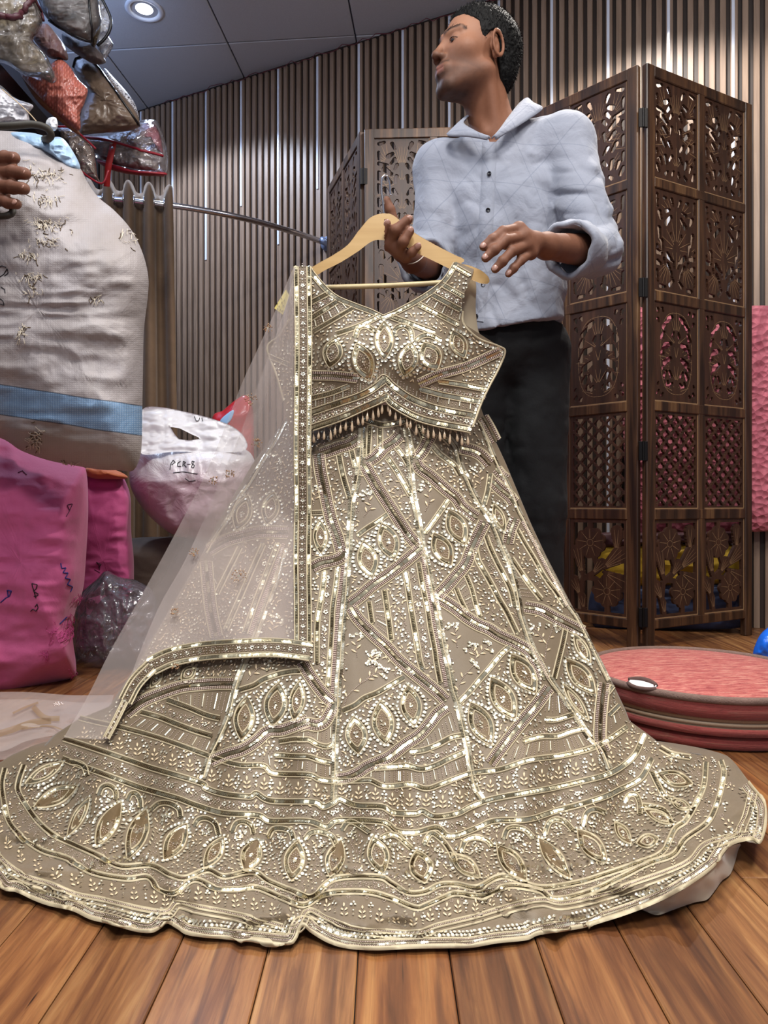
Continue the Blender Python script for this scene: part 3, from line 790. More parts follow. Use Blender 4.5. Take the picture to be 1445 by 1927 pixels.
bagF = puff('garment_bag', [(108, 238), (130, 240), (160, 262), (176, 282), (183, 328), (186, 343), (152, 326), (130, 292), (113, 262)], 2.10, 0.045, wr=[(.014, .04, .05, 'r')], mats=[filmm('brown_film', '#9b8a80', 0.6, 0.1, 30, 0.5)], seed=16,
            label='small smoky plastic bag with maroon edge hanging below the shelf', category='bag')
MB().tube([P(x, y, 2.07) for x, y in crom([(108, 238), (135, 241), (162, 263), (180, 280)], 20)], .003, 6).tube([P(x, y, 2.06) for x, y in crom([(140, 310), (160, 328), (185, 344), (196, 342), (204, 320)], 20)], .003, 6).obj('piping', redp, bagF, True)

# ---- woven sack with blue stripe
tw = NT('woven_poly_sack'); v = tw.coord('UV', (1, 1, 1))
sx = tw.node('ShaderNodeSeparateXYZ'); tw.l.new(v, sx.inputs[0])
yy = tw.math('SUBTRACT', sx.outputs[1], tw.math('MULTIPLY', sx.outputs[0], 0.150))
yy = tw.math('ADD', yy, tw.math('MULTIPLY', tw.noise(v, 9, 2), 0.006))
band = tw.math('MULTIPLY', tw.math('GREATER_THAN', yy, 0.727), tw.math('LESS_THAN', yy, 0.783))
edge = tw.math('LESS_THAN', tw.math('MINIMUM', tw.math('ABSOLUTE', tw.math('SUBTRACT', yy, 0.727)), tw.math('ABSOLUTE', tw.math('SUBTRACT', yy, 0.783))), 0.0011)
wa = tw.node('ShaderNodeTexWave', wave_type='BANDS', bands_direction='X'); wa.inputs['Scale'].default_value = 70; wa.inputs['Distortion'].default_value = 0.4; tw.l.new(v, wa.inputs[0])
wb = tw.node('ShaderNodeTexWave', wave_type='BANDS', bands_direction='Y'); wb.inputs['Scale'].default_value = 82; wb.inputs['Distortion'].default_value = 0.4; tw.l.new(v, wb.inputs[0])
weave = tw.math('MULTIPLY', wa.outputs[1], wb.outputs[1])
dirt = tw.noise(v, 7, 5, 0.6)
base = tw.mix(tw.ramp(dirt, [(0.3, 0.0), (0.75, 1.0)]), '#aaa3a5', '#8d8480')
low = tw.ramp(sx.outputs[1], [(0.0, 0.0), (0.80, 0.0), (0.90, 1.0), (1.0, 1.0)])
base = tw.mix(tw.math('MULTIPLY', low, 0.55), base, '#b0a08a')
blue = tw.mix(weave, '#6f90b4', '#98b2cc')
c = tw.mix(band, base, blue); c = tw.mix(tw.math('MULTIPLY', edge, 0.75), c, '#2f3a4a')
c = tw.mix(tw.math('MULTIPLY', weave, 0.04), c, '#ffffff')
tw.set(color=c, rough=0.55)
a = tw.bump(tw.noise(v, 34, 4, 0.6, 0.5), 0.4, 0.006); tw.bump(weave, 0.22, 0.001, a)
sack = puff('woven_sack', [(-140, 240), (0, 246), (45, 250), (80, 264), (105, 285), (135, 302), (152, 318), (166, 345), (186, 372), (215, 396), (246, 431), (268, 475), (279, 520), (278, 560), (271, 620), (269, 700), (268, 765), (267, 830), (263, 862), (250, 886), (225, 885), (190, 884), (140, 876), (90, 866), (40, 848), (0, 824), (-90, 800), (-170, 600)],
            1.60, 0.17, (70, 580), pw=3.2, wr=[(.016, .006, .012, 'r'), (.007, .012, .05, 'r'), (.003, .05, .03, 'f')], mats=[tw.m], nth=220, nr=60, seed=20, label='big white woven sack with a blue stripe, torn in places', category='sack')
bS = bvh_of(sack)
rr = random.Random(5); lines = []; dark = []
for (cx_, cy_, n, w, hh) in ((85, 328, 60, 45, 16), (80, 375, 35, 40, 12), (85, 422, 70, 36, 14), (85, 455, 30, 30, 12), (50, 480, 25, 22, 6), (62, 520, 30, 20, 6), (55, 545, 20, 12, 14), (40, 622, 24, 8, 16), (180, 562, 14, 16, 6), (65, 822, 50, 14, 18), (130, 868, 12, 40, 5), (240, 440, 20, 20, 22)):
    for k in range(n):
        x = cx_ + rr.gauss(0, w * .5); y = cy_ + rr.gauss(0, hh * .5); a = rr.choice((rr.gauss(0.25, .35), rr.gauss(1.5, .3), rr.uniform(0, 3.1))); L = rr.uniform(4, 14)
        q = [(x, y), (x + math.cos(a) * L * .5 + rr.uniform(-2, 2), y + math.sin(a) * L * .5 + rr.uniform(-2, 2)), (x + math.cos(a) * L, y + math.sin(a) * L)]
        (lines if k % 3 else dark).append(q)
draw('frayed_threads', bS, lines, 0.0007, plain('raffia_thread', '#cfc4b2', 0.6), sack, 0.003, kind='stuff')
draw('tear_gaps', bS, dark, 0.0010, plain('sack_inside', '#5f4f3d', 0.8), sack, 0.0005, kind='stuff')
draw('marker_writing', bS, [[(0, 522), (8, 516), (14, 505), (16, 514), (8, 520)], [(2, 540), (9, 545), (10, 552)], [(0, 562), (6, 566), (8, 574), (0, 572)], [(-4, 505), (4, 500), (12, 503)]], 0.0009, ink, sack, 0.001, label='black marker letters on the sack')
m = MB().tube([P(x, y, d_) for x, y, d_ in crom([(-40, 240, 1.46), (20, 237, 1.46), (60, 234, 1.47), (86, 240, 1.48), (96, 252, 1.49), (92, 261, 1.50), (84, 262, 1.53)], 40)], 0.0075, 8)
m.obj('carry_handle', plain('dark_webbing', '#2e281e', 0.6, 0, 0.3, 200), sack, True, label='dark carry handle')
puff('inner_bag', [(20, 250), (60, 250), (90, 258), (120, 262), (150, 310), (140, 322), (104, 300), (70, 282), (30, 270)], 1.58, 0.05, wr=[(.01, .05, .05, 'r')], mats=[clothm('blue_tarp', '#7fa6cc', '#b8d0e6', 0.4, 26, 200).m], parent=sack, seed=22, label='light blue lining showing at the mouth')
puff('knot', [(86, 232), (92, 222), (104, 221), (109, 234), (104, 246), (92, 244)], 1.56, 0.016, wr=[(.006, .1, .1, 'r')], mats=[plain('white_plastic', '#d9d9dc', 0.35)], parent=sack, nth=50, nr=14, label='knotted white plastic')
bagW = puff('plastic_sheet', [(-60, 150), (-5, 158), (28, 184), (62, 198), (54, 214), (55, 230), (20, 232), (-60, 236)], 1.72, 0.035, wr=[(.02, .03, .04, 'r'), (.008, .1, .1, 'r')], mats=[filmm('white_film', '#eceaf0', 0.72, 0.12, 30, 0.4)], seed=24,
            label='crinkled white plastic wrap above the woven sack', category='wrap')
MB().tube([P(x, y, 1.59) for x, y in crom([(4, 168), (30, 190), (55, 213), (72, 232), (90, 248)], 24)], 0.0012, 5).obj('twine', plain('twine', '#c8ad8a', 0.7), bagW, True)

# ---- pink bundles
tp = clothm('pink_cotton', '#c04a7e', '#d8689a', 0.75, 12, 900, 0.25, 0.3)
pinkA = puff('cloth_bundle', [(-120, 780), (0, 812), (40, 838), (90, 860), (146, 876), (162, 886), (166, 960), (161, 1060), (156, 1110), (142, 1150), (136, 1180), (138, 1212), (143, 1250), (139, 1274), (100, 1289), (50, 1309), (0, 1327), (-120, 1352)], 1.86, 0.20, (40, 1060), pw=3.0,
              wr=[(.022, .006, .011, 'r'), (.009, .011, .034, 'r'), (.003, .05, .06, 'f')], mats=[tp.m], nth=200, nr=60, seed=30, label='large bright pink cloth bundle below the woven sack', category='bundle')
bP = bvh_of(pinkA)
draw('marker_writing', bP, [[(60, 1098), (64, 1112), (68, 1126)], [(60, 1098), (70, 1100), (68, 1108), (63, 1112), (72, 1118)], [(64, 1122), (72, 1120)], [(66, 1142), (70, 1136), (72, 1144), (68, 1150), (62, 1146), (58, 1150)]], 0.0011, ink, pinkA, 0.001, label='black marker mark on the pink cloth')
draw('blue_writing', bP, [[(114, 1060), (116, 1070), (124, 1068), (118, 1078), (128, 1078), (122, 1088), (132, 1090), (126, 1100), (136, 1104), (132, 1114)], [(2, 1134), (10, 1126), (18, 1122), (22, 1112), (14, 1110), (16, 1122)], [(112, 1174), (120, 1166), (126, 1160)]], 0.0014, inkb, pinkA, 0.001, label='blue marker squiggle')
draw('marker_loop', bP, [[(124, 972), (130, 962), (136, 948), (126, 950), (130, 960)], [(34, 890), (42, 886), (50, 894)]], 0.0009, plain('faded_ink', '#5c1f48', 0.6), pinkA, 0.001)
rr = random.Random(8); lines = []
for (x0_, y0_, n, w) in ((120, 1185, 60, 12), (134, 1172, 30, 8), (88, 1228, 10, 4), (142, 1268, 24, 7), (150, 1125, 18, 5)):
    for k in range(n):
        x = x0_ + rr.gauss(0, w); y = y0_ + rr.gauss(0, w * .8); lines.append([(x, y), (x + rr.uniform(-5, 5), y + rr.uniform(0, 8)), (x + rr.uniform(-9, 6), y + rr.uniform(4, 16))])
draw('frayed_threads', bP, lines, 0.0008, plain('pink_thread', '#c8508c', 0.7), pinkA, 0.004, kind='stuff')
pinkB = puff('cloth_bundle', [(150, 890), (166, 886), (200, 884), (226, 892), (238, 910), (246, 940), (247, 1000), (252, 1060), (250, 1140), (240, 1215), (150, 1218), (140, 1050)], 2.26, 0.085, wr=[(.02, .008, .02, 'r'), (.006, .02, .06, 'r')], mats=[clothm('deep_pink_cotton', '#a83c70', '#c2548a', 0.75, 12, 900, 0.2).m], pw=3.2, seed=31,
              label='smaller pink cloth bundle tucked behind the large one', category='bundle')
puff('orange_fold', [(160, 882), (190, 878), (226, 888), (240, 900), (200, 902), (168, 898)], 2.20, 0.05, wr=[(.008, .05, .05, 'r')], mats=[clothm('orange_lining', '#a2502a', '#b8683a', 0.7).m], parent=pinkB, nth=60, nr=12, label='orange fold at the top')
bB2 = bvh_of(pinkB)
draw('marker_writing', bB2, [[(182, 1058), (186, 1064), (188, 1072)], [(182, 1058), (190, 1062), (186, 1068)], [(178, 1072), (188, 1078)]], 0.001, ink, pinkB, .001)

# ---- white plastic carrier bag with writing
twb = NT('white_carrier_film'); v = twb.coord('UV', (1, 1, 1)); s2 = twb.node('ShaderNodeSeparateXYZ'); twb.l.new(v, s2.inputs[0])
n = twb.noise(v, 11, 3); g = twb.math('ADD', s2.outputs[1], twb.math('MULTIPLY', n, 0.10))
twb.set(color=twb.mix(twb.ramp(g, [(0, 0.0), (0.915, 0.0), (0.965, 1.0), (1, 1.0)]), '#dbd9de', '#bfa3ac'), rough=0.28, spec=0.6, sss=0.0)
twb.bump(twb.noise(v, 26, 4, 0.6, 0.8), 0.6, 0.012)
wbag = puff('carrier_bag', [(262, 842), (300, 838), (350, 836), (400, 836), (440, 838), (474, 856), (480, 900), (450, 960), (405, 1010), (360, 1013), (320, 1003), (276, 966), (249, 925), (243, 892), (250, 862)], 2.34, 0.13, pw=2.8, wr=[(.02, .014, .012, 'r'), (.008, .05, .03, 'r')], mats=[twb.m], seed=34,
            label='white plastic carrier bag with handwriting, resting on the brown bundle', category='bag')
# handle flap with its die-cut opening
gx, gy = np.meshgrid(np.arange(255, 470, 2.5), np.arange(758, 862, 2.5), indexing='ij')


def polysdf(pts, x, y):
    p = np.asarray(pts, float); q = np.roll(p, -1, 0); d = np.full(x.shape, 1e9); s = np.ones(x.shape)
    for (ax, ay), (bx, by) in zip(p, q):
        ex, ey = bx - ax, by - ay; wx, wy = x - ax, y - ay
        t = np.clip((wx * ex + wy * ey) / (ex * ex + ey * ey + 1e-12), 0, 1)
        d = np.minimum(d, (wx - ex * t) ** 2 + (wy - ey * t) ** 2)
        c1 = y >= ay; c2 = y < by; c3 = ex * wy > ey * wx
        s = np.where((c1 & c2 & c3) | (~c1 & ~c2 & ~c3), -s, s)
    return s * np.sqrt(d)


fl = polysdf(crom([(268, 770), (300, 766), (345, 774), (400, 788), (440, 804), (462, 826), (460, 848), (400, 852), (330, 850), (275, 856), (263, 846), (266, 810)], 60, True), gx, gy)
ho = polysdf([(320, 803), (338, 806), (362, 818), (378, 825), (356, 829), (336, 826), (328, 816)], gx, gy)
v, fc = surface_nets2(np.maximum(fl, -ho), 255, 758, 2.5, 0.004)
px_, py_ = v[:, 0], v[:, 2]
dd = 2.27 + v[:, 1] + 0.012 * ridge(np.stack([px_ * .02, py_ * .05, px_ * 0 + 3], 1)) + (px_ - 360) * 0.0002 - 0.0008 * (py_ - 800)
wf = mesh_from('handle_flap', np.stack([(px_ - CX) / F * dd, dd, H - (py_ - HY) / F * dd], 1), fc, plain('white_carrier_handle', '#dedde2', 0.3))
link('handle_flap', wf, wbag, label='flap with a cut-out handle hole')
bW = bvh_of(wbag)
draw('marker_writing', bW, [[(320, 884), (322, 872), (326, 866), (330, 870), (323, 875)], [(340, 868), (334, 872), (334, 878), (341, 878)], [(344, 878), (345, 868), (350, 870), (346, 874), (351, 879)], [(353, 874), (358, 874)], [(366, 869), (361, 868), (361, 873), (366, 876), (364, 881), (360, 879), (362, 874), (366, 869)], [(326, 890), (345, 888), (372, 892)], [(348, 900), (356, 906), (368, 904)]], 0.0013, ink, wbag, 0.001, label='handwritten letters and number')
draw('marker_note', bvh_of(bpy.data.objects['handle_flap']), [[(366, 784), (369, 792), (374, 792), (376, 786)], [(380, 786), (382, 793)]], 0.0012, ink, wbag, .002)

puff('cloth_bundle', [(212, 1045), (220, 1022), (256, 1012), (320, 1010), (400, 1012), (440, 1040), (440, 1186), (330, 1192), (220, 1190), (213, 1120)], 2.45, 0.10, wr=[(.014, .01, .02, 'r')], mats=[clothm('brown_cloth', '#4b3d33', '#66564a', 0.8, 14).m], pw=3.5, seed=36,
     label='dull brown bundle under the white carrier bag', category='bundle')
cl = puff('plastic_bag', [(136, 1205), (142, 1150), (152, 1118), (182, 1090), (200, 1074), (226, 1086), (262, 1094), (290, 1118), (304, 1180), (296, 1236), (244, 1262), (182, 1270), (148, 1252)], 2.03, 0.10, wr=[(.03, .02, .02, 'r'), (.012, .06, .05, 'r')], mats=[filmm('crumpled_film', '#cfc6d4', 0.16, 0.08, 24, 0.5)], seed=38, nr=44,
          label='crumpled empty clear plastic bag on the floor by the pink bundle', category='bag')
puff('inner_fold', [(160, 1180), (190, 1130), (220, 1120), (262, 1150), (270, 1210), (230, 1240), (180, 1235)], 2.03, 0.05, wr=[(.025, .03, .03, 'r')], mats=[bpy.data.materials['crumpled_film']], parent=cl, seed=39)
rp = puff('red_packet', [(398, 792), (420, 772), (444, 752), (462, 744), (474, 760), (478, 830), (472, 1006), (410, 1006), (402, 900)], 2.56, 0.04, (438, 880), pw=6, wr=[(.012, .02, .02, 'r')], mats=[plain('red_glossy_pack', '#b0242c', 0.25, 0, 0.25, 14)], seed=40,
          label='glossy red packet behind the sheer scarf', category='packet')
puff('label', [(414, 792), (428, 778), (440, 772), (436, 788), (424, 800)], 2.515, 0.004, wr=[], mats=[plain('pale_blue_label', '#9cc4ea', 0.3)], parent=rp, nth=30, nr=6, label='pale blue label')

# ---- curtain on a curved rail
railp = crom([(60, 366, 2.80), (150, 371.5, 2.835), (240, 378, 2.875), (340, 389, 2.935), (450, 409, 3.04), (550, 436, 3.20), (616, 458.5, 3.345)], 60)
rail3 = [P(x, y, d_) for x, y, d_ in railp]
chrome = plain('chrome_tube', '#cfcfd4', 0.16, 1.0)
rail = link('curtain_rail', MB().tube(rail3, 0.0125, 14).mesh('curtain_rail', chrome, True), label='curved chrome curtain rail fixed to the slatted wall', category='rail')
m = MB(); e = rail3[-1]; R = Matrix.Translation(e) @ Matrix.Rotation(wang, 4, 'Z') @ Matrix.Rotation(math.radians(90), 4, 'X')
m.lathe([(0.0005, -.008), (0.03, -.008), (0.034, -.002), (0.034, .004), (0.016, .008), (0.016, .05), (.0005, .05)], 24, 0, R); m.obj('wall_bracket', plain('bracket_plastic', '#8fa2c8', 0.25, 0.4), rail, True, label='bluish bracket at the wall')
A, WL = 0.032, 0.078
sc_ = np.array([[p.x, p.y, p.z] for p in rail3]); sL = np.concatenate([[0], np.cumsum(np.linalg.norm(np.diff(sc_, axis=0), axis=1))])
s_end = sL[np.argmin(np.abs(railp[:, 0] - 316))]
ss = np.linspace(0.10, s_end + 0.012, 300); zz = np.linspace(1.735, 0.015, 46)
bx = np.interp(ss, sL, sc_[:, 0]); by = np.interp(ss, sL, sc_[:, 1]); tx = np.gradient(bx, ss); ty = np.gradient(by, ss)
ph = 2 * np.pi * (ss - s_end) / WL + np.pi / 2
V = []
for k, z in enumerate(zz):
    u = (1.735 - z) / 1.72
    am = A * (1 - 0.25 * u) * (1 + .2 * fbm(np.stack([ss * 9, ss * 0 + u * 1.2, ss * 0], 1), 2))
    _s = np.sin(ph + 0.5 * u * vnoise(np.stack([ss * 5, ss * 0 + 2, ss * 0 + u], 1))); off = am * np.sign(_s) * np.abs(_s) ** 0.55
    spread = 0.035 * u * np.clip((ss - s_end + .1) * 12, 0, 1)
    V.append(np.stack([bx + ty * off + tx * spread, by - tx * off, np.full_like(ss, z) + (0.016 * (np.clip(np.sin(ph), -.4, 1)) * max(0, 1 - k / 3))], 1))
V = np.array(V).reshape(-1, 3)
cm = clothm('brown_curtain', '#5c4733', '#765c42', 0.75, 20, 800, 0.2)
cur = link('curtain', mesh_from('curtain', V, grid_faces(46, 300), cm.m), label='brown pleated curtain bunched at the left of the rail', category='curtain')
cur.modifiers.new('thick', 'SOLIDIFY').thickness = 0.002
m = MB()
for k in range(14):
    s = s_end - WL * 0.25 - k * WL / 2 * 1.0
    if s < 0.12: break
    p = Vector((np.interp(s, sL, sc_[:, 0]), np.interp(s, sL, sc_[:, 1]), np.interp(s, sL, sc_[:, 2]))); t_ = Vector((np.interp(s, ss, tx), np.interp(s, ss, ty), 0)).normalized()
    u = t_.cross(Vector((0, 0, 1)))
    m.tube([p + (u * math.cos(a) + Vector((0, 0, 1)) * math.sin(a)) * 0.021 for a in np.linspace(0, 2 * math.pi, 20, endpoint=False)], .0035, 6, closed=True)
m.obj('eyelets', chrome, cur, True, kind='stuff')

# ---- round red floor cushion
pc = P(1318, 945, 1.53); pr = 0.232; pz = 0.105
tt = NT('red_woven_top'); v = tt.coord('Object', (30, 150, 150)); v2 = tt.coord('Object', (60, 260, 260))
n1 = tt.noise(v, 1.0, 4, 0.7); n2 = tt.noise(v2, 1.0, 3, 0.7)
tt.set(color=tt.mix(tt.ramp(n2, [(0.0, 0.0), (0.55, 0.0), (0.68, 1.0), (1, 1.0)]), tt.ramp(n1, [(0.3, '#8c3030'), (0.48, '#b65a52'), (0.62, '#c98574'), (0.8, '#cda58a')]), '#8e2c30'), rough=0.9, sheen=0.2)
tt.bump(n2, 0.6, 0.002)
tsd = NT('red_woven_side'); v = tsd.coord('Object', (9, 9, 90)); n1 = tsd.noise(v, 1.0, 4, 0.7, 1.5); v2 = tsd.coord('Object', (160, 160, 300)); n2 = tsd.noise(v2, 1.0, 2)
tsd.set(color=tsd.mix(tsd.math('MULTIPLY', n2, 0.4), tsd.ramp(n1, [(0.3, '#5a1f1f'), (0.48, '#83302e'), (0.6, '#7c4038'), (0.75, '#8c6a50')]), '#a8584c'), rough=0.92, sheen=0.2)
tsd.bump(n1, 0.7, 0.003)
pouf = empty('floor_cushion', (pc.x, pc.y, 0), label='round red woven floor cushion with a zip and a torn edge', category='cushion')
prof = []
for a in np.linspace(-90, 90, 9): prof.append((pr - 0.012 + 0.012 * math.cos(math.radians(a)), 0.013 + 0.012 * math.sin(math.radians(a))))
side = prof + [(pr + .004, 0.030), (pr + 0.004, 0.044)]
MB().lathe([(0.001, 0.001)] + side, 96).obj('lower_side', tsd.m, pouf, True)
MB().lathe([(pr + .003, 0.044), (pr - .001, 0.0455), (pr + .002, 0.047), (pr + .002, .052), (pr - .001, .0535), (pr - .001, .0545), (pr + .002, .056), (pr + .002, .060), (pr + .0035, .0615)], 96).obj('zip_band', plain('tan_zip_tape', '#8d7660', 0.6, 0, 0.2, 300), pouf, True, label='tan zip band')
MB().lathe([(pr + .004, .0612), (pr + .005, 0.075), (pr + .004, .088), (pr + .002, .092)], 96).obj('upper_side', tsd.m, pouf, True)
pipe = plain('worn_grey_piping', '#7a6258', 0.95, 0, 0.35, 60, 0.8, 300)
MB().tube([(math.cos(a) * (pr + .001), math.sin(a) * (pr + .001), .0955) for a in np.linspace(0, 2 * math.pi, 90, endpoint=False)], 0.0075, 10, closed=True).obj('piping', pipe, pouf, True, label='worn greyish rim')
V, R_ = [], np.linspace(0, 1, 16)
for r in R_:
    for a in np.linspace(0, 2 * np.pi, 96, endpoint=False): V.append((r * pr * math.cos(a), r * pr * math.sin(a), .0965 + .014 * (1 - r ** 3)))
link('top_panel', mesh_from('top_panel', V, grid_faces(16, 96, 0, True), tt.m), pouf)
# the tear: dark lips and white foam
tx0, tx1 = P(1156, 1279, 1.385), P(1231, 1292, 1.355)
loc = lambda p: Vector((p.x - pc.x, p.y - pc.y, p.z))
lips, foam = MB(), MB()
a0, a1 = loc(tx0), loc(tx1)
n = 18; up, dn = [], []
for k in range(n + 1):
    q = a0.lerp(a1, k / n); w = math.sin(math.pi * k / n) ** 0.7
    rad = math.hypot(q.x, q.y); q = Vector((q.x / rad * (pr + .001), q.y / rad * (pr + .001), .1))
    out = Vector((q.x, q.y, 0)).normalized()
    up.append(q - out * .012 * w + Vector((0, 0, .0085 + .003 * w))); dn.append(q + out * .008 * w + Vector((0, 0, .002 - .003 * w)))
lips.tube(up, [0.004 + .002 * math.sin(math.pi * k / n) for k in range(n + 1)], 8); lips.tube(dn, 0.0042, 8)
lips.obj('torn_edge', plain('frayed_brown', '#5e4640', 0.95, 0, 0.3, 200), pouf, True)
fv = []
for k in range(n + 1): fv += [up[k], (up[k] + dn[k]) / 2 + Vector((0, -.003, .004)), dn[k]]
foam.add(fv, [(3 * k + a, 3 * k + a + 1, 3 * k + a + 4, 3 * k + a + 3) for k in range(n) for a in (0, 1)])
foam.obj('foam', plain('white_foam', '#ece8e6', 0.9), pouf, True, label='white foam showing in the tear')

# ---- goods stacked behind the screen, blue film on the floor
quilt = clothm('pink_quilt', '#b04a5e', '#d77f8c', 0.8, 40, 500, 0.2)
vq = quilt.coord('Object'); vv_ = quilt.node('ShaderNodeTexVoronoi'); vv_.inputs['Scale'].default_value = 46; quilt.l.new(vq, vv_.inputs[0]); quilt.bump(vv_.outputs[0], 0.8, 0.02)
puff('quilt_roll', [(1180, 592), (1240, 584), (1330, 582), (1440, 575), (1540, 590), (1560, 760), (1550, 985), (1440, 1000), (1240, 1000), (1190, 990), (1170, 760)], 2.56, 0.035, pw=5, grad=(-.00055, 0), wr=[(.01, .03, .03, 'f')], mats=[quilt.m], seed=50, label='bumpy pink quilt roll standing behind the right screen leaf', category='quilt')
puff('cloth_roll', [(1130, 1032), (1200, 1026), (1300, 1024), (1396, 1028), (1402, 1060), (1396, 1095), (1250, 1100), (1130, 1098)], 2.56, 0.03, pw=4, grad=(-.0004, 0), wr=[(.01, .02, .04, 'r')], mats=[clothm('mustard_cloth', '#c39a1c', '#e0b93a', 0.6, 12).m], seed=51, label='mustard yellow cloth roll seen through the lowest screen panels', category='cloth')
puff('cloth_roll', [(1120, 1100), (1200, 1102), (1300, 1102), (1396, 1102), (1402, 1140), (1396, 1180), (1250, 1184), (1120, 1180)], 2.56, 0.03, pw=4, grad=(-.0004, 0), wr=[(.01, .02, .04, 'r')], mats=[clothm('navy_cloth', '#26304e', '#3a4a72', 0.6, 12).m], seed=52, label='navy cloth roll on the floor behind the screen', category='cloth')
puff('cloth_roll', [(1120, 1004), (1250, 1002), (1396, 1000), (1402, 1012), (1396, 1022), (1250, 1022), (1130, 1030)], 2.56, 0.03, pw=4, grad=(-.0004, 0), wr=[(.01, .02, .04, 'r')], mats=[clothm('maroon_cloth', '#3a1a20', '#55262e', 0.6, 12).m], seed=54, label='dark maroon cloth roll between the pink quilt and yellow cloth', category='cloth')
puff('plastic_wrap', [(1416, 1240), (1420, 1216), (1436, 1188), (1470, 1172), (1530, 1180), (1540, 1276), (1420, 1278)], 1.87, 0.05, wr=[(.02, .03, .03, 'r')], mats=[plain('blue_film', '#1f6be0', 0.25, 0, 0.3, 20)], seed=53, label='bright blue crumpled plastic behind the red cushion', category='plastic')

# ================================================================ embroidered skirt, blouse and scarf
def smooth_table(xs, ys, lo, hi, win):
    x = np.arange(lo, hi + 1.0); y = np.interp(x, xs, ys); k = np.ones(win) / win
    y = np.convolve(np.pad(y, win // 2, mode='edge'), k, 'same')[win // 2: win // 2 + len(x)]
    return lambda v: np.interp(v, x, y)


f_dc = smooth_table([740, 775, 900, 1000, 1100, 1200, 1300, 1400, 1450, 1500, 1550, 1600, 1650, 1700, 1750, 1800],
                    [1.48, 1.47, 1.40, 1.33, 1.26, 1.185, 1.11, 1.04, 1.01, .975, .945, .91, .868, .81, .765, .72], 700, 1840, 61)
f_L = smooth_table([740, 775, 870, 983, 1043, 1149, 1250, 1340, 1385, 1410, 1430, 1470, 1560, 1800], [545, 540, 477, 410, 380, 318, 258, 205, 150, 80, 40, -20, -45, -45], 700, 1840, 21)
f_R = smooth_table([740, 775, 870, 983, 1043, 1149, 1250, 1340, 1385, 1410, 1430, 1470, 1560, 1800], [900, 906, 950, 997, 1025, 1080, 1135, 1175, 1215, 1290, 1370, 1405, 1440, 1440], 700, 1840, 21)


def D_skirt(px, py):
    px, py = np.broadcast_arrays(np.asarray(px, float), np.asarray(py, float))
    L, R = f_L(py), f_R(py); s = np.clip((px - (L + R) / 2) / ((R - L) / 2), -1.15, 1.15)
    d = f_dc(py) + 0.13 * s * s
    q = np.stack([px.ravel() * .011, py.ravel() * .004, px.ravel() * 0 + 4], 1)
    fold = fbm(q, 2).reshape(px.shape)
    d = d - 0.018 * fold * np.clip((py - 880) / 260, 0, 1)
    d = d - 0.007 * np.sin(px * 0.047 + 0.9 * np.sin(py * .012)) * np.clip((py - 1330) / 120, 0, 1)
    q2 = np.stack([px.ravel() * .012, py.ravel() * .02, px.ravel() * 0 + 9], 1)
    zl = 0.006 + 0.030 * np.clip((px - 1130) / 170, 0, 1) + 0.012 * np.clip(ridge(q2, 2).reshape(px.shape), 0, 1)
    zl = zl * np.clip((1800 - py) / 60, 0.35, 1)
    fl = (H - zl) * F / np.maximum(py - HY, 60)
    w = np.clip((py - 1250) / 80, 0, 1)
    k = 0.012
    hh = np.clip(0.5 + 0.5 * (fl - d) / k, 0, 1)
    m = fl * (1 - hh) + d * hh - k * hh * (1 - hh)
    return d * (1 - w) + m * w


def D_blouse(px, py):
    px, py = np.broadcast_arrays(np.asarray(px, float), np.asarray(py, float))
    s = (px - 725) / 215
    d = 1.462 + 0.05 * s ** 2 * np.clip((py - 560) / 120, 0, 1) + .012 * s * 0
    for cx_ in (655, 795): d = d - 0.050 * np.exp(-((px - cx_) / 62) ** 2 - ((py - 668) / 62) ** 2)
    d = d - 0.045 * np.clip((py - 640) / 170, 0, 1.1)
    d = d - 0.006 * fbm(np.stack([px.ravel() * .02, py.ravel() * .02, px.ravel() * 0 + 1], 1), 2).reshape(px.shape)
    return d


_fb = smooth_table([480, 503, 600, 700, 800, 900, 1000, 1300], [1.468, 1.455, 1.412, 1.385, 1.372, 1.365, 1.36, 1.36], 460, 1500, 41)


def D_scarf(px, py):
    px, py = np.broadcast_arrays(np.asarray(px, float), np.asarray(py, float))
    return np.minimum(_fb(py), np.where(py > 800, D_skirt(px, py) - 0.016, 9))


def D_scarf_floor(px, py):
    px, py = np.broadcast_arrays(np.asarray(px, float), np.asarray(py, float))
    return np.minimum(D_skirt(px, py) - 0.016, (H - 0.01) * F / np.maximum(py - HY, 60))


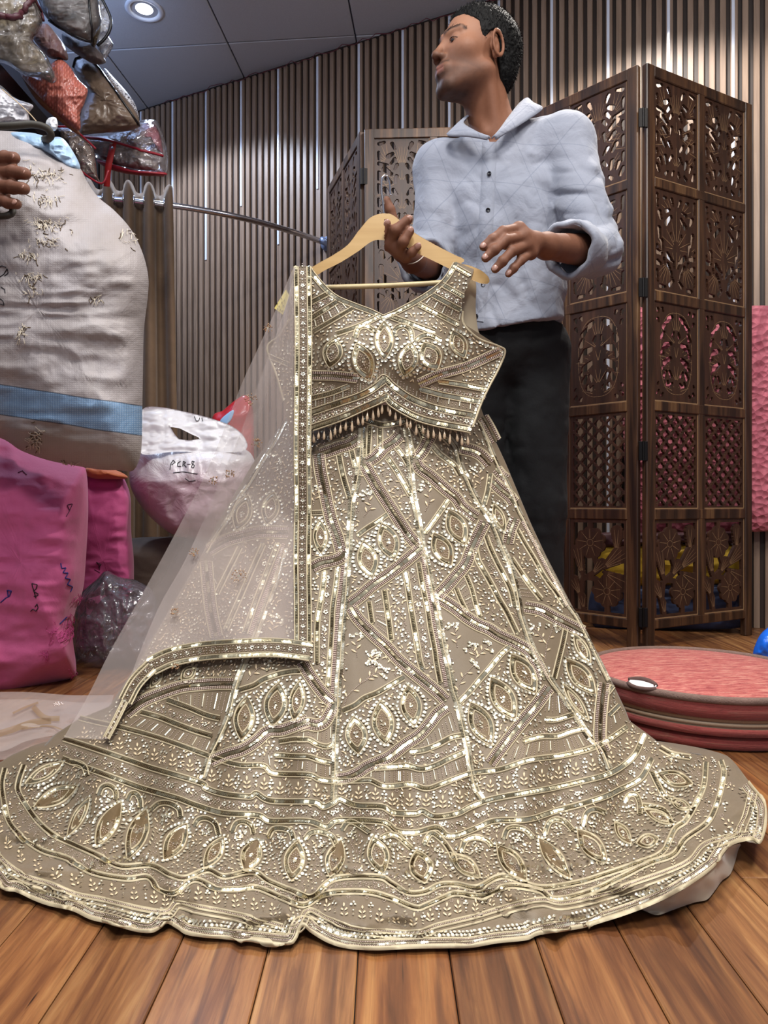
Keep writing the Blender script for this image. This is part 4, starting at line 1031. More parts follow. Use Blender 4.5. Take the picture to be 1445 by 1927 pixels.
class Emb:
    """Embroidery worked on a surface D(px, py): every motif is real raised geometry."""
    def __init__(s, D): s.D = D; s.buf = {}; s.mask = np.zeros((965, 800), bool)
    def pos(s, q, lift=0.0):
        q = np.asarray(q, float).reshape(-1, 2); e = 1.5
        p = Pn(q[:, 0], q[:, 1], s.D(q[:, 0], q[:, 1])); px_ = Pn(q[:, 0] + e, q[:, 1], s.D(q[:, 0] + e, q[:, 1])); py_ = Pn(q[:, 0], q[:, 1] + e, s.D(q[:, 0], q[:, 1] + e))
        n = np.cross(px_ - p, py_ - p); n /= np.linalg.norm(n, axis=1)[:, None] + 1e-12
        v = np.array([0, 0, H]) - p; fl = np.sign((n * v).sum(1))[:, None]; n = n * fl
        n = n + 0.0
        return (p + n * np.asarray(lift).reshape(-1, 1) if np.ndim(lift) else p + n * lift), n
    def mark(s, q, r):
        q = np.asarray(q, float); xs = ((q[:, 0] + 60) / 2).astype(int); ys = ((q[:, 1] - 450) / 2).astype(int); k = int(r / 2) + 1
        for a in range(-k, k + 1):
            for b in range(-k, k + 1):
                if a * a + b * b <= k * k: s.mask[np.clip(xs + a, 0, 964), np.clip(ys + b, 0, 799)] = True
    def free(s, x, y): return not s.mask[min(964, max(0, int((x + 60) / 2))), min(799, max(0, int((y - 450) / 2)))]
    def add(s, g, v, f, m):
        b = s.buf.setdefault(g, [[], [], [], 0]); b[0].append(np.asarray(v, float).reshape(-1, 3)); f = np.asarray(f, int)
        if f.shape[1] == 4: f = np.concatenate([f[:, [0, 1, 2]], f[:, [0, 2, 3]]])
        b[1].append(f + b[3]); b[2].append(np.full(len(f), m)); b[3] += len(b[0][-1])
    def ribbon(s, g, poly, w, h, m, lift=0.0006, step=3.2, taper=False):
        p = np.asarray(poly, float); n = max(3, int(np.linalg.norm(np.diff(p, axis=0), axis=1).sum() / step))
        p = crom(p, n); t = np.gradient(p, axis=0); t /= np.linalg.norm(t, axis=1)[:, None] + 1e-9; nn = np.stack([-t[:, 1], t[:, 0]], 1)
        cols = np.array([-.5, -.28, .28, .5]); hs = np.array([0, 1, 1, 0]) * h + lift
        ww = w * (np.sin(np.linspace(0.15, math.pi - .15, n)) if taper else np.ones(n))
        q = p[:, None] + nn[:, None] * (cols[None, :, None] * ww[:, None, None])
        v, _ = s.pos(q.reshape(-1, 2), np.tile(hs, n))
        s.add(g, v, grid_faces(n, 4), m); return p
    def stamp(s, g, q, tdir, T, TF, sx, sy, sz, m, lift=0.001, tilt=None):
        """Copies of template T (verts in px-like units) at frame points q, x-axis along tdir on the surface."""
        q = np.asarray(q, float).reshape(-1, 2)
        if len(q) == 0: return
        p, n = s.pos(q, lift); td = np.broadcast_to(np.asarray(tdir, float).reshape(-1, 2), q.shape)
        p2, _ = s.pos(q + td * 2.0, lift); t = p2 - p; t -= n * (t * n).sum(1)[:, None]; t /= np.linalg.norm(t, axis=1)[:, None] + 1e-12
        b = np.cross(n, t); sc = (p[:, 1] / F)[:, None, None]
        if tilt is not None:
            a = np.asarray(tilt)[:, 0:1]; c = np.asarray(tilt)[:, 1:2]
            n2 = n + t * a + b * c; n2 /= np.linalg.norm(n2, axis=1)[:, None]; t = t - n2 * (t * n2).sum(1)[:, None]; t /= np.linalg.norm(t, axis=1)[:, None]; b = np.cross(n2, t); n = n2
        sx, sy, sz = (np.broadcast_to(np.asarray(a, float).reshape(-1, 1, 1), (len(q), 1, 1)) for a in (sx, sy, sz))
        v = p[:, None] + (t[:, None] * T[None, :, 0:1] * sx + b[:, None] * T[None, :, 1:2] * sy + n[:, None] * T[None, :, 2:3] * sz) * sc
        k = len(T); f = (TF[None] + (np.arange(len(q)) * k)[:, None, None]).reshape(-1, 3)
        s.add(g, v.reshape(-1, 3), f, m)
    # ---- stitches
    def cord(s, g, poly, w=2.6): return s.ribbon(g, poly, w, 0.0014, 0)
    def sequins(s, g, poly, w=8.0, step=3.1, m=1):
        p = np.asarray(poly, float); n = max(2, int(np.linalg.norm(np.diff(p, axis=0), axis=1).sum() / step)); p = crom(p, n) if len(p) > 1 else p
        t = np.gradient(p, axis=0)
        run = np.repeat(RNG.normal(0, .24, n // 6 + 2), 6)[:n]; run2 = np.repeat(RNG.normal(0, .20, n // 6 + 2), 6)[:n]
        tl = np.stack([-0.34 + run + RNG.normal(0, .07, n), run2 + RNG.normal(0, .07, n)], 1)
        s.stamp(g, p, t, *T_SEQ, w / 2, w / 2, w / 2, m, 0.0013, tl)
    def beads(s, g, poly, off=0.0, step=3.4, r=1.95, m=2):
        p = np.asarray(poly, float); n = max(2, int(np.linalg.norm(np.diff(p, axis=0), axis=1).sum() / step)); p = crom(p, n)
        t = np.gradient(p, axis=0); u = t / (np.linalg.norm(t, axis=1)[:, None] + 1e-9); p = p + np.stack([-u[:, 1], u[:, 0]], 1) * off
        s.stamp(g, p, t + RNG.normal(0, .3, t.shape), *T_BEAD, r * 1.15, r * .9, r, m, 0.0012)
    def off(s, poly, o):
        p = crom(np.asarray(poly, float), max(4, len(poly) * 4)); t = np.gradient(p, axis=0); t /= np.linalg.norm(t, axis=1)[:, None] + 1e-9
        return p + np.stack([-t[:, 1], t[:, 0]], 1) * o
    def tri(s, g, poly, W=24.0):
        k = W / 24.0
        s.ribbon(g, poly, W, 0.0003, 4, 0.0001)
        for o in (-11.5, 11.5): s.cord(g, s.off(poly, o * k), 2.4)
        for o in (-8.4, -5.6, 5.6, 8.4): s.beads(g, poly, o * k)
        s.sequins(g, poly, 7.0 * k)
        s.mark(crom(poly, 40), W / 2 + 1)
    def band(s, g, poly, W=10.0, m=1):
        s.ribbon(g, poly, W, 0.0003, 4, 0.0001)
        for o in (-.5, .5): s.cord(g, s.off(poly, o * W), 2.5)
        s.sequins(g, poly, W * .66, m=m); s.mark(crom(poly, 40), W / 2 + 1.5)
    def dseq(s, g, poly, W=13.0):
        s.ribbon(g, poly, W, 0.0003, 4, 0.0001)
        for o in (-W * .29, W * .29): s.sequins(g, s.off(poly, o), W * .50, 2.9, 3)
        s.cord(g, poly, 2.2); s.mark(crom(poly, 60), W / 2 + 1)
    def lens(s, x1, y1, x2, y2, w, k=1.0, n=18):
        a, b = np.array([x1, y1], float), np.array([x2, y2], float); c = (a + b) / 2; a, b = c + (a - c) * k, c + (b - c) * k
        ax = b - a; nn = np.array([-ax[1], ax[0]]) / np.linalg.norm(ax); t = np.linspace(0, 1, n)[:, None]
        sh = np.sin(math.pi * t) ** 0.85 * w * k / 2
        up = a + ax * t + nn * sh; dn = b - ax * t - nn * sh
        return np.vstack([up, dn[1:]])
    def eye(s, g, x1, y1, x2, y2, w, ring=True, dots=None):
        o = s.lens(x1, y1, x2, y2, w); i = s.lens(x1, y1, x2, y2, w, .62); mid = s.lens(x1, y1, x2, y2, w, .81)
        v, _ = s.pos(np.vstack([o[:-1], [[(x1 + x2) / 2, (y1 + y2) / 2]]]), 0.0004); k = len(o) - 1
        s.add(g, v, [[j, (j + 1) % k, k] for j in range(k)], 5)
        s.cord(g, o, 2.4); s.cord(g, i, 2.2)
        s.sequins(g, mid, max(3.5, w * .155), 2.6)
        c = np.array([(x1 + x2) / 2, (y1 + y2) / 2]); ax = np.array([x2 - x1, y2 - y1], float); L = np.linalg.norm(ax); ax /= L; nn = np.array([-ax[1], ax[0]])
        for sg in (-1, 1):
            for a in np.linspace(-.3, .3, 5):
                r0, r1 = .06 + .02 * RNG.random(), .20 - abs(a) * .22
                if w < 24 and abs(a) > .2: continue
                p0 = c + ax * sg * L * r0 + nn * a * w * .8; p1 = c + ax * sg * L * r1 + nn * a * w * .62
                s.beads(g, [p0, p1], 0, 2.6, 1.25, 2)
        q = c + RNG.normal(0, 1, (7, 2)) * np.array([w * .06, L * .045]); s.stamp(g, q, RNG.normal(0, 1, (7, 2)), *T_SEQ, 2.2, 2.2, 2.2, 3, .0016, RNG.normal(0, .3, (7, 2)))
        s.mark(mid, w * .22); s.mark(i, w * .3); s.mark(c[None], w * .3)
        if ring:
            rr_ = s.lens(x1, y1, x2, y2, w + 13, 1 + 5.0 / L)
            n = int(np.linalg.norm(np.diff(rr_, axis=0), axis=1).sum() / 7.2); p = resample(rr_, n)
            s.discs(g, p, 3.6); s.mark(p, 4)
    def discs(s, g, q, r=3.2, m=3):
        q = np.asarray(q, float).reshape(-1, 2); r = r * RNG.uniform(.9, 1.1, len(q))
        s.stamp(g, q, RNG.normal(0, 1, q.shape), *T_CUP, r, r, r, m, .0014, RNG.normal(0, .17, (len(q), 2)))
    def leaf(s, g, x, y, ang, L, w, m=6):
        d = np.array([math.sin(ang), -math.cos(ang)]); c = np.array([x, y]) + d * L / 2
        s.stamp(g, c, d, *T_LEAF, L / 2, w / 2, w * .5, m, .0012)
    def sprig(s, g, x, y, sz=16.0, ang=0.0, top=True):
        d = np.array([math.sin(ang), -math.cos(ang)]); 
        for k, (u, a) in enumerate(((.05, .95), (.05, -.95), (.38, .8), (.38, -.8), (.62, 0.0))): s.leaf(g, x + d[0] * sz * u, y + d[1] * sz * u, ang + a, sz * (.42 if k < 4 else .5), sz * .2)
        s.mark(np.array([[x + d[0] * sz * u, y + d[1] * sz * u] for u in (.1, .5, .9)]), sz * .35)
    def dots3(s, g, x, y, r=2.6, stem=0):
        s.discs(g, [(x, y - r * 1.1), (x - r * 1.1, y + r * .8), (x + r * 1.1, y + r * .8)], r * .95)
        if stem: s.beads(g, [(x, y + r * 2), (x, y + r * 2 + stem)], 0, 3.0, 1.0, 6); s.discs(g, [(x, y + r * 2 + stem * .5), (x, y + r * 2 + stem)], r * .8)
        s.mark(np.array([[x, y]]), r * 2.6)
    def star(s, g, x, y, r=3.2):
        a = np.arange(6) * math.pi / 3; s.stamp(g, np.stack([x + np.cos(a) * r, y + np.sin(a) * r], 1), np.stack([np.cos(a), np.sin(a)], 1), *T_BEAD, 1.5, .9, 1.1, 2, .0012)
        s.mark(np.array([[x, y]]), r)
    def blossom(s, g, x, y, r=5.0):
        a = np.arange(5) * math.pi * .4 + .3; s.discs(g, np.stack([x + np.cos(a) * r * .62, y + np.sin(a) * r * .62], 1), r * .42)
        a = np.arange(8) * math.pi / 4; s.stamp(g, np.stack([x + np.cos(a) * r * 1.35, y + np.sin(a) * r * 1.35], 1), np.stack([np.cos(a), np.sin(a)], 1), *T_BEAD, 1.4, .8, 1, 2, .0012)
    def diamond(s, g, x, y, r=5.5, ang=0.0):
        a = np.arange(4) * math.pi / 2 + ang; c = np.stack([x + np.cos(a) * r, y + np.sin(a) * r], 1)
        for k in range(4): s.beads(g, [c[k], c[(k + 1) % 4]], 0, 2.6, 1.2, 2 if k % 2 else 3)
        s.discs(g, [(x, y)], 1.9)
    def spray(s, g, pts, heads=3):
        p = crom(pts, 24); s.beads(g, pts, 0, 2.8, 1.15, 2)
        for k, i in enumerate((4, 8, 12, 16)):
            t = p[i + 1] - p[i]; a = math.atan2(t[0], -t[1]); s.leaf(g, *p[i], a + (0.9 if k % 2 else -0.9), 13, 4.6, 6)
        t = p[-1] - p[-3]; t /= np.linalg.norm(t); n = np.array([-t[1], t[0]])
        for k in range(heads):
            c = p[-1] + n * (k - (heads - 1) / 2) * 9 + t * (4 if k == heads // 2 else -1)
            s.discs(g, c + RNG.normal(0, 2.6, (5, 2)), 2.9); s.beads(g, [p[-3], c], 0, 2.8, 1.0, 2)
        s.mark(p, 5)
    def ticks(s, g, A, B, n):
        """Fringe of bead and bugle strokes hanging from curve A to curve B."""
        a, b = crom(A, n), crom(B, n)
        for k in range(n):
            q = a[k] + (b[k] - a[k]) * np.array([[.1], [.5], [RNG.uniform(.75, .95)]])
            if k % 3 == 1: s.ribbon(g, q, 2.4, .0014, 3)
            else: s.beads(g, q, 0, 2.7, 1.15, 2)
        for k in np.linspace(0, 1, 8): s.mark(a + (b - a) * k, 4)
    def border(s, g, A, B, n, r=5.0, extra=True):
        a, b = crom(A, n), crom(B, n); c = (a + b) / 2; w = np.linalg.norm(b - a, axis=1)
        for k in range(n):
            rr_ = min(r, w[k] * .33)
            if k % 2: s.diamond(g, *c[k], rr_ * 1.15)
            else: s.blossom(g, *c[k], rr_)
        m = (c[1:] + c[:-1]) / 2
        for q, ww in zip(m, w):
            for o in (-.3, .3): s.stamp(g, q + RNG.normal(0, 1.2, (3, 2)) + np.array([0, o * ww * .8]), RNG.normal(0, 1, (3, 2)), *T_BEAD, 1.5, .9, 1, 2, .0011)
        for k in np.linspace(.1, .9, 5): s.mark(a + (b - a) * k, 5)
    def flush(s, parent, mats, prefix=''):
        for g, (v, f, m, _) in s.buf.items():
            nm = g.split('#')[0]; me = mesh_from(nm, np.concatenate(v), np.concatenate(f), mats, np.concatenate(m), True)
            o = link(nm, me, parent)
            if '#stuff' in g: o['kind'] = 'stuff'


def _disc(n, cup):
    a = np.arange(n) * 2 * math.pi / n
    return np.vstack([np.stack([np.cos(a), np.sin(a), np.zeros(n)], 1), [[0, 0, cup]]]), np.array([[k, (k + 1) % n, n] for k in range(n)])


T_SEQ = _disc(7, 0.06)
_a = np.arange(8) * math.pi / 4
T_CUP = (np.vstack([np.stack([np.cos(_a), np.sin(_a), np.full(8, .22)], 1), np.stack([np.cos(_a) * .45, np.sin(_a) * .45, np.zeros(8)], 1)]),
         np.array([t for k in range(8) for t in ((k, (k + 1) % 8, 8 + (k + 1) % 8), (k, 8 + (k + 1) % 8, 8 + k))] + [(8, 8 + k, 9 + k) for k in range(1, 7)]))
T_BEAD = (np.array([[1, 0, 0], [0, 1, 0], [-1, 0, 0], [0, -1, 0], [0, 0, 1.], [0, 0, -.6]]), np.array([[0, 1, 4], [1, 2, 4], [2, 3, 4], [3, 0, 4], [1, 0, 5], [2, 1, 5], [3, 2, 5], [0, 3, 5]]))
T_LEAF = (np.array([[-1, 0, 0], [-.35, .75, .1], [.3, .8, .1], [1, 0, 0], [.3, -.8, .1], [-.35, -.75, .1], [-.3, 0, .9], [.35, 0, .9]]),
          np.array([[0, 6, 1], [1, 6, 7], [1, 7, 2], [2, 7, 3], [3, 7, 4], [4, 7, 6], [4, 6, 5], [5, 6, 0]]))

cordm = plain('zari_cord', '#c2b494', 0.55, 0.15, 0.12, 300)
goldm = NT('gold_sequin'); goldm.set(color='#cfc5a5', metal=0.88, rough=0.27); goldm = goldm.m
brightm = NT('champagne_sequin'); brightm.set(color='#e9e1c8', metal=0.70, rough=0.3); brightm = brightm.m
pinkm = NT('rose_silver_bead'); pinkm.set(color='#dec8bc', metal=0.25, rough=0.25, spec=0.7); pinkm = pinkm.m
groundm = plain('embroidery_ground', '#63523c', 0.6, 0.1, 0.2, 200)
eyem = plain('eye_ground', '#6e5a3e', 0.55, 0.15, 0.25, 260)
leafm = plain('silk_leaf_stitch', '#e2cba6', 0.42, 0.1, 0.1, 400)
EM = [cordm, goldm, pinkm, brightm, groundm, eyem, leafm]
tb = NT('beige_net_over_satin'); v = tb.coord('Object')
tb.set(color=tb.mix(tb.noise(v, 7, 4), '#675640', '#806f56'), rough=0.5, sheen=0.3)
a = tb.bump(tb.noise(v, 18, 3), 0.25, 0.006); tb.bump(tb.noise(v, 900, 2), 0.35, 0.0008, a)
netm = tb.m

# ---- traced bands (frame coordinates on the cloth)
C1 = [(150, 1352), (182, 1360), (229, 1370), (300, 1390), (387, 1421), (447, 1440), (495, 1442), (514, 1456), (579, 1459), (601, 1468), (628, 1471), (678, 1470), (698, 1470), (726, 1481), (771, 1477), (803, 1485), (834, 1475), (885, 1456), (940, 1449), (996, 1431), (1061, 1422), (1123, 1405), (1179, 1369)]
C2 = [(120, 1391), (182, 1411), (273, 1442), (377, 1474), (387, 1484), (422, 1495), (469, 1500), (482, 1494), (510, 1508), (588, 1510), (607, 1519), (628, 1511), (639, 1504), (670, 1516), (718, 1519), (740, 1530), (781, 1532), (795, 1527), (818, 1538), (859, 1532), (887, 1518), (925, 1505), (982, 1494), (1042, 1483), (1092, 1472), (1139, 1459), (1171, 1442), (1195, 1420), (1212, 1384)]
C3 = [(118, 1428), (180, 1452), (256, 1480), (331, 1502), (368, 1516), (422, 1531), (485, 1535), (510, 1546), (579, 1546), (614, 1557), (637, 1545), (718, 1548), (746, 1565), (781, 1568), (822, 1559), (840, 1573), (859, 1573), (897, 1559), (931, 1546), (991, 1543), (1045, 1527), (1092, 1515), (1139, 1499), (1164, 1487), (1205, 1466), (1226, 1429)]
C4 = [(46, 1440), (36, 1469), (35, 1491), (50, 1517), (72, 1548), (101, 1573), (142, 1592), (189, 1614), (227, 1632), (284, 1630), (321, 1648), (349, 1654), (390, 1639), (422, 1651), (475, 1642), (507, 1661), (564, 1683), (592, 1685), (632, 1655), (711, 1652), (736, 1664), (768, 1682), (800, 1680), (828, 1667), (859, 1666), (897, 1672), (935, 1653), (960, 1653), (1016, 1672), (1086, 1663), (1139, 1647), (1200, 1626), (1246, 1606), (1270, 1562), (1291, 1545), (1311, 1511), (1325, 1477), (1328, 1436)]
C5 = [(10, 1446), (4, 1476), (9, 1520), (19, 1551), (41, 1576), (79, 1602), (126, 1617), (173, 1643), (236, 1655), (277, 1652), (299, 1674), (330, 1681), (365, 1657), (406, 1673), (444, 1675), (482, 1672), (532, 1692), (573, 1705), (614, 1683), (686, 1680), (733, 1691), (781, 1710), (803, 1705), (837, 1690), (859, 1683), (909, 1688), (944, 1672), (972, 1669), (1016, 1678), (1045, 1694), (1108, 1680), (1170, 1652), (1222, 1626), (1267, 1610), (1290, 1580), (1332, 1548), (1352, 1504), (1362, 1456), (1356, 1432)]
C6 = [(-22, 1470), (-20, 1560), (0, 1614), (47, 1649), (95, 1665), (142, 1684), (189, 1693), (230, 1703), (268, 1712), (312, 1717), (334, 1698), (375, 1708), (438, 1720), (501, 1736), (554, 1746), (579, 1714), (617, 1730), (655, 1743), (718, 1753), (781, 1756), (822, 1743), (859, 1734), (903, 1723), (966, 1704), (1020, 1694), (1061, 1700), (1139, 1682), (1188, 1664), (1257, 1640), (1298, 1620), (1325, 1590), (1376, 1572), (1393, 1552), (1407, 1511), (1410, 1483), (1386, 1442)]
HE = [(-44, 1480), (-42, 1580), (0, 1667), (32, 1680), (66, 1696), (95, 1706), (136, 1715), (170, 1731), (208, 1740), (252, 1753), (285, 1756), (304, 1746), (314, 1738), (334, 1749), (356, 1761), (422, 1768), (485, 1774), (542, 1779), (558, 1768), (569, 1744), (585, 1756), (617, 1775), (655, 1786), (711, 1789), (781, 1786), (844, 1785), (887, 1784), (935, 1776), (991, 1770), (1016, 1760), (1092, 1748), (1139, 1735), (1188, 1719), (1240, 1698), (1291, 1671), (1342, 1634), (1373, 1594), (1414, 1582), (1431, 1588), (1443, 1552), (1440, 1511), (1414, 1477), (1383, 1436)]

# ---- skirt surface: rows from the waist down to the hem
NCOL = 260
R_ = [[(545, 760), (640, 762), (725, 762), (800, 762), (902, 760)], [(540, 785), (640, 790), (725, 790), (800, 790), (910, 782)], [(477, 870), (600, 873), (725, 873), (830, 873), (951, 870)], [(410, 983), (570, 988), (720, 988), (860, 988), (998, 983)],
      [(380, 1043), (550, 1048), (720, 1048), (870, 1048), (1026, 1043)], [(318, 1149), (520, 1156), (700, 1156), (900, 1156), (1081, 1149)], [(258, 1250), (480, 1262), (690, 1262), (920, 1258), (1136, 1250)], [(205, 1330), (440, 1372), (680, 1385), (940, 1366), (1176, 1334)],
      [(150, 1352)] + C1[1:-1] + [(1185, 1357)], [(100, 1384)] + C2[1:-1] + [(1216, 1379)], [(82, 1404)] + C3[1:-1] + [(1240, 1398)],
      [(60, 1404), (44, 1430)] + C4[1:-1] + [(1325, 1426), (1312, 1421)], [(20, 1422), (4, 1450)] + C5[2:-2] + [(1362, 1456), (1352, 1426), (1340, 1421)], [(-2, 1436), (-18, 1470)] + C6[1:-1] + [(1384, 1440), (1366, 1422)], [(-14, 1440), (-36, 1480)] + HE[1:-1] + [(1383, 1436), (1368, 1422)]]
# resample every row evenly, then densify between rows
rows_ = np.array([crom(r, NCOL) for r in R_])
NR = 150
key = np.concatenate([[0], np.cumsum([np.linalg.norm(rows_[k + 1][NCOL // 2] - rows_[k][NCOL // 2]) + 6 for k in range(len(rows_) - 1)])]); tq = np.linspace(0, key[-1], NR)
G = np.stack([np.stack([np.interp(tq, key, rows_[:, j, i]) for j in range(NCOL)], 1) for i in (0, 1)], -1)
SV = Pn(G[..., 0], G[..., 1], D_skirt(G[..., 0], G[..., 1])).reshape(NR, NCOL, 3)
SV[..., 2] = np.maximum(SV[..., 2], 0.003)
# the hidden back of the skirt falls behind, from side to side
NB = 40
bk = []
for r in range(NR):
    a, b = SV[r, -1], SV[r, 0]; ph_ = np.linspace(0, math.pi, NB + 2)[1:-1]; t = (1 - np.cos(ph_)) / 2
    q = a[None] * (1 - t)[:, None] + b[None] * t[:, None]
    q[:, 1] += np.sin(ph_) * (0.10 + 0.16 * r / NR) ; q[:, 2] = np.maximum(q[:, 2] * (1 - .9 * np.sin(ph_) * (r / NR) ** 3), 0.003)
    bk.append(q)
full = np.concatenate([SV, np.array(bk)], 1)
skirt = link('skirt', mesh_from('skirt', full.reshape(-1, 3), grid_faces(NR, NCOL + NB, 0, True), netm), label='flared beige bridal skirt covered in gold sequin embroidery, hem spread on the floor', category='skirt')

E = Emb(D_skirt)
nb = [0]


def G_(name='embroidered_band'):
    nb[0] += 1; return f'{name}#{nb[0]}'


S = {'S1': [(681, 808), (680, 825), (678, 849), (676, 879), (669, 919), (662, 944), (660, 981), (658, 1009), (657, 1035), (653, 1083), (650, 1125), (644, 1180), (640, 1249), (637, 1281), (635, 1337), (631, 1392), (630, 1448), (628, 1489), (626, 1508)],
     'S2': [(764, 806), (768, 829), (770, 864), (773, 891), (777, 933), (783, 961), (791, 1002), (795, 1028), (802, 1055), (809, 1090), (816, 1122), (822, 1145), (829, 1187), (835, 1221), (843, 1250), (851, 1292), (862, 1328), (870, 1366), (879, 1408), (885, 1450), (895, 1486), (907, 1505)],
     'S3': [(846, 826), (858, 843), (864, 868), (873, 891), (878, 900), (889, 926), (903, 951), (914, 966), (928, 989), (939, 1015), (947, 1036), (958, 1059), (964, 1080), (971, 1108), (976, 1135), (979, 1155), (988, 1184), (1002, 1222), (1020, 1255), (1038, 1284), (1064, 1319), (1085, 1352), (1108, 1387), (1132, 1413), (1146, 1447)],
     'S4': [(903, 795), (914, 822), (925, 850), (934, 871), (952, 906), (966, 935), (975, 960), (986, 980), (997, 1005), (1011, 1031), (1025, 1056), (1038, 1083), (1052, 1108), (1068, 1138), (1083, 1160), (1100, 1192), (1118, 1228), (1131, 1254), (1144, 1281)],
     'S0': [(537, 794), (523, 822), (505, 852), (486, 882), (468, 912), (447, 942), (431, 974), (408, 1009), (389, 1041)],
     'S0b': [(536, 1033), (521, 1088), (501, 1141), (483, 1192), (456, 1259), (442, 1301), (431, 1347), (412, 1391), (394, 1428), (382, 1465)]}
for k, p in S.items(): E.dseq(G_('seam_band'), p, 13 if k in ('S1', 'S2', 'S3', 'S0b') else 10)
TRI = [[(604, 855), (622, 849), (638, 843), (657, 837), (675, 826)], [(600, 856), (603, 885), (610, 919), (617, 954), (626, 988), (635, 1012), (642, 1039)], [(693, 869), (707, 860), (723, 843), (740, 832), (751, 821)],
       [(685, 875), (698, 897), (712, 921), (729, 947), (744, 970), (759, 994), (770, 1010), (786, 1028)], [(661, 1136), (679, 1122), (698, 1105), (719, 1090), (740, 1075), (760, 1059), (779, 1043), (794, 1030)],
       [(661, 1145), (671, 1162), (685, 1178), (705, 1198), (726, 1217), (750, 1243), (778, 1267), (799, 1284), (824, 1305), (837, 1318)], [(634, 1467), (654, 1464), (673, 1456), (691, 1444), (712, 1435), (733, 1425), (761, 1403), (788, 1385), (809, 1362), (822, 1345), (839, 1332)],
       [(784, 871), (790, 882), (809, 896), (826, 911), (842, 925), (858, 938), (871, 956), (895, 974)], [(784, 862), (795, 849), (804, 832), (812, 815)], [(865, 843), (878, 846), (892, 850), (906, 858), (920, 873)],
       [(823, 1122), (840, 1105), (859, 1083), (876, 1062), (884, 1041), (892, 1022), (903, 1000), (911, 984)], [(822, 1125), (837, 1133), (858, 1147), (878, 1163), (899, 1176), (920, 1185), (939, 1197), (973, 1213), (996, 1228), (1017, 1263), (1023, 1278)],
       [(923, 1437), (949, 1402), (979, 1363), (1008, 1328), (1032, 1296)], [(988, 1143), (1017, 1149), (1043, 1163), (1073, 1178), (1096, 1190)], [(955, 1022), (961, 997), (969, 977)], [(928, 908), (941, 921), (958, 935), (966, 946)],
       [(1136, 1287), (1132, 1322), (1129, 1358), (1129, 1393), (1138, 1416)], [(589, 1068), (606, 1060), (622, 1057), (640, 1051), (650, 1041)], [(563, 1367), (578, 1363), (595, 1366), (610, 1360), (620, 1345), (628, 1330)], [(568, 1247), (583, 1272), (599, 1295), (613, 1312), (626, 1323)],
       [(398, 1433), (426, 1421), (456, 1412), (482, 1396), (505, 1377), (530, 1375), (556, 1366), (579, 1356)], [(238, 1343), (268, 1321), (306, 1305), (344, 1293), (382, 1289), (410, 1287), (438, 1287)], [(394, 1036), (426, 1018), (456, 1009), (491, 1002), (542, 1003)], [(388, 1058), (393, 1111), (398, 1151), (408, 1199)], [(934, 884), (944, 896), (952, 902)], [(908, 786), (920, 806), (932, 830)]]
for p in TRI: E.tri(G_('beaded_band'), p, 22 if len(p) < 4 else 24)
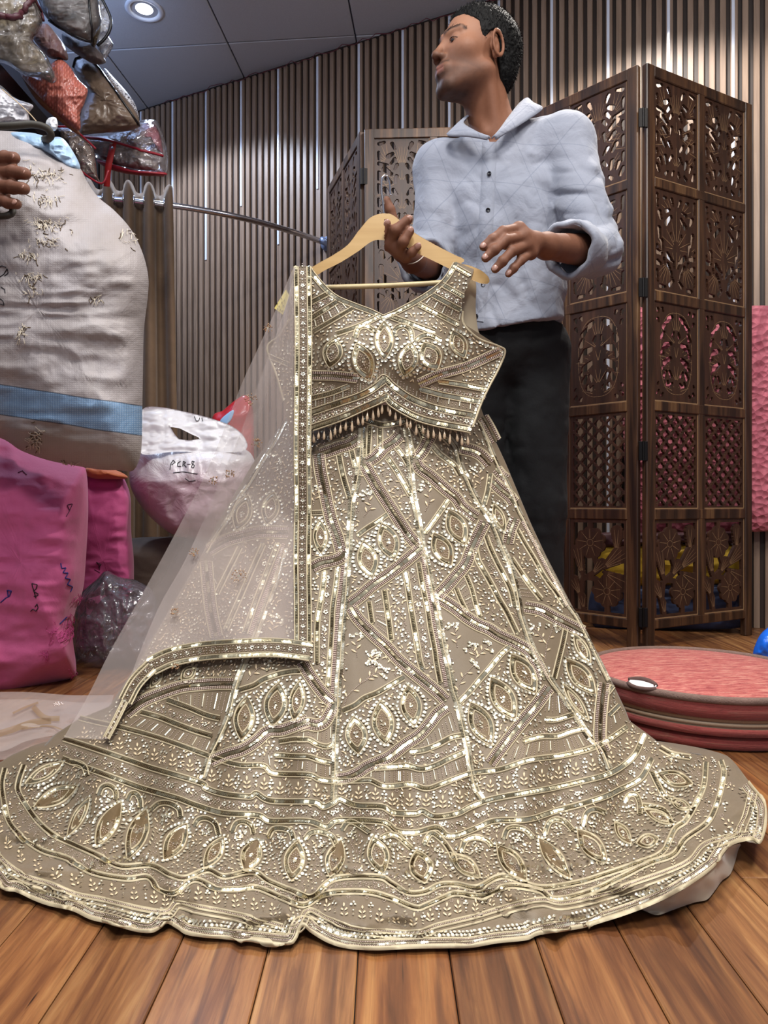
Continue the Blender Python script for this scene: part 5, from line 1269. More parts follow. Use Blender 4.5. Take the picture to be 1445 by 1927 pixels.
BAND = [([(638, 857), (643, 885), (650, 912), (658, 938)], 10), ([(661, 846), (669, 880)], 9), ([(729, 862), (745, 885), (759, 909), (773, 933)], 10), ([(745, 842), (759, 860), (768, 875)], 9), ([(715, 806), (715, 846)], 10), ([(696, 801), (693, 857)], 8), ([(685, 806), (687, 862)], 7),
        ([(685, 789), (707, 797), (726, 800), (759, 793), (771, 789)], 10), ([(673, 1008), (690, 995), (709, 983), (730, 968)], 9), ([(586, 966), (610, 965)], 8), ([(799, 1003), (817, 979), (842, 943)], 9), ([(910, 950), (917, 926), (922, 893)], 9), ([(813, 839), (826, 854), (840, 865), (855, 877), (865, 893)], 10),
        ([(765, 800), (772, 835), (778, 860)], 8), ([(787, 801), (797, 826)], 9), ([(833, 822), (848, 837)], 8), ([(611, 1076), (607, 1111), (601, 1145), (597, 1173), (596, 1221), (596, 1249)], 9), ([(636, 1069), (632, 1104), (626, 1145), (624, 1187), (620, 1247), (617, 1292)], 9), ([(694, 1133), (700, 1173)], 9), ([(723, 1111), (730, 1159), (736, 1207)], 10),
        ([(763, 1077), (768, 1111), (773, 1145), (779, 1180), (786, 1221), (790, 1246), (795, 1261)], 10), ([(787, 1059), (795, 1104), (804, 1145), (809, 1180), (817, 1221), (821, 1250), (828, 1286)], 9), ([(894, 1033), (899, 1055), (906, 1068), (917, 1087), (928, 1107), (941, 1132), (953, 1152), (973, 1193)], 10), ([(914, 1009), (922, 1031), (935, 1059), (948, 1084), (961, 1112), (968, 1142)], 9),
        ([(877, 1084), (887, 1108), (895, 1138), (903, 1162)], 8), ([(858, 1108), (867, 1130), (878, 1152)], 8), ([(962, 1051), (977, 1073), (994, 1098), (1018, 1128)], 9), ([(973, 997), (988, 1024), (1005, 1052), (1025, 1087), (1045, 1114), (1063, 1142)], 8), ([(646, 1338), (668, 1328), (685, 1315), (709, 1305), (733, 1291), (759, 1276)], 10),
        ([(560, 1393), (581, 1393), (597, 1402), (614, 1406), (625, 1402)], 9), ([(518, 1421), (560, 1424), (581, 1425), (601, 1432), (621, 1436)], 9), ([(773, 1416), (799, 1412), (824, 1402), (849, 1389), (868, 1385)], 10), ([(706, 1446), (740, 1444), (765, 1442), (792, 1448), (818, 1442), (845, 1429), (874, 1416)], 10), ([(864, 1322), (883, 1303), (902, 1280), (921, 1258), (943, 1231), (958, 1218)], 10),
        ([(1064, 1184), (1058, 1213), (1049, 1249), (1042, 1278)], 9), ([(985, 1396), (1017, 1387), (1049, 1386), (1073, 1378), (1096, 1372)], 9), ([(1026, 1355), (1046, 1355), (1076, 1346)], 9), ([(1146, 1346), (1164, 1328)], 8), ([(1143, 1305), (1153, 1292)], 8), ([(452, 1299), (477, 1291), (495, 1280), (519, 1271), (546, 1265), (567, 1264)], 10),
        ([(316, 1318), (351, 1331), (387, 1346), (414, 1353)], 10), ([(266, 1341), (301, 1351), (331, 1363), (366, 1376), (399, 1386)], 10), ([(526, 1396), (555, 1392), (576, 1393)], 9), ([(452, 1030), (433, 1068), (408, 1118)], 9), ([(496, 1025), (471, 1081), (448, 1134), (425, 1186)], 9), ([(524, 1023), (501, 1081), (481, 1134), (461, 1192)], 10)]
for p, w in BAND: E.band(G_(), p, w)
g = 'bead_line#stuff'
for p in ([(646, 1066), (639, 1118), (635, 1159), (631, 1207), (628, 1254), (625, 1306)], [(795, 1048), (804, 1104), (813, 1159), (822, 1207), (834, 1261), (839, 1292)], [(534, 1025), (511, 1091), (491, 1141), (471, 1194)], [(983, 983), (1004, 1020), (1024, 1062), (1046, 1100), (1066, 1140)]):
    for o in (-2.2, 0, 2.2): E.beads(g, p, o)
    E.mark(crom(p, 40), 5)
# bands that run right across above the hem
seg_ = lambda c, a, b: [tuple(q) for q in crom(c, 420) if a <= q[0] <= b]
for c, w in ((C1, 9), (C2, 10), (C3, 10), (C4, 9), (C5, 9)):
    for a, b in ((-60, 385), (380, 630), (622, 910), (895, 1150), (1135, 1445)):
        p = seg_(c, a, b)
        if len(p) > 1: E.band(G_(), p, w)
for a, b in ((-60, 320), (308, 582), (570, 910), (900, 1200), (1188, 1445)):
    p = [q for q in seg_(C6, a, b) if not (q[0] > 1380 and q[1] < 1490)]; g = G_('hem_band')
    for o in (-3, 4, 13): E.cord(g, E.off(p, o), 2.6)
    E.beads(g, p, .6, 3.2, 1.6)
    E.mark(crom(p, 60), 5)
for a, b in ((-60, 316), (304, 572), (556, 910), (900, 1200), (1188, 1445)):
    h1 = np.array([q for q in seg_(HE, a, b) if not (q[0] > 1370 and q[1] < 1470)], float); g = G_('hem_edge')
    if len(h1) < 2: continue
    E.ribbon(g, E.off(h1, -2.0), 5.0, 0.003, 0)
    E.beads(g, h1, -7.5, 3.2, 1.5); E.sequins(g, E.off(h1, -11.0), 5.0, 3.4, 3); E.beads(g, h1, -15.0, 3.2, 1.5); E.cord(g, E.off(h1, -18.0), 2.2)
    nd = max(3, int(np.linalg.norm(np.diff(h1, axis=0), axis=1).sum() / 8))
    pp = crom(h1, nd)
    c6 = np.array(C6, float)
    for q in pp:
        k = np.argmin(np.linalg.norm(crom(c6, 400) - q, axis=1)); t = crom(c6, 400)[k] if False else None
    E.discs(g, E.off(h1, -22.5)[::1], 3.0) if False else None
    tt_ = np.gradient(pp, axis=0); tt_ /= np.linalg.norm(tt_, axis=1)[:, None]; nn_ = np.stack([-tt_[:, 1], tt_[:, 0]], 1)
    E.discs(g, pp - nn_ * 22.5, 3.7); E.discs(g, pp[:-1] * .5 + pp[1:] * .5 - nn_[:-1] * 29.0, 3.5)
    for o in (0, 10, 20, 30): E.mark(pp - nn_ * o, 5)
EYES = [(683, 1019, 700, 1088, 37), (718, 985, 743, 1054, 38), (602, 979, 604, 1043, 26), (815, 1003, 849, 1065, 36), (843, 959, 875, 1026, 36), (928, 948, 950, 1002, 20), (666, 1349, 675, 1420, 40), (715, 1320, 726, 1403, 40), (767, 1290, 780, 1368, 38), (885, 1322, 925, 1404, 42), (961, 1231, 1008, 1305, 42),
        (923, 1275, 970, 1355, 42), (1064, 1240, 1120, 1307, 36), (1079, 1193, 1111, 1249, 20), (1058, 1287, 1108, 1357, 18), (465, 1310, 454, 1395, 38), (525, 1285, 512, 1368, 42), (565, 1280, 553, 1358, 28), (468, 932, 445, 999, 34), (516, 926, 502, 988, 32), (306, 1263, 283, 1295, 16), (369, 1255, 341, 1280, 22)]
HEYES = [(120, 1435, 47, 1476, 24), (148, 1479, 63, 1520, 30), (170, 1501, 126, 1576, 20), (227, 1510, 180, 1595, 34), (277, 1523, 240, 1617, 38), (352, 1550, 308, 1620, 36), (422, 1576, 384, 1635, 30), (485, 1579, 460, 1642, 38), (560, 1582, 548, 1660, 38), (642, 1582, 620, 1652, 34), (702, 1576, 721, 1645, 38), (784, 1601, 800, 1664, 44), (850, 1609, 903, 1653, 30),
         (935, 1590, 991, 1660, 36), (1013, 1578, 1073, 1655, 30), (1086, 1562, 1142, 1625, 36), (1236, 1456, 1304, 1477, 28), (1157, 1548, 1188, 1590, 22), (1212, 1524, 1270, 1552, 20), (1198, 1588, 1240, 1580, 26), (1263, 1507, 1301, 1524, 18)]
for e in EYES + HEYES: E.eye(G_('eye_motif'), *e, ring=e[4] > 17)
ARCH = [[(132, 1435), (150, 1437), (160, 1445), (164, 1460)], [(186, 1496), (192, 1483), (204, 1479), (216, 1488), (218, 1504)], [(240, 1506), (246, 1495), (256, 1494), (264, 1505), (265, 1520)], [(286, 1524), (300, 1513), (318, 1512), (336, 1522), (340, 1538)], [(366, 1554), (374, 1543), (390, 1541), (406, 1551), (412, 1572)], [(437, 1566), (444, 1551), (458, 1547), (472, 1555), (477, 1572)],
        [(505, 1576), (514, 1562), (530, 1560), (547, 1566), (552, 1582)], [(574, 1580), (584, 1568), (602, 1566), (624, 1575), (633, 1594)], [(644, 1562), (654, 1549), (668, 1549), (696, 1567)], [(716, 1580), (728, 1573), (746, 1574), (774, 1598)], [(799, 1590), (806, 1575), (816, 1570), (838, 1590), (856, 1620)], [(867, 1604), (874, 1585), (892, 1577), (915, 1582), (926, 1594)],
        [(948, 1580), (955, 1562), (970, 1558), (988, 1563), (1002, 1577)], [(1025, 1572), (1032, 1550), (1046, 1543), (1064, 1549), (1078, 1564)], [(1097, 1554), (1104, 1531), (1120, 1524), (1138, 1530)], [(1176, 1510), (1182, 1498), (1196, 1497), (1204, 1514), (1204, 1534)], [(1209, 1517), (1230, 1520), (1252, 1529), (1267, 1556)], [(1226, 1453), (1238, 1478), (1252, 1500), (1282, 1512)], [(1242, 1408), (1265, 1420), (1298, 1426)]]
for p in ARCH:
    g = G_('arch_motif'); E.band(g, p, 9)
    c = np.mean(np.array(p), 0) + np.array([0, 12]); E.discs(g, c + RNG.normal(0, 5, (12, 2)) * np.array([1, 1.2]), 2.5); E.beads(g, [c + (0, 8), c + (0, 18)], 0, 2.6, 1.2)
    m_ = np.array(p[len(p) // 2]); E.dots3(g, m_[0] + 16, m_[1] + 4, 2.8)
for p in ([(648, 1330), (655, 1310), (675, 1290), (695, 1275), (702, 1250)], [(690, 1278), (706, 1268), (722, 1264)], [(672, 1236), (670, 1215), (672, 1196)], [(700, 1250), (702, 1240), (704, 1232)], [(685, 972), (697, 955), (694, 942), (690, 930)], [(800, 962), (808, 945), (805, 925), (797, 915)], [(904, 918), (902, 900), (897, 882)],
          [(860, 1218), (858, 1195), (852, 1178)], [(895, 1252), (893, 1232), (886, 1218)], [(895, 1240), (908, 1224), (920, 1216)], [(861, 1312), (866, 1285), (880, 1265), (893, 1252)], [(1024, 1252), (1028, 1215), (1036, 1192), (1040, 1180)], [(1028, 1213), (1014, 1194), (1004, 1182)], [(512, 1194), (515, 1178), (522, 1166)], [(505, 895), (512, 878), (519, 862)], [(466, 1280), (484, 1260), (502, 1250)], [(590, 950), (594, 934), (596, 920)]):
    E.spray(G_('flower_spray'), p)
TK = [([(563, 1378), (595, 1378), (622, 1366)], [(562, 1389), (595, 1396), (622, 1398)], 8), ([(562, 1431), (600, 1438), (620, 1442)], [(560, 1451), (600, 1460), (620, 1464)], 8), ([(690, 1452), (720, 1450), (758, 1450)], [(690, 1464), (726, 1474), (758, 1475)], 9), ([(795, 1396), (828, 1366), (848, 1338)], [(800, 1408), (838, 1392), (862, 1380)], 9),
      ([(745, 1450), (790, 1454), (840, 1438), (876, 1424)], [(745, 1472), (800, 1478), (845, 1464), (884, 1448)], 20), ([(970, 1404), (1010, 1396), (1048, 1392)], [(958, 1436), (1000, 1424), (1052, 1417)], 13), ([(1058, 1392), (1080, 1384), (1100, 1378)], [(1066, 1417), (1094, 1410), (1116, 1400)], 7), ([(1030, 1306), (1044, 1300), (1058, 1322)], [(1024, 1346), (1050, 1346), (1074, 1338)], 8),
      ([(326, 1313), (380, 1303), (436, 1300)], [(330, 1320), (385, 1338), (424, 1346)], 14), ([(268, 1350), (330, 1372), (396, 1394)], [(244, 1368), (310, 1390), (386, 1416)], 17), ([(703, 1130), (706, 1155), (709, 1178)], [(719, 1118), (724, 1155), (731, 1196)], 10), ([(862, 1106), (872, 1128), (884, 1150)], [(874, 1092), (886, 1120), (896, 1148)], 8), ([(966, 1078), (972, 1100), (978, 1122)], [(976, 1082), (992, 1104), (1006, 1124)], 7),
      ([(424, 1040), (412, 1070), (400, 1096)], [(444, 1036), (428, 1070), (404, 1112)], 9), ([(430, 1442), (470, 1440), (505, 1420)], [(430, 1446), (470, 1444), (508, 1446)], 8), ([(1148, 1352), (1158, 1340), (1168, 1332)], [(1150, 1372), (1164, 1360), (1174, 1346)], 4)]
for a, b, n in TK: E.ticks('bugle_fringe#stuff', a, b, n)
BD = [([(770, 1082), (780, 1145), (788, 1200), (797, 1250)], [(782, 1066), (797, 1145), (806, 1200), (817, 1250)], 12), ([(902, 1030), (914, 1065), (935, 1105), (955, 1145)], [(908, 1014), (926, 1052), (945, 1090), (963, 1135)], 9), ([(606, 1090), (602, 1145), (598, 1250)], [(628, 1085), (624, 1145), (614, 1250)], 11), ([(645, 862), (652, 890), (660, 915)], [(660, 852), (664, 878), (668, 900)], 4), ([(735, 858), (752, 880), (766, 905)], [(742, 848), (760, 870), (770, 890)], 5),
      ([(500, 1030), (478, 1090), (452, 1150)], [(520, 1030), (497, 1090), (470, 1160)], 9), ([(520, 1404), (570, 1402), (622, 1412)], [(525, 1414), (570, 1418), (622, 1430)], 7), ([(715, 1438), (770, 1432), (830, 1410), (870, 1394)], [(715, 1440), (775, 1438), (835, 1430), (874, 1410)], 10), ([(300, 1330), (350, 1344), (402, 1358)], [(296, 1342), (345, 1360), (400, 1378)], 8), ([(1000, 1372), (1046, 1364), (1080, 1354)], [(995, 1390), (1046, 1380), (1092, 1368)], 6), ([(1040, 1365), (1060, 1358), (1080, 1352)], [(1046, 1378), (1070, 1372), (1090, 1364)], 3)]
for a, b, n in BD: E.border('flower_border#stuff', a, b, n)
for a, b in ((90, 384), (388, 626), (632, 900), (908, 1222)):
    s2 = crom(seg_(C2, a, b), 40) + (0, 6); s3 = crom(seg_(C3, a, b), 40) - (0, 6); E.border('flower_border#stuff', s2, s3, int((b - a) / 15))
for a, b in ((20, 290), (300, 590), (600, 850), (860, 1040), (1060, 1300), (1300, 1370)):
    s2 = crom(seg_(C4, a, b), 40); s3 = crom(seg_(C5, a, b), 40); E.border('flower_border#stuff', s2 * .75 + s3 * .25, s2 * .25 + s3 * .75, int((b - a) / 13), 4)
# rows of sprigs between two curves


def sprig_row(c1, c2, a, b, step, size):
    p, q = crom(seg_(c1, a, b), 200), crom(seg_(c2, a, b), 200)
    n = max(2, int((b - a) / step))
    for k in range(n):
        u = (k + .5) / n; x = p[int(u * 199)]; y = q[int(u * 199)]; w = np.linalg.norm(y - x)
        if w < 16: continue
        d = (x - y) / w; an = math.atan2(d[0], -d[1]); b0 = y + d * (w * .24)
        if k % 2 == 0: E.sprig('sprig_row#stuff', b0[0], b0[1], min(size, w * .62), an); st_ = x - d * w * .16; E.star('sprig_row#stuff', st_[0] + step * .5, st_[1], 2.8)
        else: m_ = y + d * w * .66; E.dots3('sprig_row#stuff', m_[0], m_[1], 2.8, w * .24)


for a, b in ((150, 384), (390, 620), (634, 890), (914, 1140), (1140, 1200)): sprig_row(C1, C2, a, b, 16, 24)
for a, b in ((-10, 300), (300, 570), (578, 850), (850, 1050), (1060, 1240), (1250, 1390)): sprig_row(C5, C6, a, b, 16, 26)
# everything still bare: small discs, leaves and beads, except on the plain net triangles
PLAIN = [[(655, 1160), (740, 1260), (735, 1285), (650, 1330)], [(680, 900), (725, 962), (672, 1000)], [(778, 900), (840, 935), (800, 995)], [(828, 1140), (940, 1200), (950, 1215), (868, 1320)], [(990, 1155), (1060, 1182), (1040, 1270), (1010, 1220)], [(882, 862), (916, 878), (905, 945)], [(535, 1120), (540, 1210), (490, 1200)], [(462, 1262), (565, 1260), (452, 1295)], [(590, 900), (602, 900), (612, 955), (586, 960)]]


def inside(x, y, poly):
    r = False; j = len(poly) - 1
    for i in range(len(poly)):
        xi, yi = poly[i]; xj, yj = poly[j]
        if (yi > y) != (yj > y) and x < (xj - xi) * (y - yi) / (yj - yi) + xi: r = not r
        j = i
    return r


HEMZONE = [(f_L(1320), 1320)] + [(90, 1402), (30, 1425)] + C5 + [(1345, 1424), (1290, 1424), (1235, 1397), (1188, 1360), (f_R(1320), 1320)]
rr = random.Random(12)
dl, bl, ll = [], [], []
for gy_ in range(796, 1712, 6):
    L_, R2 = float(f_L(gy_)) + 8, float(f_R(gy_)) - 8
    for gx_ in np.arange(L_, R2, 6):
        x, y = gx_ + rr.uniform(-2.5, 2.5), gy_ + rr.uniform(-2.5, 2.5)
        if gy_ > 1330 and not inside(x, y, HEMZONE): continue
        if not E.free(x, y) or any(inside(x, y, p) for p in PLAIN): continue
        t = rr.random()
        if t < .45: dl.append((x, y)); E.mark(np.array([[x, y]]), 3)
        elif t < .7: bl.append((x, y)); bl.append((x + rr.uniform(-3, 3), y + 3)); E.mark(np.array([[x, y]]), 2)
        else: ll.append((x, y, rr.uniform(-3, 3))); E.mark(np.array([[x, y]]), 3)
E.discs('scattered_sequins#stuff', dl, 2.5); E.stamp('scattered_sequins#stuff', bl, RNG.normal(0, 1, (len(bl), 2)), *T_BEAD, 1.6, 1.1, 1.2, 2, .0012)
ll = np.array(ll); E.stamp('scattered_sequins#stuff', ll[:, :2], np.stack([np.sin(ll[:, 2]), np.cos(ll[:, 2])], 1), *T_LEAF, 4.2, 1.8, 1.6, 6, .0012)
E.flush(skirt, EM)

# satin lining that peeps out under the right of the hem
top = crom([(1205, 1710), (1240, 1697), (1291, 1670), (1342, 1634), (1371, 1596), (1392, 1587)], 90); bot = crom([(1212, 1714), (1236, 1722), (1262, 1714), (1284, 1706), (1308, 1698), (1330, 1693), (1345, 1676), (1358, 1658), (1374, 1645), (1383, 1622), (1389, 1600), (1394, 1590)], 90)
V = []
for k in range(8):
    u = k / 7.0; q = top * (1 - u) + bot * u
    dT = D_skirt(top[:, 0], top[:, 1]) + .004; dB = dfloor(bot[:, 1], 0.004)
    dd = dT * (1 - u) + dB * u + 0.010 * np.sin(np.linspace(0, 17, 90)) * math.sin(u * math.pi)
    V.append(Pn(q[:, 0], q[:, 1], dd))
link('lining', mesh_from('lining', np.array(V).reshape(-1, 3), grid_faces(8, 90), plain('cream_satin', '#b3a68f', 0.35, 0, 0.06, 60, sheen=0.3)), skirt, label='plain cream satin lining')

# ---------------------------------------------------------------- blouse
CLf = [(722, 595), (722, 650), (722, 700), (723, 745)]
rowsL = [[(548, 509), (583, 504)], [(548, 528), (597, 528)], [(547, 550), (618, 549)], [(545, 578), (668, 577)], [(540, 606), (722, 595)], [(502, 655), (610, 655), (722, 650)], [(520, 705), (620, 702), (722, 690)], [(534, 755), (630, 735), (722, 718)], [(546, 818), (587, 809), (641, 789), (692, 766), (722, 746)]]
rowsR = [[(859, 493), (892, 507)], [(843, 521), (884, 530)], [(821, 543), (873, 553)], [(783, 568), (867, 583)], [(722, 595), (871, 608)], [(722, 650), (840, 650), (949, 658)], [(722, 690), (830, 700), (938, 694)], [(722, 718), (820, 740), (920, 728)], [(722, 746), (736, 761), (776, 784), (815, 798), (888, 809)]]


def half(rows, nc=70, nr=120):
    A = np.array([crom(r, nc) if len(r) > 2 else resample(np.array(r, float), nc) for r in rows])
    key = np.arange(len(rows)); t = np.linspace(0, len(rows) - 1, nr)
    A = np.stack([np.stack([np.interp(t, key, A[:, j, i]) for j in range(nc)], 1) for i in (0, 1)], -1)
    return A, Pn(A[..., 0], A[..., 1], D_blouse(A[..., 0], A[..., 1])).reshape(nr, nc, 3)


aL, vL = half(rowsL); aR, vR = half(rowsR)
V, Fc = [], []
for vv_ in (vL, vR):
    n0 = sum(len(x) for x in V); V.append(vv_.reshape(-1, 3)); Fc.append(grid_faces(120, 70, n0))
    bk_ = vv_.copy(); bk_[..., 1] += 0.028 + 0.05 * np.sin(np.linspace(0, math.pi, 120))[:, None] * 0.6
    n0 = sum(len(x) for x in V); V.append(bk_.reshape(-1, 3)); Fc.append(grid_faces(120, 70, n0)[:, ::-1])
blouse = link('blouse', mesh_from('blouse', np.concatenate(V), np.concatenate(Fc), netm), label='sleeveless gold embroidered blouse hanging from the wooden hanger', category='blouse')
# inside of the back strap at the right armhole
bs = np.array([crom([(892, 508), (896, 540), (895, 580), (899, 618), (906, 636)], 20), crom([(888, 512), (874, 548), (868, 583), (872, 608), (884, 622)], 20)])
dd = np.array([np.full(20, 1.50), np.full(20, 1.492)])
link('back_strap', mesh_from('back_strap', Pn(bs[..., 0], bs[..., 1], dd).reshape(-1, 3), grid_faces(2, 20), plain('blouse_lining', '#a8987e', 0.6)), blouse, label='plain inside of the back strap')
B = Emb(D_blouse)
for p, w in (([(720, 598), (698, 587), (666, 575), (635, 562), (613, 545), (588, 516), (581, 504)], 9), ([(722, 598), (745, 588), (783, 568), (821, 543), (841, 523), (858, 496)], 9)): B.band(G_('neck_band'), p, w)
m4 = lambda L, ox, oy, s: [(ox + x / s, oy + y / s) for x, y in L]
c2 = lambda *L: m4(L, 540, 480, 4.76); c3 = lambda *L: m4(L, 720, 480, 3.967); c4 = lambda *L: m4(L, 490, 640, 3.967); c5 = lambda *L: m4(L, 710, 640, 3.808)
for p, w in ((c2((210, 430), (360, 350)), 9), (c2((215, 570), (450, 420)), 9), (c2((240, 685), (590, 480)), 8), (c2((440, 710), (640, 640), (830, 550)), 9), (c3((545, 90), (650, 150)), 8), (c3((440, 220), (600, 310)), 9), (c3((370, 300), (580, 410)), 9), (c3((270, 370), (560, 520)), 9), (c3((60, 460), (380, 580)), 10),
             (c4((60, 120), (215, 185)), 8), (c4((385, 435), (520, 400), (660, 345)), 9), (c4((385, 540), (560, 480), (780, 400), (930, 300)), 12), (c4((385, 655), (600, 580), (800, 490), (945, 425)), 12),
             (c5((0, 320), (45, 270), (110, 330), (240, 420), (420, 490), (690, 545)), 12), (c5((0, 440), (50, 395), (105, 455), (250, 540), (400, 590), (660, 640)), 12), (c5((310, 350), (470, 395), (740, 445)), 10), (c5((440, 295), (600, 320), (770, 355)), 9)): B.band(G_(), p, w)
B.tri(G_('beaded_band'), c4((385, 265), (560, 268), (720, 285)), 18); B.tri(G_('beaded_band'), c5((300, 310), (450, 245), (640, 190), (880, 80)), 18)
for p in (c2((215, 590), (445, 430)),): pass
B.ticks('bugle_fringe#stuff', c2((225, 585), (330, 525), (450, 440), (520, 440)), c2((240, 665), (380, 590), (500, 520), (560, 470)), 15)
B.ticks('bugle_fringe#stuff', c3((340, 310), (460, 370), (580, 430)), c3((300, 355), (430, 430), (570, 490)), 14)
B.ticks('bugle_fringe#stuff', c4((390, 450), (560, 400), (720, 330), (930, 200)), c4((390, 515), (560, 460), (740, 385), (930, 280)), 26)
B.ticks('bugle_fringe#stuff', c5((70, 210), (180, 300), (320, 370), (720, 465)), c5((60, 260), (170, 345), (330, 430), (715, 510)), 28)
B.border('flower_border#stuff', c4((390, 565), (600, 505), (800, 430), (930, 340)), c4((390, 630), (600, 560), (800, 470), (940, 400)), 14)
B.border('flower_border#stuff', c5((60, 310), (150, 390), (300, 460), (690, 560)), c5((70, 400), (160, 460), (320, 540), (670, 620)), 16)
B.border('flower_border#stuff', c4((390, 350), (460, 345), (540, 335)), c4((390, 415), (470, 400), (540, 370)), 5); B.border('flower_border#stuff', c5((380, 330), (560, 360), (760, 390)), c5((400, 360), (560, 390), (750, 430)), 9)
B.border('flower_border#stuff', c2((220, 440), (300, 400), (370, 360)), c2((225, 540), (330, 470), (430, 410)), 5); B.border('flower_border#stuff', c3((420, 240), (500, 280), (590, 330)), c3((400, 290), (480, 340), (580, 380)), 6)
for e in (m4([(870, 590), (870, 940)], 540, 480, 4.76) + [34], m4([(620, 790), (745, 1130)], 540, 480, 4.76) + [38], m4([(440, 740), (380, 1010)], 540, 480, 4.76) + [36]):
    B.eye(G_('eye_motif'), *e[0], *e[1], e[2])
for (a, b), w in ((m4([(250, 20), (190, 260)], 710, 640, 3.808), 36), (m4([(330, 20), (430, 210)], 710, 640, 3.808), 40), (c3((520, 565), (610, 770)), 30)): B.eye(G_('eye_motif'), *a, *b, w)
for p in (c2((610, 740), (640, 660), (710, 640), (790, 690)), c3((80, 600), (100, 550), (160, 530), (210, 570), (220, 640)), c3((250, 640), (290, 610), (350, 600), (430, 640))): B.band(G_('arch_motif'), p, 9)
edge_r = [(871, 585), (871, 606), (882, 622), (904, 639), (939, 652), (950, 662), (938, 694), (920, 728), (905, 760), (889, 804)]
B.cord(G_('edge_cord'), edge_r, 4); B.discs('scattered_sequins#stuff', resample(B.off(edge_r[3:], 6), 40), 3.0)
B.cord(G_('edge_cord'), [(545, 600), (525, 632), (503, 655), (520, 705), (534, 755)], 4)
dl, ll = [], []
for gy_ in range(512, 812, 7):
    for gx_ in range(506, 946, 7):
        x, y = gx_ + rr.uniform(-2, 2), gy_ + rr.uniform(-2, 2)
        ok = inside(x, y, [(583, 508), (620, 552), (668, 580), (722, 600), (783, 572), (843, 525), (860, 498), (888, 510), (866, 583), (872, 612), (900, 642), (944, 660), (900, 765), (884, 800), (815, 790), (765, 772), (723, 740), (640, 782), (550, 808), (524, 710), (508, 656), (548, 600), (550, 510)])
        if not ok or not B.free(x, y): continue
        (dl if rr.random() < .55 else ll).append((x, y))
        B.mark(np.array([[x, y]]), 2)
B.discs('scattered_sequins#stuff', dl, 2.3); B.stamp('scattered_sequins#stuff', ll, RNG.normal(0, 1, (len(ll), 2)), *T_LEAF, 3.8, 1.6, 1.5, 6, .0012)
B.flush(blouse, EM)
# hanging crystal drops along the hem
glassb = NT('crystal_drop'); glassb.set(color='#cbb294', rough=0.12, spec=0.7, coat=0.6); glassb = glassb.m
drop = MB().tube([(0, 0, 0), (0, 0, -.018)], .0006, 5).lathe([(.0004, -.016), (.0018, -.0185), (.0042, -.026), (.0050, -.031), (.0036, -.0355), (.0005, -.0372)], 10).mesh('bead_drop', [glassb], True)
hem = crom([(590, 808), (641, 789), (692, 766), (722, 747), (736, 761), (776, 784), (815, 798), (880, 811)], 30)
for k, q in enumerate(hem):
    p = P(q[0], q[1], float(D_blouse(q[0], q[1])) + .003); o = link('bead_drop', drop, blouse, p + Vector((0, 0, .004)), (rr.uniform(-.08, .08), rr.uniform(-.1, .1), 0)); o.scale = (.62, .62, rr.uniform(.75, 1.05))

# ---------------------------------------------------------------- hanger
hm = wood_mat('pale_hanger_wood', [(0.25, '#a98552'), (0.5, '#c19d66'), (0.8, '#d3b27c')], 'X', 0.5, 0.3, 3.0, None, 0.05)
hp = [(580, 509), (600, 495), (630, 478), (655, 460), (675, 434), (695, 411), (712, 403), (724, 401.5), (738, 404), (755, 417), (780, 438), (812, 457), (850, 477), (872, 487), (873, 492), (866, 496), (884, 500), (905, 509), (918, 520), (921, 530), (916, 534), (904, 533), (886, 526), (868, 519), (850, 508), (810, 488), (780, 474), (758, 462), (722, 452), (700, 454), (672, 474), (640, 494), (612, 508), (596, 518), (586, 522)]
gx, gy = np.meshgrid(np.arange(572, 930, 1.5), np.arange(394, 542, 1.5), indexing='ij')
f = polysdf(crom(hp, 160, True), gx, gy)
f = np.maximum(f, -polysdf([(583, 506), (588, 505), (591, 508), (586, 512)], gx, gy))
v, fc = surface_nets2(f, 572, 394, 1.5, 0.011)
dd = 1.478 + v[:, 1] - 0.00004 * (v[:, 0] - 722)
hanger = link('hanger', mesh_from('hanger', Pn(v[:, 0], v[:, 2], dd), fc, hm.m, None, False), label='pale wooden clothes hanger with a chrome hook in the man\'s hand', category='hanger')
bv = hanger.modifiers.new('soft', 'BEVEL'); bv.width = 0.002; bv.segments = 2; bv.limit_method = 'ANGLE'
MB().tube([P(x, y, 1.478) for x, y in crom([(610, 541), (740, 537), (880, 529)], 12)], 0.0052, 12).obj('trouser_bar', plain('varnished_dowel', '#c5b184', 0.4, 0, .25, 40), hanger, True)
MB().tube([P(x, y, d_) for x, y, d_ in crom([(722, 404, 1.478), (721, 385, 1.478), (718, 360, 1.478), (718, 340, 1.478), (722, 331, 1.478), (728, 332, 1.480), (733, 345, 1.484), (734, 364, 1.488), (737, 368, 1.488)], 50)], 0.0019, 10).obj('hook', chrome, hanger, True)

# ---------------------------------------------------------------- sheer scarf
tn = NT('sheer_net'); v = tn.coord('UV', (1, 1, 1))
tn.set(color='#e4d6cf', rough=0.6, sheen=0.3)
tr = tn.node('ShaderNodeBsdfTransparent'); mx = tn.node('ShaderNodeMixShader'); tl_ = tn.node('ShaderNodeBsdfTranslucent'); tl_.inputs[0].default_value = (*lin('#e4d6cf'), 1)
m2 = tn.node('ShaderNodeMixShader'); m2.inputs[0].default_value = 0.35
tn.l.new(tn.b.outputs[0], m2.inputs[1]); tn.l.new(tl_.outputs[0], m2.inputs[2])
lw = tn.node('ShaderNodeLayerWeight'); lw.inputs[0].default_value = 0.35
fac = tn.math('ADD', tn.math('MULTIPLY', lw.outputs['Facing'], 0.45), 0.20)
tn.l.new(fac, mx.inputs[0]); tn.l.new(tr.outputs[0], mx.inputs[1]); tn.l.new(m2.outputs[0], mx.inputs[2]); tn.l.new(mx.outputs[0], tn.out.inputs[0])
sheer = tn.m
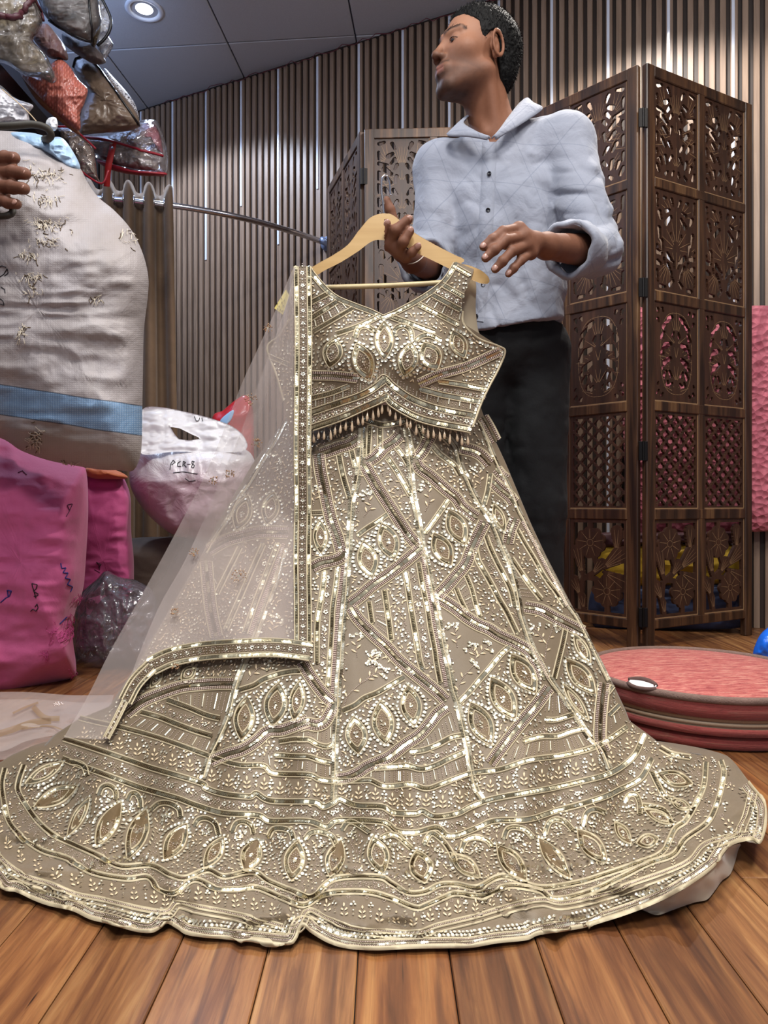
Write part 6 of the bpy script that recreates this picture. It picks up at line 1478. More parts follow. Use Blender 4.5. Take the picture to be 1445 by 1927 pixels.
Ledge = crom([(553, 504), (543, 524), (520, 580), (488, 650), (455, 722), (425, 800), (392, 880), (350, 965), (305, 1050), (255, 1140), (205, 1230), (165, 1310), (120, 1388)], 80)
Redge = crom([(556, 504), (556, 600), (556, 750), (556, 900), (556, 1050), (556, 1180), (556, 1228), (470, 1232), (380, 1238), (310, 1250), (255, 1288), (228, 1340), (196, 1392)], 80)
Ld = np.interp(Ledge[:, 1], [504, 700, 1000, 1300, 1388], [1.462, 1.475, 1.51, 1.55, 1.36])


def sheet(L, R, Ld, bow, seed, nu=44):
    V = []
    for k in range(len(L)):
        u = np.linspace(0, 1, nu); q = L[k] * (1 - u)[:, None] + R[k] * u[:, None]
        dr = float(D_scarf(R[k, 0], R[k, 1])); dd = Ld[k] * (1 - u) + dr * u - bow * np.sin(u * math.pi) * min(1, k / 20)
        dd = dd + 0.010 * vnoise(np.stack([u * 5 + seed, np.full(nu, k * .03), u * 0 + seed], 1)) * min(1, k / 14) * np.sin(u * math.pi)
        dd = np.minimum(dd, np.where(q[:, 1] > 800, D_skirt(q[:, 0], q[:, 1]) - .010, 9))
        V.append(Pn(q[:, 0], q[:, 1], dd))
    return np.array(V).reshape(-1, 3), grid_faces(len(L), nu)


scarf = empty('scarf', P(560, 504, 1.46), label='sheer blush net scarf with a gold border, draped over the blouse shoulder', category='scarf')
so = -scarf.location


def sub(name, v, f, m, **k):
    v = np.asarray(v) + np.array(so); return link(name, mesh_from(name, v, f, m), scarf, **k)


v, f = sheet(Ledge, Redge, Ld, 0.01, 1.0); sub('net_front', v, f, sheer)
L2 = crom([(556, 504), (548, 535), (530, 600), (505, 670), (478, 745), (450, 820), (420, 890), (385, 975), (345, 1060), (300, 1140), (262, 1230), (236, 1300), (205, 1385)], 80)
v, f = sheet(L2, Redge + (-4, 0), Ld - 0.03, 0.012, 5.0); sub('net_fold', v, f, sheer)
# strip of net lying on the floor at the left, with its woven gold edge
FR = [[(-60, 1318), (60, 1316), (150, 1322), (232, 1322)], [(-60, 1350), (60, 1340), (150, 1345), (225, 1352)], [(-60, 1395), (60, 1385), (140, 1382), (200, 1385)], [(-60, 1432), (20, 1428), (70, 1408), (130, 1396)]]
A_ = np.array([crom(r, 60) for r in FR]); t = np.linspace(0, 3, 40); A_ = np.stack([np.stack([np.interp(t, range(4), A_[:, j, i]) for j in range(60)], 1) for i in (0, 1)], -1)
zf = 0.012 + 0.022 * (0.5 + 0.5 * fbm(np.stack([A_[..., 0].ravel() * .012, A_[..., 1].ravel() * .05, A_[..., 0].ravel() * 0], 1), 3)).reshape(A_.shape[:2])
ff = Pn(A_[..., 0], A_[..., 1], dfloor(A_[..., 1], zf)); sub('net_on_floor', ff.reshape(-1, 3), grid_faces(40, 60), sheer)
zf2 = zf + .012; sub('net_on_floor', Pn(A_[..., 0] - 18, A_[..., 1] - 14, dfloor(A_[..., 1] - 14, zf2)).reshape(-1, 3), grid_faces(40, 60), sheer)
gs = NT('gold_selvedge'); gs.set(color='#cdb57a', rough=0.35, metal=0.6, alpha=0.55); gs = gs.m
for pa, w in (([(-40, 1392), (20, 1374), (60, 1360), (96, 1356)], 12), ([(62, 1330), (84, 1350), (112, 1352)], 10), ([(24, 1342), (50, 1330), (72, 1322)], 4), ([(40, 1372), (90, 1366), (120, 1374)], 3)):
    p = crom(pa, 30); tt_ = np.gradient(p, axis=0); nn_ = np.stack([-tt_[:, 1], tt_[:, 0]], 1) / np.linalg.norm(tt_, axis=1)[:, None]
    q = np.stack([p - nn_ * w / 2, p + nn_ * w / 2], 1); sub('gold_edge', Pn(q[..., 0], q[..., 1], dfloor(q[..., 1], 0.040)).reshape(-1, 3), grid_faces(30, 2), gs, label='gold woven edge')
SB = Emb(D_scarf)


def scarf_border(path, W, D_, nm, nmot):
    SB.D = D_
    g = nm
    SB.ribbon(g, path, W, 0.0003, 4, 0.0001)
    for o in (-.5, -.27, .27, .5): SB.cord(g, SB.off(path, o * W), 2.4)
    for o in (-.385, .385): SB.sequins(g, SB.off(path, o * W), W * .19)
    p = crom(path, nmot)
    for k in range(nmot):
        (SB.blossom if k % 2 else SB.diamond)(g, *p[k], W * (.125 if k % 2 else .15))
    m = (p[1:] + p[:-1]) / 2
    for o in (-.16, .16):
        q = np.array(SB.off(m, o * W)); SB.stamp(g, resample(q, nmot * 2), (1, .3), *T_BEAD, 1.3, 1, 1.1, 2, .0016)


scarf_border([(569, 502), (570, 560), (571, 650), (570, 750), (569, 850), (570, 950), (569, 1050), (570, 1150), (570, 1226)], 31, D_scarf, 'border_band#1', 62)
lo = [(584, 1227), (540, 1221), (500, 1219), (450, 1221), (400, 1224), (360, 1229), (320, 1238), (285, 1254), (256, 1284), (236, 1320), (216, 1360), (200, 1390)]
scarf_border(lo[:8], 34, lambda x, y: D_skirt(x, y) - 0.022, 'border_band#2', 26)
scarf_border(lo[7:10], 26, lambda x, y: D_skirt(x, y) - 0.024, 'border_band#3', 8)
scarf_border(lo[9:], 11, lambda x, y: D_skirt(x, y) - 0.024, 'border_band#4', 8)
SB.D = D_scarf_floor


def D_net(px, py):
    px, py = np.broadcast_arrays(np.asarray(px, float), np.asarray(py, float))
    xl = np.interp(py, Ledge[:, 1], Ledge[:, 0]); dl_ = np.interp(py, Ledge[:, 1], Ld); u = np.clip((px - xl) / (556 - xl), 0, 1)
    return np.minimum(dl_ * (1 - u) + _fb(py) * u, np.where(py > 800, D_skirt(px, py) - .012, 9)) - .016


SB.D = D_net
pm = []
for k, (x, y, r) in enumerate(((505, 618, 9), (472, 752, 12), (432, 892, 10), (402, 903, 9), (484, 930 - 95, 11), (450, 1085, 14), (366, 1040, 9), (330, 1152, 8), (330, 1255, 7))):
    g = f'bead_flower#{k}'
    a = RNG.uniform(0, 6.28, 26); ra = r * np.sqrt(RNG.uniform(.1, 1, 26)); SB.stamp(g, np.stack([x + np.cos(a) * ra, y + np.sin(a) * ra * .9], 1), np.stack([np.cos(a), np.sin(a)], 1), *T_BEAD, 2.6, 1.1, 1.4, 7, .0012)
    SB.stamp(g, [(x, y)], (1, 0), *T_SEQ, 2.6, 2.6, 2.6, 3, .002)
SB.D = lambda x, y: dfloor(y, .05); a = RNG.uniform(0, 6.28, 30); SB.stamp('bead_flower#f', np.stack([110 + np.cos(a) * 10 * RNG.random(30), 1326 + np.sin(a) * 5 * RNG.random(30)], 1), (1, 0), *T_BEAD, 2.4, 1.2, 1.4, 2, .001)
rosem = NT('rose_gold_bead'); rosem.set(color='#b08a68', metal=0.6, rough=0.32); rosem = rosem.m
n_before = set(o.name for o in bpy.data.objects)
SB.flush(scarf, EM + [rosem])
for o in bpy.data.objects:
    if o.name not in n_before and o.parent == scarf: o.location = so
# yellow paper tag inside the fold at the shoulder
tq_ = np.array([[(538, 545), (545, 556)], [(516, 580), (532, 592)]], float)
tagp = sub('paper_tag', Pn(tq_[..., 0], tq_[..., 1], 1.475).reshape(-1, 3), grid_faces(2, 2), plain('yellow_paper', '#e0cf78', 0.8), label='yellow handwritten paper tag')
m = MB()
for (x, y) in ((520, 572), (524, 577), (529, 570), (532, 576), (526, 584), (521, 582), (530, 586), (528, 562), (534, 566)):
    m.tube([P(x + so.x * 0, y, 1.4738) + so, P(x + 1.6, y - 2.2, 1.4738) + so, P(x + 2.6, y + .4, 1.4738) + so], .0005, 4)
m.obj('handwriting', ink, tagp, True, kind='stuff')

# ================================================================ people
def cap(p, a, b, ra, rb=None):
    rb = ra if rb is None else rb
    a = np.asarray(a, np.float32); b = np.asarray(b, np.float32); ba = b - a; pa = p - a
    t = np.clip((pa @ ba) / (ba @ ba + 1e-12), 0, 1)
    return np.linalg.norm(pa - t[:, None] * ba, axis=1) - (ra + (rb - ra) * t)


def ell(p, c, r, R=None):
    q = p - np.asarray(c, np.float32)
    if R is not None: q = q @ np.asarray(R, np.float32)
    r = np.asarray(r, np.float32); k0 = np.linalg.norm(q / r, axis=1); k1 = np.linalg.norm(q / (r * r), axis=1)
    return k0 * (k0 - 1) / np.maximum(k1, 1e-6)


def smin(a, b, k):
    h = np.clip(0.5 + 0.5 * (b - a) / k, 0, 1); return b * (1 - h) + a * h - k * h * (1 - h)


def smax(a, b, k): return -smin(-a, -b, k)


def chain(p, pts, rs, k=0.006):
    d = None
    for i in range(len(pts) - 1):
        c = cap(p, pts[i], pts[i + 1], rs[i], rs[i + 1]); d = c if d is None else smin(d, c, k)
    return d


def sdf_mesh(func, lo, hi, h):
    """Smooth surface of func(points) = 0 on a grid of step h (only cells near the surface are worked out)."""
    lo = np.asarray(lo, np.float32); B = 8
    nb_ = np.ceil((np.asarray(hi) - lo) / (h * B)).astype(int)
    ii = np.stack(np.meshgrid(*[np.arange(k) for k in nb_], indexing='ij'), -1).reshape(-1, 3)
    c = lo + (ii * B + (B - 1) / 2) * h
    fc = func(c.astype(np.float32)); act = np.abs(fc) < B * h * 1.15
    f = np.repeat(np.repeat(np.repeat(np.where(fc < 0, -1, 1).astype(np.float32).reshape(nb_), B, 0), B, 1), B, 2)
    loc_ = np.stack(np.meshgrid(np.arange(B), np.arange(B), np.arange(B), indexing='ij'), -1).reshape(-1, 3)
    ai = ii[act]
    for s in range(0, len(ai), 1500):
        blk = ai[s:s + 1500]; g = (blk[:, None] * B + loc_[None]).reshape(-1, 3)
        v = func((lo + g * h).astype(np.float32)); f[g[:, 0], g[:, 1], g[:, 2]] = v
    s = (f < 0); i8 = s.view(np.int8); cnt = np.zeros(tuple(k - 1 for k in f.shape), np.int8)
    for a in (0, 1):
        for b in (0, 1):
            for c_ in (0, 1): cnt += i8[a:f.shape[0] - 1 + a, b:f.shape[1] - 1 + b, c_:f.shape[2] - 1 + c_]
    cx, cy, cz = np.nonzero((cnt > 0) & (cnt < 8)); N = len(cx)
    idx = np.full(cnt.shape, -1, np.int32); idx[cx, cy, cz] = np.arange(N)
    acc = np.zeros((N, 3), np.float32); n = np.zeros(N, np.float32)
    cor = [(a, b, c_) for a in (0, 1) for b in (0, 1) for c_ in (0, 1)]
    for a in cor:
        for ax in range(3):
            if a[ax]: continue
            b = list(a); b[ax] = 1
            fa = f[cx + a[0], cy + a[1], cz + a[2]]; fb = f[cx + b[0], cy + b[1], cz + b[2]]; cr = (fa < 0) != (fb < 0)
            t = np.where(cr, fa / np.where(cr, fa - fb, 1), 0)
            for k in range(3): acc[:, k] += np.where(cr, a[k] + (t if k == ax else 0), 0)
            n += cr
    v = lo + (np.stack([cx, cy, cz], 1) + acc / n[:, None]) * h
    F_ = []
    for ax in range(3):
        sl0 = [slice(None)] * 3; sl1 = [slice(None)] * 3; sl0[ax] = slice(0, -1); sl1[ax] = slice(1, None)
        d = i8[tuple(sl0)] - i8[tuple(sl1)]
        e = np.argwhere(d != 0); o1, o2 = (ax + 1) % 3, (ax + 2) % 3
        ok = (e[:, o1] > 0) & (e[:, o2] > 0) & (e[:, o1] < cnt.shape[o1]) & (e[:, o2] < cnt.shape[o2]); e = e[ok]; sg = d[tuple(e.T)] > 0
        def id_(a, b):
            q = e.copy(); q[:, o1] += a; q[:, o2] += b; return idx[tuple(q.T)]
        q = np.stack([id_(-1, -1), id_(0, -1), id_(0, 0), id_(-1, 0)], 1)
        F_.append(np.where(sg[:, None], q, q[:, ::-1]))
    fc = np.concatenate(F_); fc = fc[(fc >= 0).all(1)]
    return v, fc


A3 = lambda *p: np.array(P(*p), np.float32)
# ---------------------------------------------------------------- joints of the standing man
HC = np.array([0.2323, 1.80, 1.584], np.float32)
ya, pi_ = math.radians(66), math.radians(6)
fv_ = np.array([-math.sin(ya), -math.cos(ya), 0]); lv_ = np.array([math.cos(ya), -math.sin(ya), 0])
fw = fv_ * math.cos(pi_) + np.array([0, 0, 1]) * math.sin(pi_); up_ = np.array([0, 0, 1]) * math.cos(pi_) - fv_ * math.sin(pi_)
HR = np.stack([lv_, fw, up_], 1).astype(np.float32)            # columns: his left, forward, up
h2w = lambda q: HC + np.asarray(q, np.float32) @ HR.T
neck0, neck1 = h2w((0, -0.022, -0.055)), np.array([0.296, 1.852, 1.385], np.float32)
shL, elL, wrL = np.array([0.462, 1.81, 1.372], np.float32), A3(1122, 474, 1.70), A3(1028, 463, 1.515)
shR, elR, wrR = np.array([0.150, 1.87, 1.335], np.float32), A3(812, 500, 1.80), A3(778, 490, 1.595)


def head_local(q):
    x, y, z = q[:, 0], q[:, 1], q[:, 2]; m = np.stack([np.abs(x), y, z], 1)
    d = ell(q, (0, -.018, .045), (.074, .098, .086))
    d = smin(d, ell(q, (0, .028, -.015), (.060, .066, .085)), .03)
    d = smin(d, ell(q, (0, .034, -.068), (.048, .058, .042)), .03)
    d = smin(d, cap(m, (.054, -.002, -.055), (.020, .072, -.103), .017, .016), .026)
    d = smin(d, ell(q, (0, .074, -.106), (.022, .017, .016)), .020)
    d = smin(d, ell(m, (.044, .050, -.018), (.022, .022, .019)), .03)
    d = smin(d, cap(m, (.010, .090, .024), (.046, .072, .025), .0085, .007), .016)
    d = smax(d, -ell(m, (.033, .104, .003), (.019, .020, .013)), .012)
    d = smin(d, ell(m, (.032, .0755, .003), (.0145, .0135, .0125)), .004)
    d = smax(d, -ell(m, (.032, .092, -.0025), (.0125, .010, .0011)), .0015)
    d = smin(d, cap(q, (0, .087, .016), (0, .110, -.029), .0065, .0092), .010)
    d = smin(d, ell(q, (0, .1115, -.033), (.0112, .0105, .0092)), .006)
    d = smin(d, ell(m, (.0135, .099, -.037), (.0082, .0115, .0085)), .006)
    d = smax(d, -ell(m, (.0070, .104, -.0450), (.0036, .0060, .0045)), .003)
    d = smin(d, ell(q, (0, .089, -.066), (.029, .014, .022)), .012)
    d = smin(d, cap(m, (0, .1025, -.0625), (.021, .090, -.066), .0050, .0022), .004)
    d = smin(d, cap(m, (0, .0985, -.0755), (.018, .089, -.0705), .0062, .0026), .004)
    d = smax(d, -cap(m, (0, .109, -.0685), (.023, .094, -.0682), .0016, .0008), .003)
    # ears
    er = np.array([[.985, .17, 0], [-.17, .985, 0], [0, 0, 1]], np.float32); e0 = m - np.array([.0735, -.010, -.005], np.float32)
    tl = math.radians(-14); rt = np.array([[1, 0, 0], [0, math.cos(tl), -math.sin(tl)], [0, math.sin(tl), math.cos(tl)]], np.float32)
    e = (e0 @ er) @ rt
    e = e * 1.14
    s = np.hypot(e[:, 1] / .0185, (e[:, 2]) / .0325)
    rim = np.sqrt(((s - 1) * .0215) ** 2 + (e[:, 0] - .010 - .004 * s) ** 2) - .0042
    bowl = ell(e, (.003, .002, -.002), (.007, .0165, .029)); lobe = ell(e, (.004, .006, -.029), (.0055, .0085, .010)); tra = ell(e, (.002, .0135, -.006), (.006, .005, .008))
    ear = smin(smin(rim, bowl, .004), smin(lobe, tra, .004), .005)
    ear = smax(ear, -ell(e, (.0125, .002, -.004), (.0055, .006, .009)), .004)
    d = smin(d, ear, .005)
    return d


def hand(p, wrist, palm, bases, fingers, rs, thumb=None, kf=0.005):
    d = chain(p, [wrist] + palm, [.027] + [.021] * len(palm), .012)
    for a, b in zip(bases[:-1], bases[1:]): d = smin(d, cap(p, a, b, .0125, .0125), .012)
    for b in bases: d = smin(d, cap(p, palm[-1], b, .016, .0120), .010)
    for f_, r in zip(fingers, rs):
        n = len(f_); rr_ = np.linspace(r, r * .80, n); c = chain(p, f_, rr_, .002)
        for j in f_[1:-1]: c = smin(c, np.linalg.norm(p - j, axis=1) - r * .96, .004)
        d = smin(d, c, kf)
    if thumb is not None: d = smin(d, chain(p, thumb, np.linspace(.013, .0095, len(thumb)), .004), .008)
    return d


baL = [A3(976, 430, 1.452), A3(984, 446, 1.450), A3(990, 462, 1.455), A3(999, 476, 1.465)]
fiL = [[baL[0], A3(946, 436, 1.425), A3(926, 451, 1.413), A3(910, 464, 1.412)], [baL[1], A3(952, 452, 1.418), A3(930, 470, 1.406), A3(914, 485, 1.405)], [baL[2], A3(963, 473, 1.422), A3(945, 492, 1.411), A3(932, 506, 1.412)], [baL[3], A3(980, 490, 1.440), A3(966, 505, 1.430), A3(957, 515, 1.430)]]
baR = [A3(716, 452, 1.482), A3(733, 458, 1.478), A3(748, 470, 1.480), A3(764, 482, 1.488)]
fiR = [[baR[0], A3(717, 438, 1.457), A3(727, 421, 1.452)], [baR[1], A3(745, 433, 1.452), A3(768, 413, 1.450)], [baR[2], A3(759, 455, 1.454), A3(771, 435, 1.451)], [baR[3], A3(775, 475, 1.465), A3(786, 464, 1.460)]]


def in_box(p, pts, m):
    pts = np.asarray(pts); return ((p > pts.min(0) - m) & (p < pts.max(0) + m)).all(1)


def body(p):
    d = np.full(len(p), 0.3, np.float32)
    # trunk, arms, legs
    t = cap(p, (.320, 1.875, .93), (.306, 1.868, 1.24), .098, .105)
    t = smin(t, cap(p, shL + (-.03, .02, -.01), shR + (.03, 0, -.01), .055, .055), .05)
    t = smin(t, cap(p, neck0, neck1, .053, .058), .03)
    t = smin(t, cap(p, neck1, (.30, 1.86, 1.34), .062, .08), .04)
    for s in (-1, 1):      # neck muscles from behind the ears to the collar pit
        t = smin(t, cap(p, h2w((s * .052, -.012, -.06)), (.272 + s * .012, 1.795, 1.392), .013, .011), .018)
    t = smin(t, cap(p, shL, elL, .048, .038), .02); t = smin(t, cap(p, elL, wrL, .041, .026), .02)
    t = smin(t, cap(p, shR, elR, .048, .038), .02); t = smin(t, cap(p, elR, wrR, .040, .026), .02)
    for x0, x1 in ((.395, .398), (.245, .24)):
        t = smin(t, cap(p, (x0, 1.88, .88), (x1, 1.87, .47), .08, .055), .03); t = smin(t, cap(p, (x1, 1.87, .47), (x1, 1.90, .07), .055, .038), .03)
        t = smin(t, cap(p, (x1, 1.91, .042), (x1 - .02, 1.72, .030), .036, .026), .02)
    d = np.minimum(d, t)
    k = in_box(p, [h2w((0, .03, -.02))], .20)
    if k.any(): d[k] = smin(d[k], head_local((p[k] - HC) @ HR), .022)
    k = in_box(p, [wrL] + [x for f in fiL for x in f], .05)
    if k.any(): d[k] = smin(d[k], hand(p[k], wrL, [A3(1006, 456, 1.480)], baL, fiL, (.0112, .0115, .0110, .0097), [A3(1006, 448, 1.492), A3(975, 452, 1.478), A3(952, 462, 1.462)]), .012)
    k = in_box(p, [wrR] + [x for f in fiR for x in f] + [A3(726, 372, 1.50)], .05)
    if k.any(): d[k] = smin(d[k], hand(p[k], wrR, [A3(758, 474, 1.525)], baR, fiR, (.0122, .0122, .0118, .0100), [A3(752, 456, 1.522), A3(741, 420, 1.508), A3(734, 395, 1.502), A3(727, 378, 1.500)]), .012)
    return d


v, fc = sdf_mesh(body, (0.0, 1.36, -0.006), (0.62, 2.02, 1.74), 0.003)
# skin tones: paler forehead and cheek, darker hands, lips, beard shadow
loc_ = (v - HC) @ HR; ax_ = np.abs(loc_[:, 0]); ly, lz = loc_[:, 1], loc_[:, 2]
col = np.tile(np.array(lin('#7d513a')), (len(v), 1))
sm = lambda x, a, b: np.clip((x - a) / (b - a), 0, 1)
mixc = lambda c, t, w: c * (1 - w[:, None]) + np.array(lin(t))[None] * w[:, None]
head_ = (lz > -.16) & (np.linalg.norm(loc_, axis=1) < .19)
nz_ = fbm(v * 60, 2) * .25
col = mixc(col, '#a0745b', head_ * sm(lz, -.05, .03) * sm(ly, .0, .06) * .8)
beard = head_ * sm(ly, -.012, .030) * np.clip((1 - np.abs(lz + .100) / .046) * 2.2, 0, 1) * (1 - .45 * sm(-lz, -.1, .09) * sm(ax_, .02, .05))
must = np.clip(1 - np.abs(lz + .0535) / .008, 0, 1) * (ly > .085) * (ax_ < .030)
beard = np.maximum(beard * (1 - np.clip(1 - np.abs(lz + .0685) / .012, 0, 1) * (ly > .082) * (ax_ < .024)), must * 1.1)
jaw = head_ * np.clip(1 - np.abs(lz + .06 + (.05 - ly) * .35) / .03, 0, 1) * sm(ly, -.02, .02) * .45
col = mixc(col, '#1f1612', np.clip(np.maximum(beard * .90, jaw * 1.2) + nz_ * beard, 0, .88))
lip = np.clip(1 - np.abs(lz + .069) / .0105, 0, 1) ** .5 * (ly > .088) * (ax_ < .022)
col = mixc(col, '#83524b', np.clip(lip, 0, 1) * .8)
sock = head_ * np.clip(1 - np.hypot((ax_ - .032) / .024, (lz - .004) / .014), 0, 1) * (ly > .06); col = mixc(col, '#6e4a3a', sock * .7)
bq = crom([(.012, .0985, .0235), (.028, .0935, .0295), (.044, .0800, .0285), (.053, .066, .0225)], 40)
bd_ = np.full(len(v), 9.0); near_ = head_ & (lz > .005) & (lz < .05) & (ly > .045)
bd_[near_] = np.min(np.linalg.norm(np.stack([ax_, ly, lz], 1)[near_][:, None] - bq[None], axis=2), 1)
col = mixc(col, '#1d1512', np.clip(1.7 - bd_ / .0042, 0, 1) * .92)
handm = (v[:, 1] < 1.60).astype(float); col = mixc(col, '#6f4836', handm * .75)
tsk = NT('skin'); at = tsk.node('ShaderNodeAttribute'); at.attribute_name = 'tint'; vv_ = tsk.coord('Object')
nn_ = tsk.noise(vv_, 90, 4); tsk.set(color=tsk.mix(0.10, at.outputs[0], tsk.mix(nn_, '#5a3526', '#c09078')), rough=0.58, spec=0.3, sss=0.0)
tsk.bump(tsk.noise(vv_, 240, 3), 0.16, 0.0012)
man = link('person', mesh_from('person', v, fc, tsk.m, None, True, col), label='standing man in a light grey blue shirt holding the hanger and looking aside', category='person')

# ---- hair, brows, eyes, nails
hl_y = [-.13, -.075, -.050, -.034, -.020, -.004, .004, .016, .024, .034, .055, .075, .10]
hl_z = [-.088, -.086, -.066, -.026, .020, .034, .028, .004, .006, .046, .060, .074, .082]


def hair(p):
    q = (p - HC) @ HR
    d = ell(q, (0, -.020, .044), (.0785, .103, .0915)); d = smin(d, ell(q, (0, -.055, -.01), (.066, .058, .075)), .02)
    d = d + .0022 * vnoise(q * 260) + .0014 * vnoise(q * 520)
    hl = np.interp(q[:, 1], hl_y, hl_z).astype(np.float32)
    return np.maximum(d, (hl - q[:, 2] + .003 * vnoise(q * 180)) * .75)


v, fc = sdf_mesh(hair, HC - .17, HC + .19, 0.0026)
hv = [v]; hf = [np.concatenate([fc[:, [0, 1, 2]], fc[:, [0, 2, 3]]])]
rg = np.random.default_rng(2); pick = rg.integers(0, len(v), 5200); q = (v[pick] - HC) @ HR; nrm = q - np.array([0, -.02, .03]); nrm /= np.linalg.norm(nrm, axis=1)[:, None]
flow = np.stack([q[:, 0] * 2, -np.ones(len(q)) * .25, -.55 * np.sign(.02 - q[:, 1]) * np.ones(len(q))], 1) * .6 + nrm * .9 + rg.normal(0, .35, q.shape)
flow /= np.linalg.norm(flow, axis=1)[:, None]; L_ = rg.uniform(.004, .0085, len(q))[:, None]
sd = np.cross(flow, nrm); sd /= np.linalg.norm(sd, axis=1)[:, None] + 1e-9
a_, b_, c_ = q - sd * .0007, q + sd * .0007, q + flow * L_
tri = np.stack([a_, b_, c_], 1).reshape(-1, 3) @ HR.T + HC
hv.append(tri); hf.append(np.arange(len(tri)).reshape(-1, 3) + len(v))
th = NT('black_hair'); th.set(color=th.mix(th.noise(th.coord(), 160, 3), '#040404', '#0f0d0c'), rough=0.7, spec=0.2)
link('hair', mesh_from('hair', np.concatenate(hv), np.concatenate(hf), th.m), man, label='short black hair')
hairm = th.m
m = MB()
for s in (1, -1):
    pts = crom([(s * .012, .0985, .0235), (s * .028, .0935, .0295), (s * .044, .0800, .0285), (s * .053, .066, .0225)], 14)
    bp = pts[rg.integers(0, 14, 130)] + rg.normal(0, 1, (130, 3)) * (.0022, .0006, .0019) + (0, -.0015, 0); bd = np.array([s * .75, -.45, .35]) + rg.normal(0, .2, (130, 3)); bd /= np.linalg.norm(bd, axis=1)[:, None]
    bt = np.stack([bp + (0, 0, .0005), bp - (0, 0, .0005), bp + bd * .0055 + (0, .0012, 0)], 1).reshape(-1, 3) @ HR.T + HC
    link('eyebrow', mesh_from('eyebrow', bt, np.arange(390).reshape(-1, 3), hairm), man)
    ey = MB(); ey.lathe([(.0005, -.0118)] + [(.0118 * math.sin(a), -.0118 * math.cos(a)) for a in np.linspace(.2, 3.0, 12)] + [(.0005, .0118)], 18, 0, Matrix.Translation(h2w((s * .032, .0765, .002))))
    eo = ey.obj('eyeball', plain('eye_white%d' % (s > 0), '#5f544c', 0.3), man, True)
    MB().lathe([(.0003, .0125), (.004, .0122), (.0055, .0112)], 16, 0, Matrix.Translation(h2w((s * .032, .0765, .002))) @ Matrix([list(r) + [0] for r in np.stack([lv_, up_, fw * .9 - up_ * .35], 1)] + [[0, 0, 0, 1]])).obj('iris', plain('dark_iris%d' % (s > 0), '#1c120d', 0.15), eo, True)
    MB().tube([h2w(p) for p in crom([(s * .018, .0845, .0008), (s * .027, .0895, .0022), (s * .037, .0875, .0018), (s * .046, .0795, -.0018)], 12)], .0009, 5).obj('eyelashes', hairm, man, True)
nailm = plain('fingernail', '#a87f70', 0.3)


def nails(fs, parent, who, skip=()):
    for k, f_ in enumerate(fs):
        if k in skip: continue
        a, b = Vector(f_[-2]), Vector(f_[-1]); t = (b - a).normalized(); to = (Vector((0, 0, H)) - b).normalized(); n = (to - t * to.dot(t)).normalized(); n = (n + who).normalized(); n = (n - t * n.dot(t)).normalized(); s = t.cross(n)
        M = Matrix([[s.x, t.x, n.x, 0], [s.y, t.y, n.y, 0], [s.z, t.z, n.z, 0], [0, 0, 0, 1]]); M.translation = b + n * .0072 + t * .0012
        bm = bmesh.new(); bmesh.ops.create_uvsphere(bm, u_segments=12, v_segments=8, radius=1.0)
        for v_ in bm.verts: v_.co = Vector((v_.co.x * .0058, v_.co.y * .0076, v_.co.z * .0022))
        bm.transform(M); me = bpy.data.meshes.new('nail'); bm.to_mesh(me); bm.free(); me.materials.append(nailm); me.polygons.foreach_set('use_smooth', [True] * len(me.polygons)); link('nail', me, parent)


nails(fiL, man, Vector((-.1, 0, .35))); nails(fiR, man, Vector((0, 0, .1)))
MB().tube([P(x, y, d_) for x, y, d_ in crom([(764, 497, 1.545), (782, 494, 1.535), (798, 480, 1.545), (800, 462, 1.56), (786, 452, 1.57)], 24)], .0011, 6).obj('thread_bracelet', plain('white_thread', '#cfc9c2', 0.6), man, True, label='thin white thread round the wrist')

# ---- shirt
tz = [.84, .90, .95, 1.05, 1.15, 1.25, 1.32, 1.37, 1.41, 1.45]
ta = [.168, .166, .160, .166, .176, .184, .180, .135, .075, .055]; tb_ = [.128, .126, .120, .120, .126, .126, .110, .092, .074, .06]; tc = [.326, .324, .320, .315, .310, .306, .304, .302, .300, .298]
cuL0, cuL1 = elL * .55 + wrL * .45, elL * .38 + wrL * .62
cuR0, cuR1 = elR * .62 + wrR * .38, elR * .50 + wrR * .50
yw = math.radians(-9); cw, sw_ = math.cos(yw), math.sin(yw)


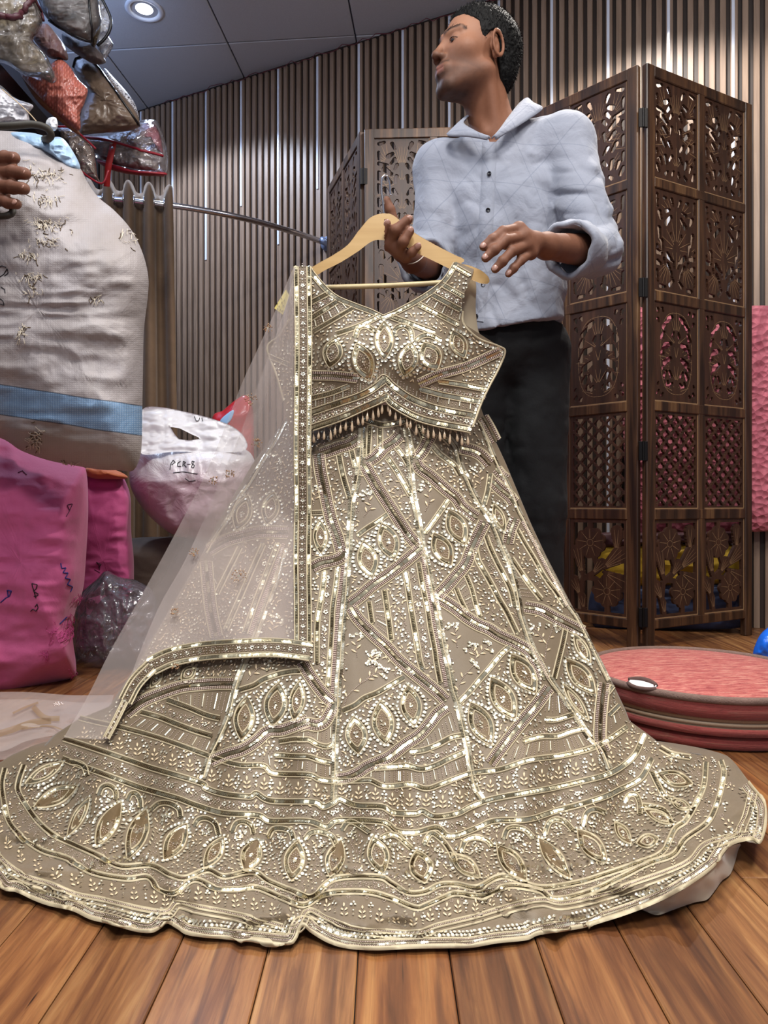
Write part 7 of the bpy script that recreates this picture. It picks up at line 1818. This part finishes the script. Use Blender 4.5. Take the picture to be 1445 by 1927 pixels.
def shirt(p):
    z = p[:, 2]; a, b, cx_ = np.interp(z, tz, ta), np.interp(z, tz, tb_), np.interp(z, tz, tc)
    dx, dy = p[:, 0] - cx_, p[:, 1] - 1.862
    x, y = dx * cw + dy * sw_, -dx * sw_ + dy * cw
    e = 2.35; r = (np.abs(x / a) ** e + np.abs(y / b) ** e) ** (1 / e)
    d = (r - 1) * np.minimum(a, b) * .92
    hemz = .893 + .018 * np.sin(x * 9) + .25 * np.clip(x - .10, 0, .1)
    d = np.maximum(d, np.maximum(hemz - z, z - 1.47))
    d = smin(d, smin(cap(p, neck1 + (0, .01, .0), shL + (-.02, .01, 0), .066, .070), cap(p, neck1 + (0, .01, -.005), shR + (.02, 0, 0), .064, .068), .02), .03)
    s1 = cap(p, shL + (-.03, .012, -.012), shL, .075, .072); s1 = smin(s1, cap(p, shL, elL, .070, .059), .03); s1 = smin(s1, cap(p, elL, cuL1, .060, .056), .02)
    s2 = cap(p, shR + (.03, 0, -.012), shR, .074, .070); s2 = smin(s2, cap(p, shR, elR, .067, .056), .03); s2 = smin(s2, cap(p, elR, cuR1, .056, .058), .02)
    for s, e0, e1, r1 in ((0, elL, cuL1, .046), (1, elR, cuR1, .045)):
        ax = (e1 - e0) / np.linalg.norm(e1 - e0); t = (p - e1) @ ax
        if s == 0: s1 = np.maximum(s1, np.where(np.linalg.norm(p - e1, axis=1) < .14, t, -1)); s1 = smax(s1, -np.maximum(cap(p, e1 - ax * .05, e1 + ax * .03, r1), -1), .004)
        else: s2 = np.maximum(s2, np.where(np.linalg.norm(p - e1, axis=1) < .14, t, -1)); s2 = smax(s2, -cap(p, e1 - ax * .05, e1 + ax * .03, r1), .004)
    # folds: soft drapes on the trunk, tighter creases in the sleeves
    q = np.stack([p[:, 0] * 9 + z * 5, p[:, 1] * 6, z * 7 - p[:, 0] * 4], 1)
    d = d + .0105 * ridge(q, 2) * np.clip((1.40 - z) / .1, .15, 1) + .004 * ridge(q * 2.3 + 3, 2)
    qs = np.stack([p[:, 0] * 20 + p[:, 1] * 16, p[:, 1] * 6, z * 26 - p[:, 1] * 12], 1); w = .009 * ridge(qs * .8, 2)
    s1 = s1 + w * np.clip((1.34 - z) / .12, .2, 1); s2 = s2 + w * .9 * np.clip((1.32 - z) / .12, .2, 1)
    d = smin(d, s1, .018); d = smin(d, s2, .018)
    # neck opening with a short V
    d = smax(d, -cap(p, neck0, neck1 + (0, .0, -.02), .056, .066), .006)
    v0 = np.array([.262, 1.745, 1.352], np.float32)
    t = np.clip((z - 1.352) / .07, 0, 1.4); wv = np.abs(p[:, 0] - .270 - .02 * t) - .044 * t
    d = smax(d, -np.maximum(np.maximum(wv, p[:, 1] - 1.83), 1.352 - z), .004)
    return d


v, fc = sdf_mesh(shirt, (0.02, 1.52, 0.86), (0.62, 2.03, 1.45), 0.0038)
tsh = NT('shirt_cotton'); vv_ = tsh.coord('Object', (1, 1, 1))
lines_ = None
for ang_, sc_l in ((0.35, 11.0), (1.40, 9.0), (-0.72, 8.0)):
    mp_ = tsh.node('ShaderNodeMapping'); mp_.inputs['Rotation'].default_value = (0, ang_, 0); tsh.l.new(vv_, mp_.inputs['Vector'])
    sp_ = tsh.node('ShaderNodeSeparateXYZ'); tsh.l.new(mp_.outputs[0], sp_.inputs[0])
    fr_ = tsh.math('ABSOLUTE', tsh.math('SUBTRACT', tsh.math('FRACT', tsh.math('MULTIPLY', sp_.outputs[0], sc_l)), 0.5))
    l_ = tsh.math('LESS_THAN', fr_, 0.011); lines_ = l_ if lines_ is None else tsh.math('MAXIMUM', lines_, l_)
    tone_ = tsh.math('GREATER_THAN', tsh.math('FRACT', tsh.math('MULTIPLY', sp_.outputs[0], sc_l * .5)), 0.5)
    pt_ = tone_ if ang_ == 0.35 else tsh.math('ADD', pt_, tone_)
bs_ = tsh.mix(tsh.math('MULTIPLY', pt_, 0.22), '#9498a5', '#79808f'); bs_ = tsh.mix(tsh.noise(vv_, 24, 4), bs_, '#8c909d'); bs_ = tsh.mix(tsh.math('MULTIPLY', lines_, 0.40), bs_, '#646b7c')
tsh.set(color=bs_, rough=0.78, sheen=0.2); a = tsh.bump(tsh.noise(vv_, 16, 4, 0.6, 0.6), 0.5, 0.010); tsh.bump(tsh.noise(vv_, 900, 2), 0.2, 0.0008, a)
shm = tsh.m
sh = link('shirt', mesh_from('shirt', v, fc, shm), man, label='light grey blue long-sleeved shirt with faint lines')
bSh = bvh_of(sh)


def strip_on(bvh, line, w, lift, name, mat, parent, n=40, **k):
    p = crom(np.asarray(line, float), n); t = np.gradient(p, axis=0); nn = np.stack([-t[:, 1], t[:, 0]], 1) / np.linalg.norm(t, axis=1)[:, None]
    V = []; last = None
    for i in range(n):
        for o in (-.5, -.46, .46, .5):
            h = cast(bvh, *(p[i] + nn[i] * o * w)); h = h if h and h[0].y < 1.85 else last
            last = h
            V.append(tuple(h[0] + h[1] * (lift if abs(o) < .48 else 0)) if h else tuple(P(*p[i], 1.74)))
    return link(name, mesh_from(name, V, grid_faces(n, 4), mat), parent, **k)


strip_on(bSh, [(921, 268), (919, 330), (916, 395), (911, 470), (906, 540), (897, 604)], 27, .0022, 'placket', shm, sh)
btn = plain('black_button', '#15151c', 0.2, 0.2)
for (x, y) in ((925, 270), (921, 328), (918, 396), (909, 537), (897, 596)):
    h = cast(bSh, x, y)
    if h and h[0].y < 1.85:
        n = h[1].normalized(); M = n.to_track_quat('Z', 'Y').to_matrix().to_4x4(); M.translation = h[0] + n * .0032
        MB().lathe([(.0004, .0008), (.0032, .0006), (.0038, .0016), (.0052, .0018), (.0056, .0006), (.0052, -.0012), (.0004, -.0012)], 18, 0, M).obj('button', btn, sh, True, label='black shirt button')


def leaf_strip(name, Ap, Bp, mat, parent, n=26, **k):
    a, b = crom([list(q) for q in Ap], n), crom([list(q) for q in Bp], n)
    A_, B_ = Pn(a[:, 0], a[:, 1], a[:, 2]), Pn(b[:, 0], b[:, 1], b[:, 2]); V = []
    for u in np.linspace(0, 1, 8): V.append(A_ * (1 - u) + B_ * u + np.array([0, -.006, .004]) * math.sin(u * math.pi))
    o = link(name, mesh_from(name, np.array(V).reshape(-1, 3), grid_faces(8, n), mat), parent, **k); s = o.modifiers.new('thick', 'SOLIDIFY'); s.thickness = .003; s.offset = 0; return o


leaf_strip('collar', [(887, 216, 1.83), (878, 222, 1.80), (873, 233, 1.775), (895, 247, 1.748), (922, 261, 1.728)], [(876, 226, 1.85), (856, 241, 1.80), (841, 255, 1.768), (882, 258, 1.742), (917, 264, 1.726)], shm, sh)
leaf_strip('collar', [(986, 187, 1.82), (974, 198, 1.79), (957, 220, 1.762), (939, 245, 1.738), (925, 261, 1.728)], [(1000, 194, 1.84), (1010, 199, 1.81), (1020, 206, 1.785), (974, 238, 1.742), (933, 263, 1.726)], shm, sh)
nb_ = [h2w((0, 0, 0))] and [neck1 + np.array([math.cos(a) * .066, math.sin(a) * .060, .018 + .016 * math.sin(a)]) for a in np.linspace(-.35, math.pi + .35, 30)]
V = [tuple(q + np.array([0, 0, dz])) for dz in (-.025, 0, .018) for q in nb_]
o = link('collar_stand', mesh_from('collar_stand', V, grid_faces(3, 30), shm), sh); o.modifiers.new('thick', 'SOLIDIFY').thickness = .003
for e0, e1, r0, wd in ((elL, cuL1, .0545, .075), (elR, cuR1, .0555, .065)):
    ax = (e1 - e0) / np.linalg.norm(e1 - e0); u = np.cross(ax, [0, 0, 1]); u /= np.linalg.norm(u); w = np.cross(u, ax)
    prof = [(-wd, .000), (-wd + .006, .007), (-wd * .5, .0095), (-.008, .008), (0, .002), (-.006, -.006), (-.03, -.008)]; V = []
    for (s, dr) in prof:
        for a in np.linspace(0, 2 * math.pi, 48, endpoint=False):
            rr_ = r0 + dr + .0035 * math.sin(a * 3 + s * 40) + .0025 * math.sin(a * 7 + s * 90); V.append(e1 + ax * (s + .012 * math.sin(a + 1)) + (u * math.cos(a) + w * math.sin(a)) * rr_)
    link('rolled_cuff', mesh_from('rolled_cuff', V, grid_faces(len(prof), 48, 0, True), shm), sh)

# ---- trousers and shoes


def trousers(p):
    d = ell(p, (.322, 1.872, .88), (.156, .112, .13))
    for x0, x1 in ((.395, .400), (.245, .24)):
        d = smin(d, cap(p, (x0, 1.88, .86), (x1, 1.87, .47), .098, .080), .03); d = smin(d, cap(p, (x1, 1.87, .47), (x1, 1.90, .06), .080, .074), .03)
    d = np.maximum(d, np.maximum(p[:, 2] - .925, .03 - p[:, 2]))
    return d + .007 * ridge(np.stack([p[:, 0] * 12, p[:, 1] * 9, p[:, 2] * 5], 1), 2) + .003 * ridge(p * 26, 2)


v, fc = sdf_mesh(trousers, (.10, 1.70, .0), (.56, 2.05, .97), 0.006)
link('trousers', mesh_from('trousers', v, fc, clothm('black_trouser_cloth', '#050608', '#0a0c10', 0.9, 20, 800, 0.0).m), man, label='plain black trousers')

# ---------------------------------------------------------------- the second person: a hand at the frame edge
wr2 = A3(-95, 352, 1.36); pm2 = A3(-20, 345, 1.375)
ba2 = [A3(-10, 305, 1.39), A3(0, 325, 1.385), A3(0, 350, 1.385), A3(-6, 374, 1.39)]
fi2 = [[ba2[0], A3(10, 297, 1.372), A3(27, 297, 1.362)], [ba2[1], A3(26, 324, 1.366), A3(47, 327, 1.352)], [ba2[2], A3(24, 352, 1.366), A3(45, 355, 1.352)], [ba2[3], A3(14, 381, 1.372), A3(31, 384, 1.362)]]


def hand2(p):
    d = hand(p, wr2, [pm2], ba2, fi2, (.0135, .0140, .0138, .0120), [A3(-40, 330, 1.39), A3(-15, 350, 1.405), A3(10, 365, 1.40)])
    d = smin(d, cap(p, wr2, A3(-190, 372, 1.31), .028, .036), .02)
    return smin(d, cap(p, A3(-190, 372, 1.31), A3(-330, 470, 1.20), .038, .044), .02)


v, fc = sdf_mesh(hand2, (-1.06, 1.10, .78), (-0.60, 1.48, 1.22), 0.003)
sleeve_m = clothm('dark_sleeve', '#2b2c34', '#3c3e48', 0.8, 20).m
p2 = link('person', mesh_from('person', v, fc, tsk.m, None, True, np.tile(np.array(lin('#6b4433')), (len(v), 1))), label="second person's brown hand reaching in to grip the woven sack", category='person')
nails(fi2, p2, Vector((.5, 0, .3)))
a, b = A3(-180, 372, 1.315), A3(-345, 480, 1.20); m = MB(); m.tube([Vector(a).lerp(Vector(b), k / 8) for k in range(9)], [.047 + .003 * math.sin(k * 2.1) for k in range(9)], 18, caps=False); m.obj('sleeve', sleeve_m, p2, True)
MB().tube([P(x, y, d_) for x, y, d_ in crom([(-40, 404, 1.40), (-5, 407, 1.385), (16, 405, 1.38), (24, 398, 1.385), (22, 388, 1.40)], 24)], .0065, 8).obj('lower_handle', bpy.data.materials['dark_webbing'], sack, True, label='second dark handle loop')
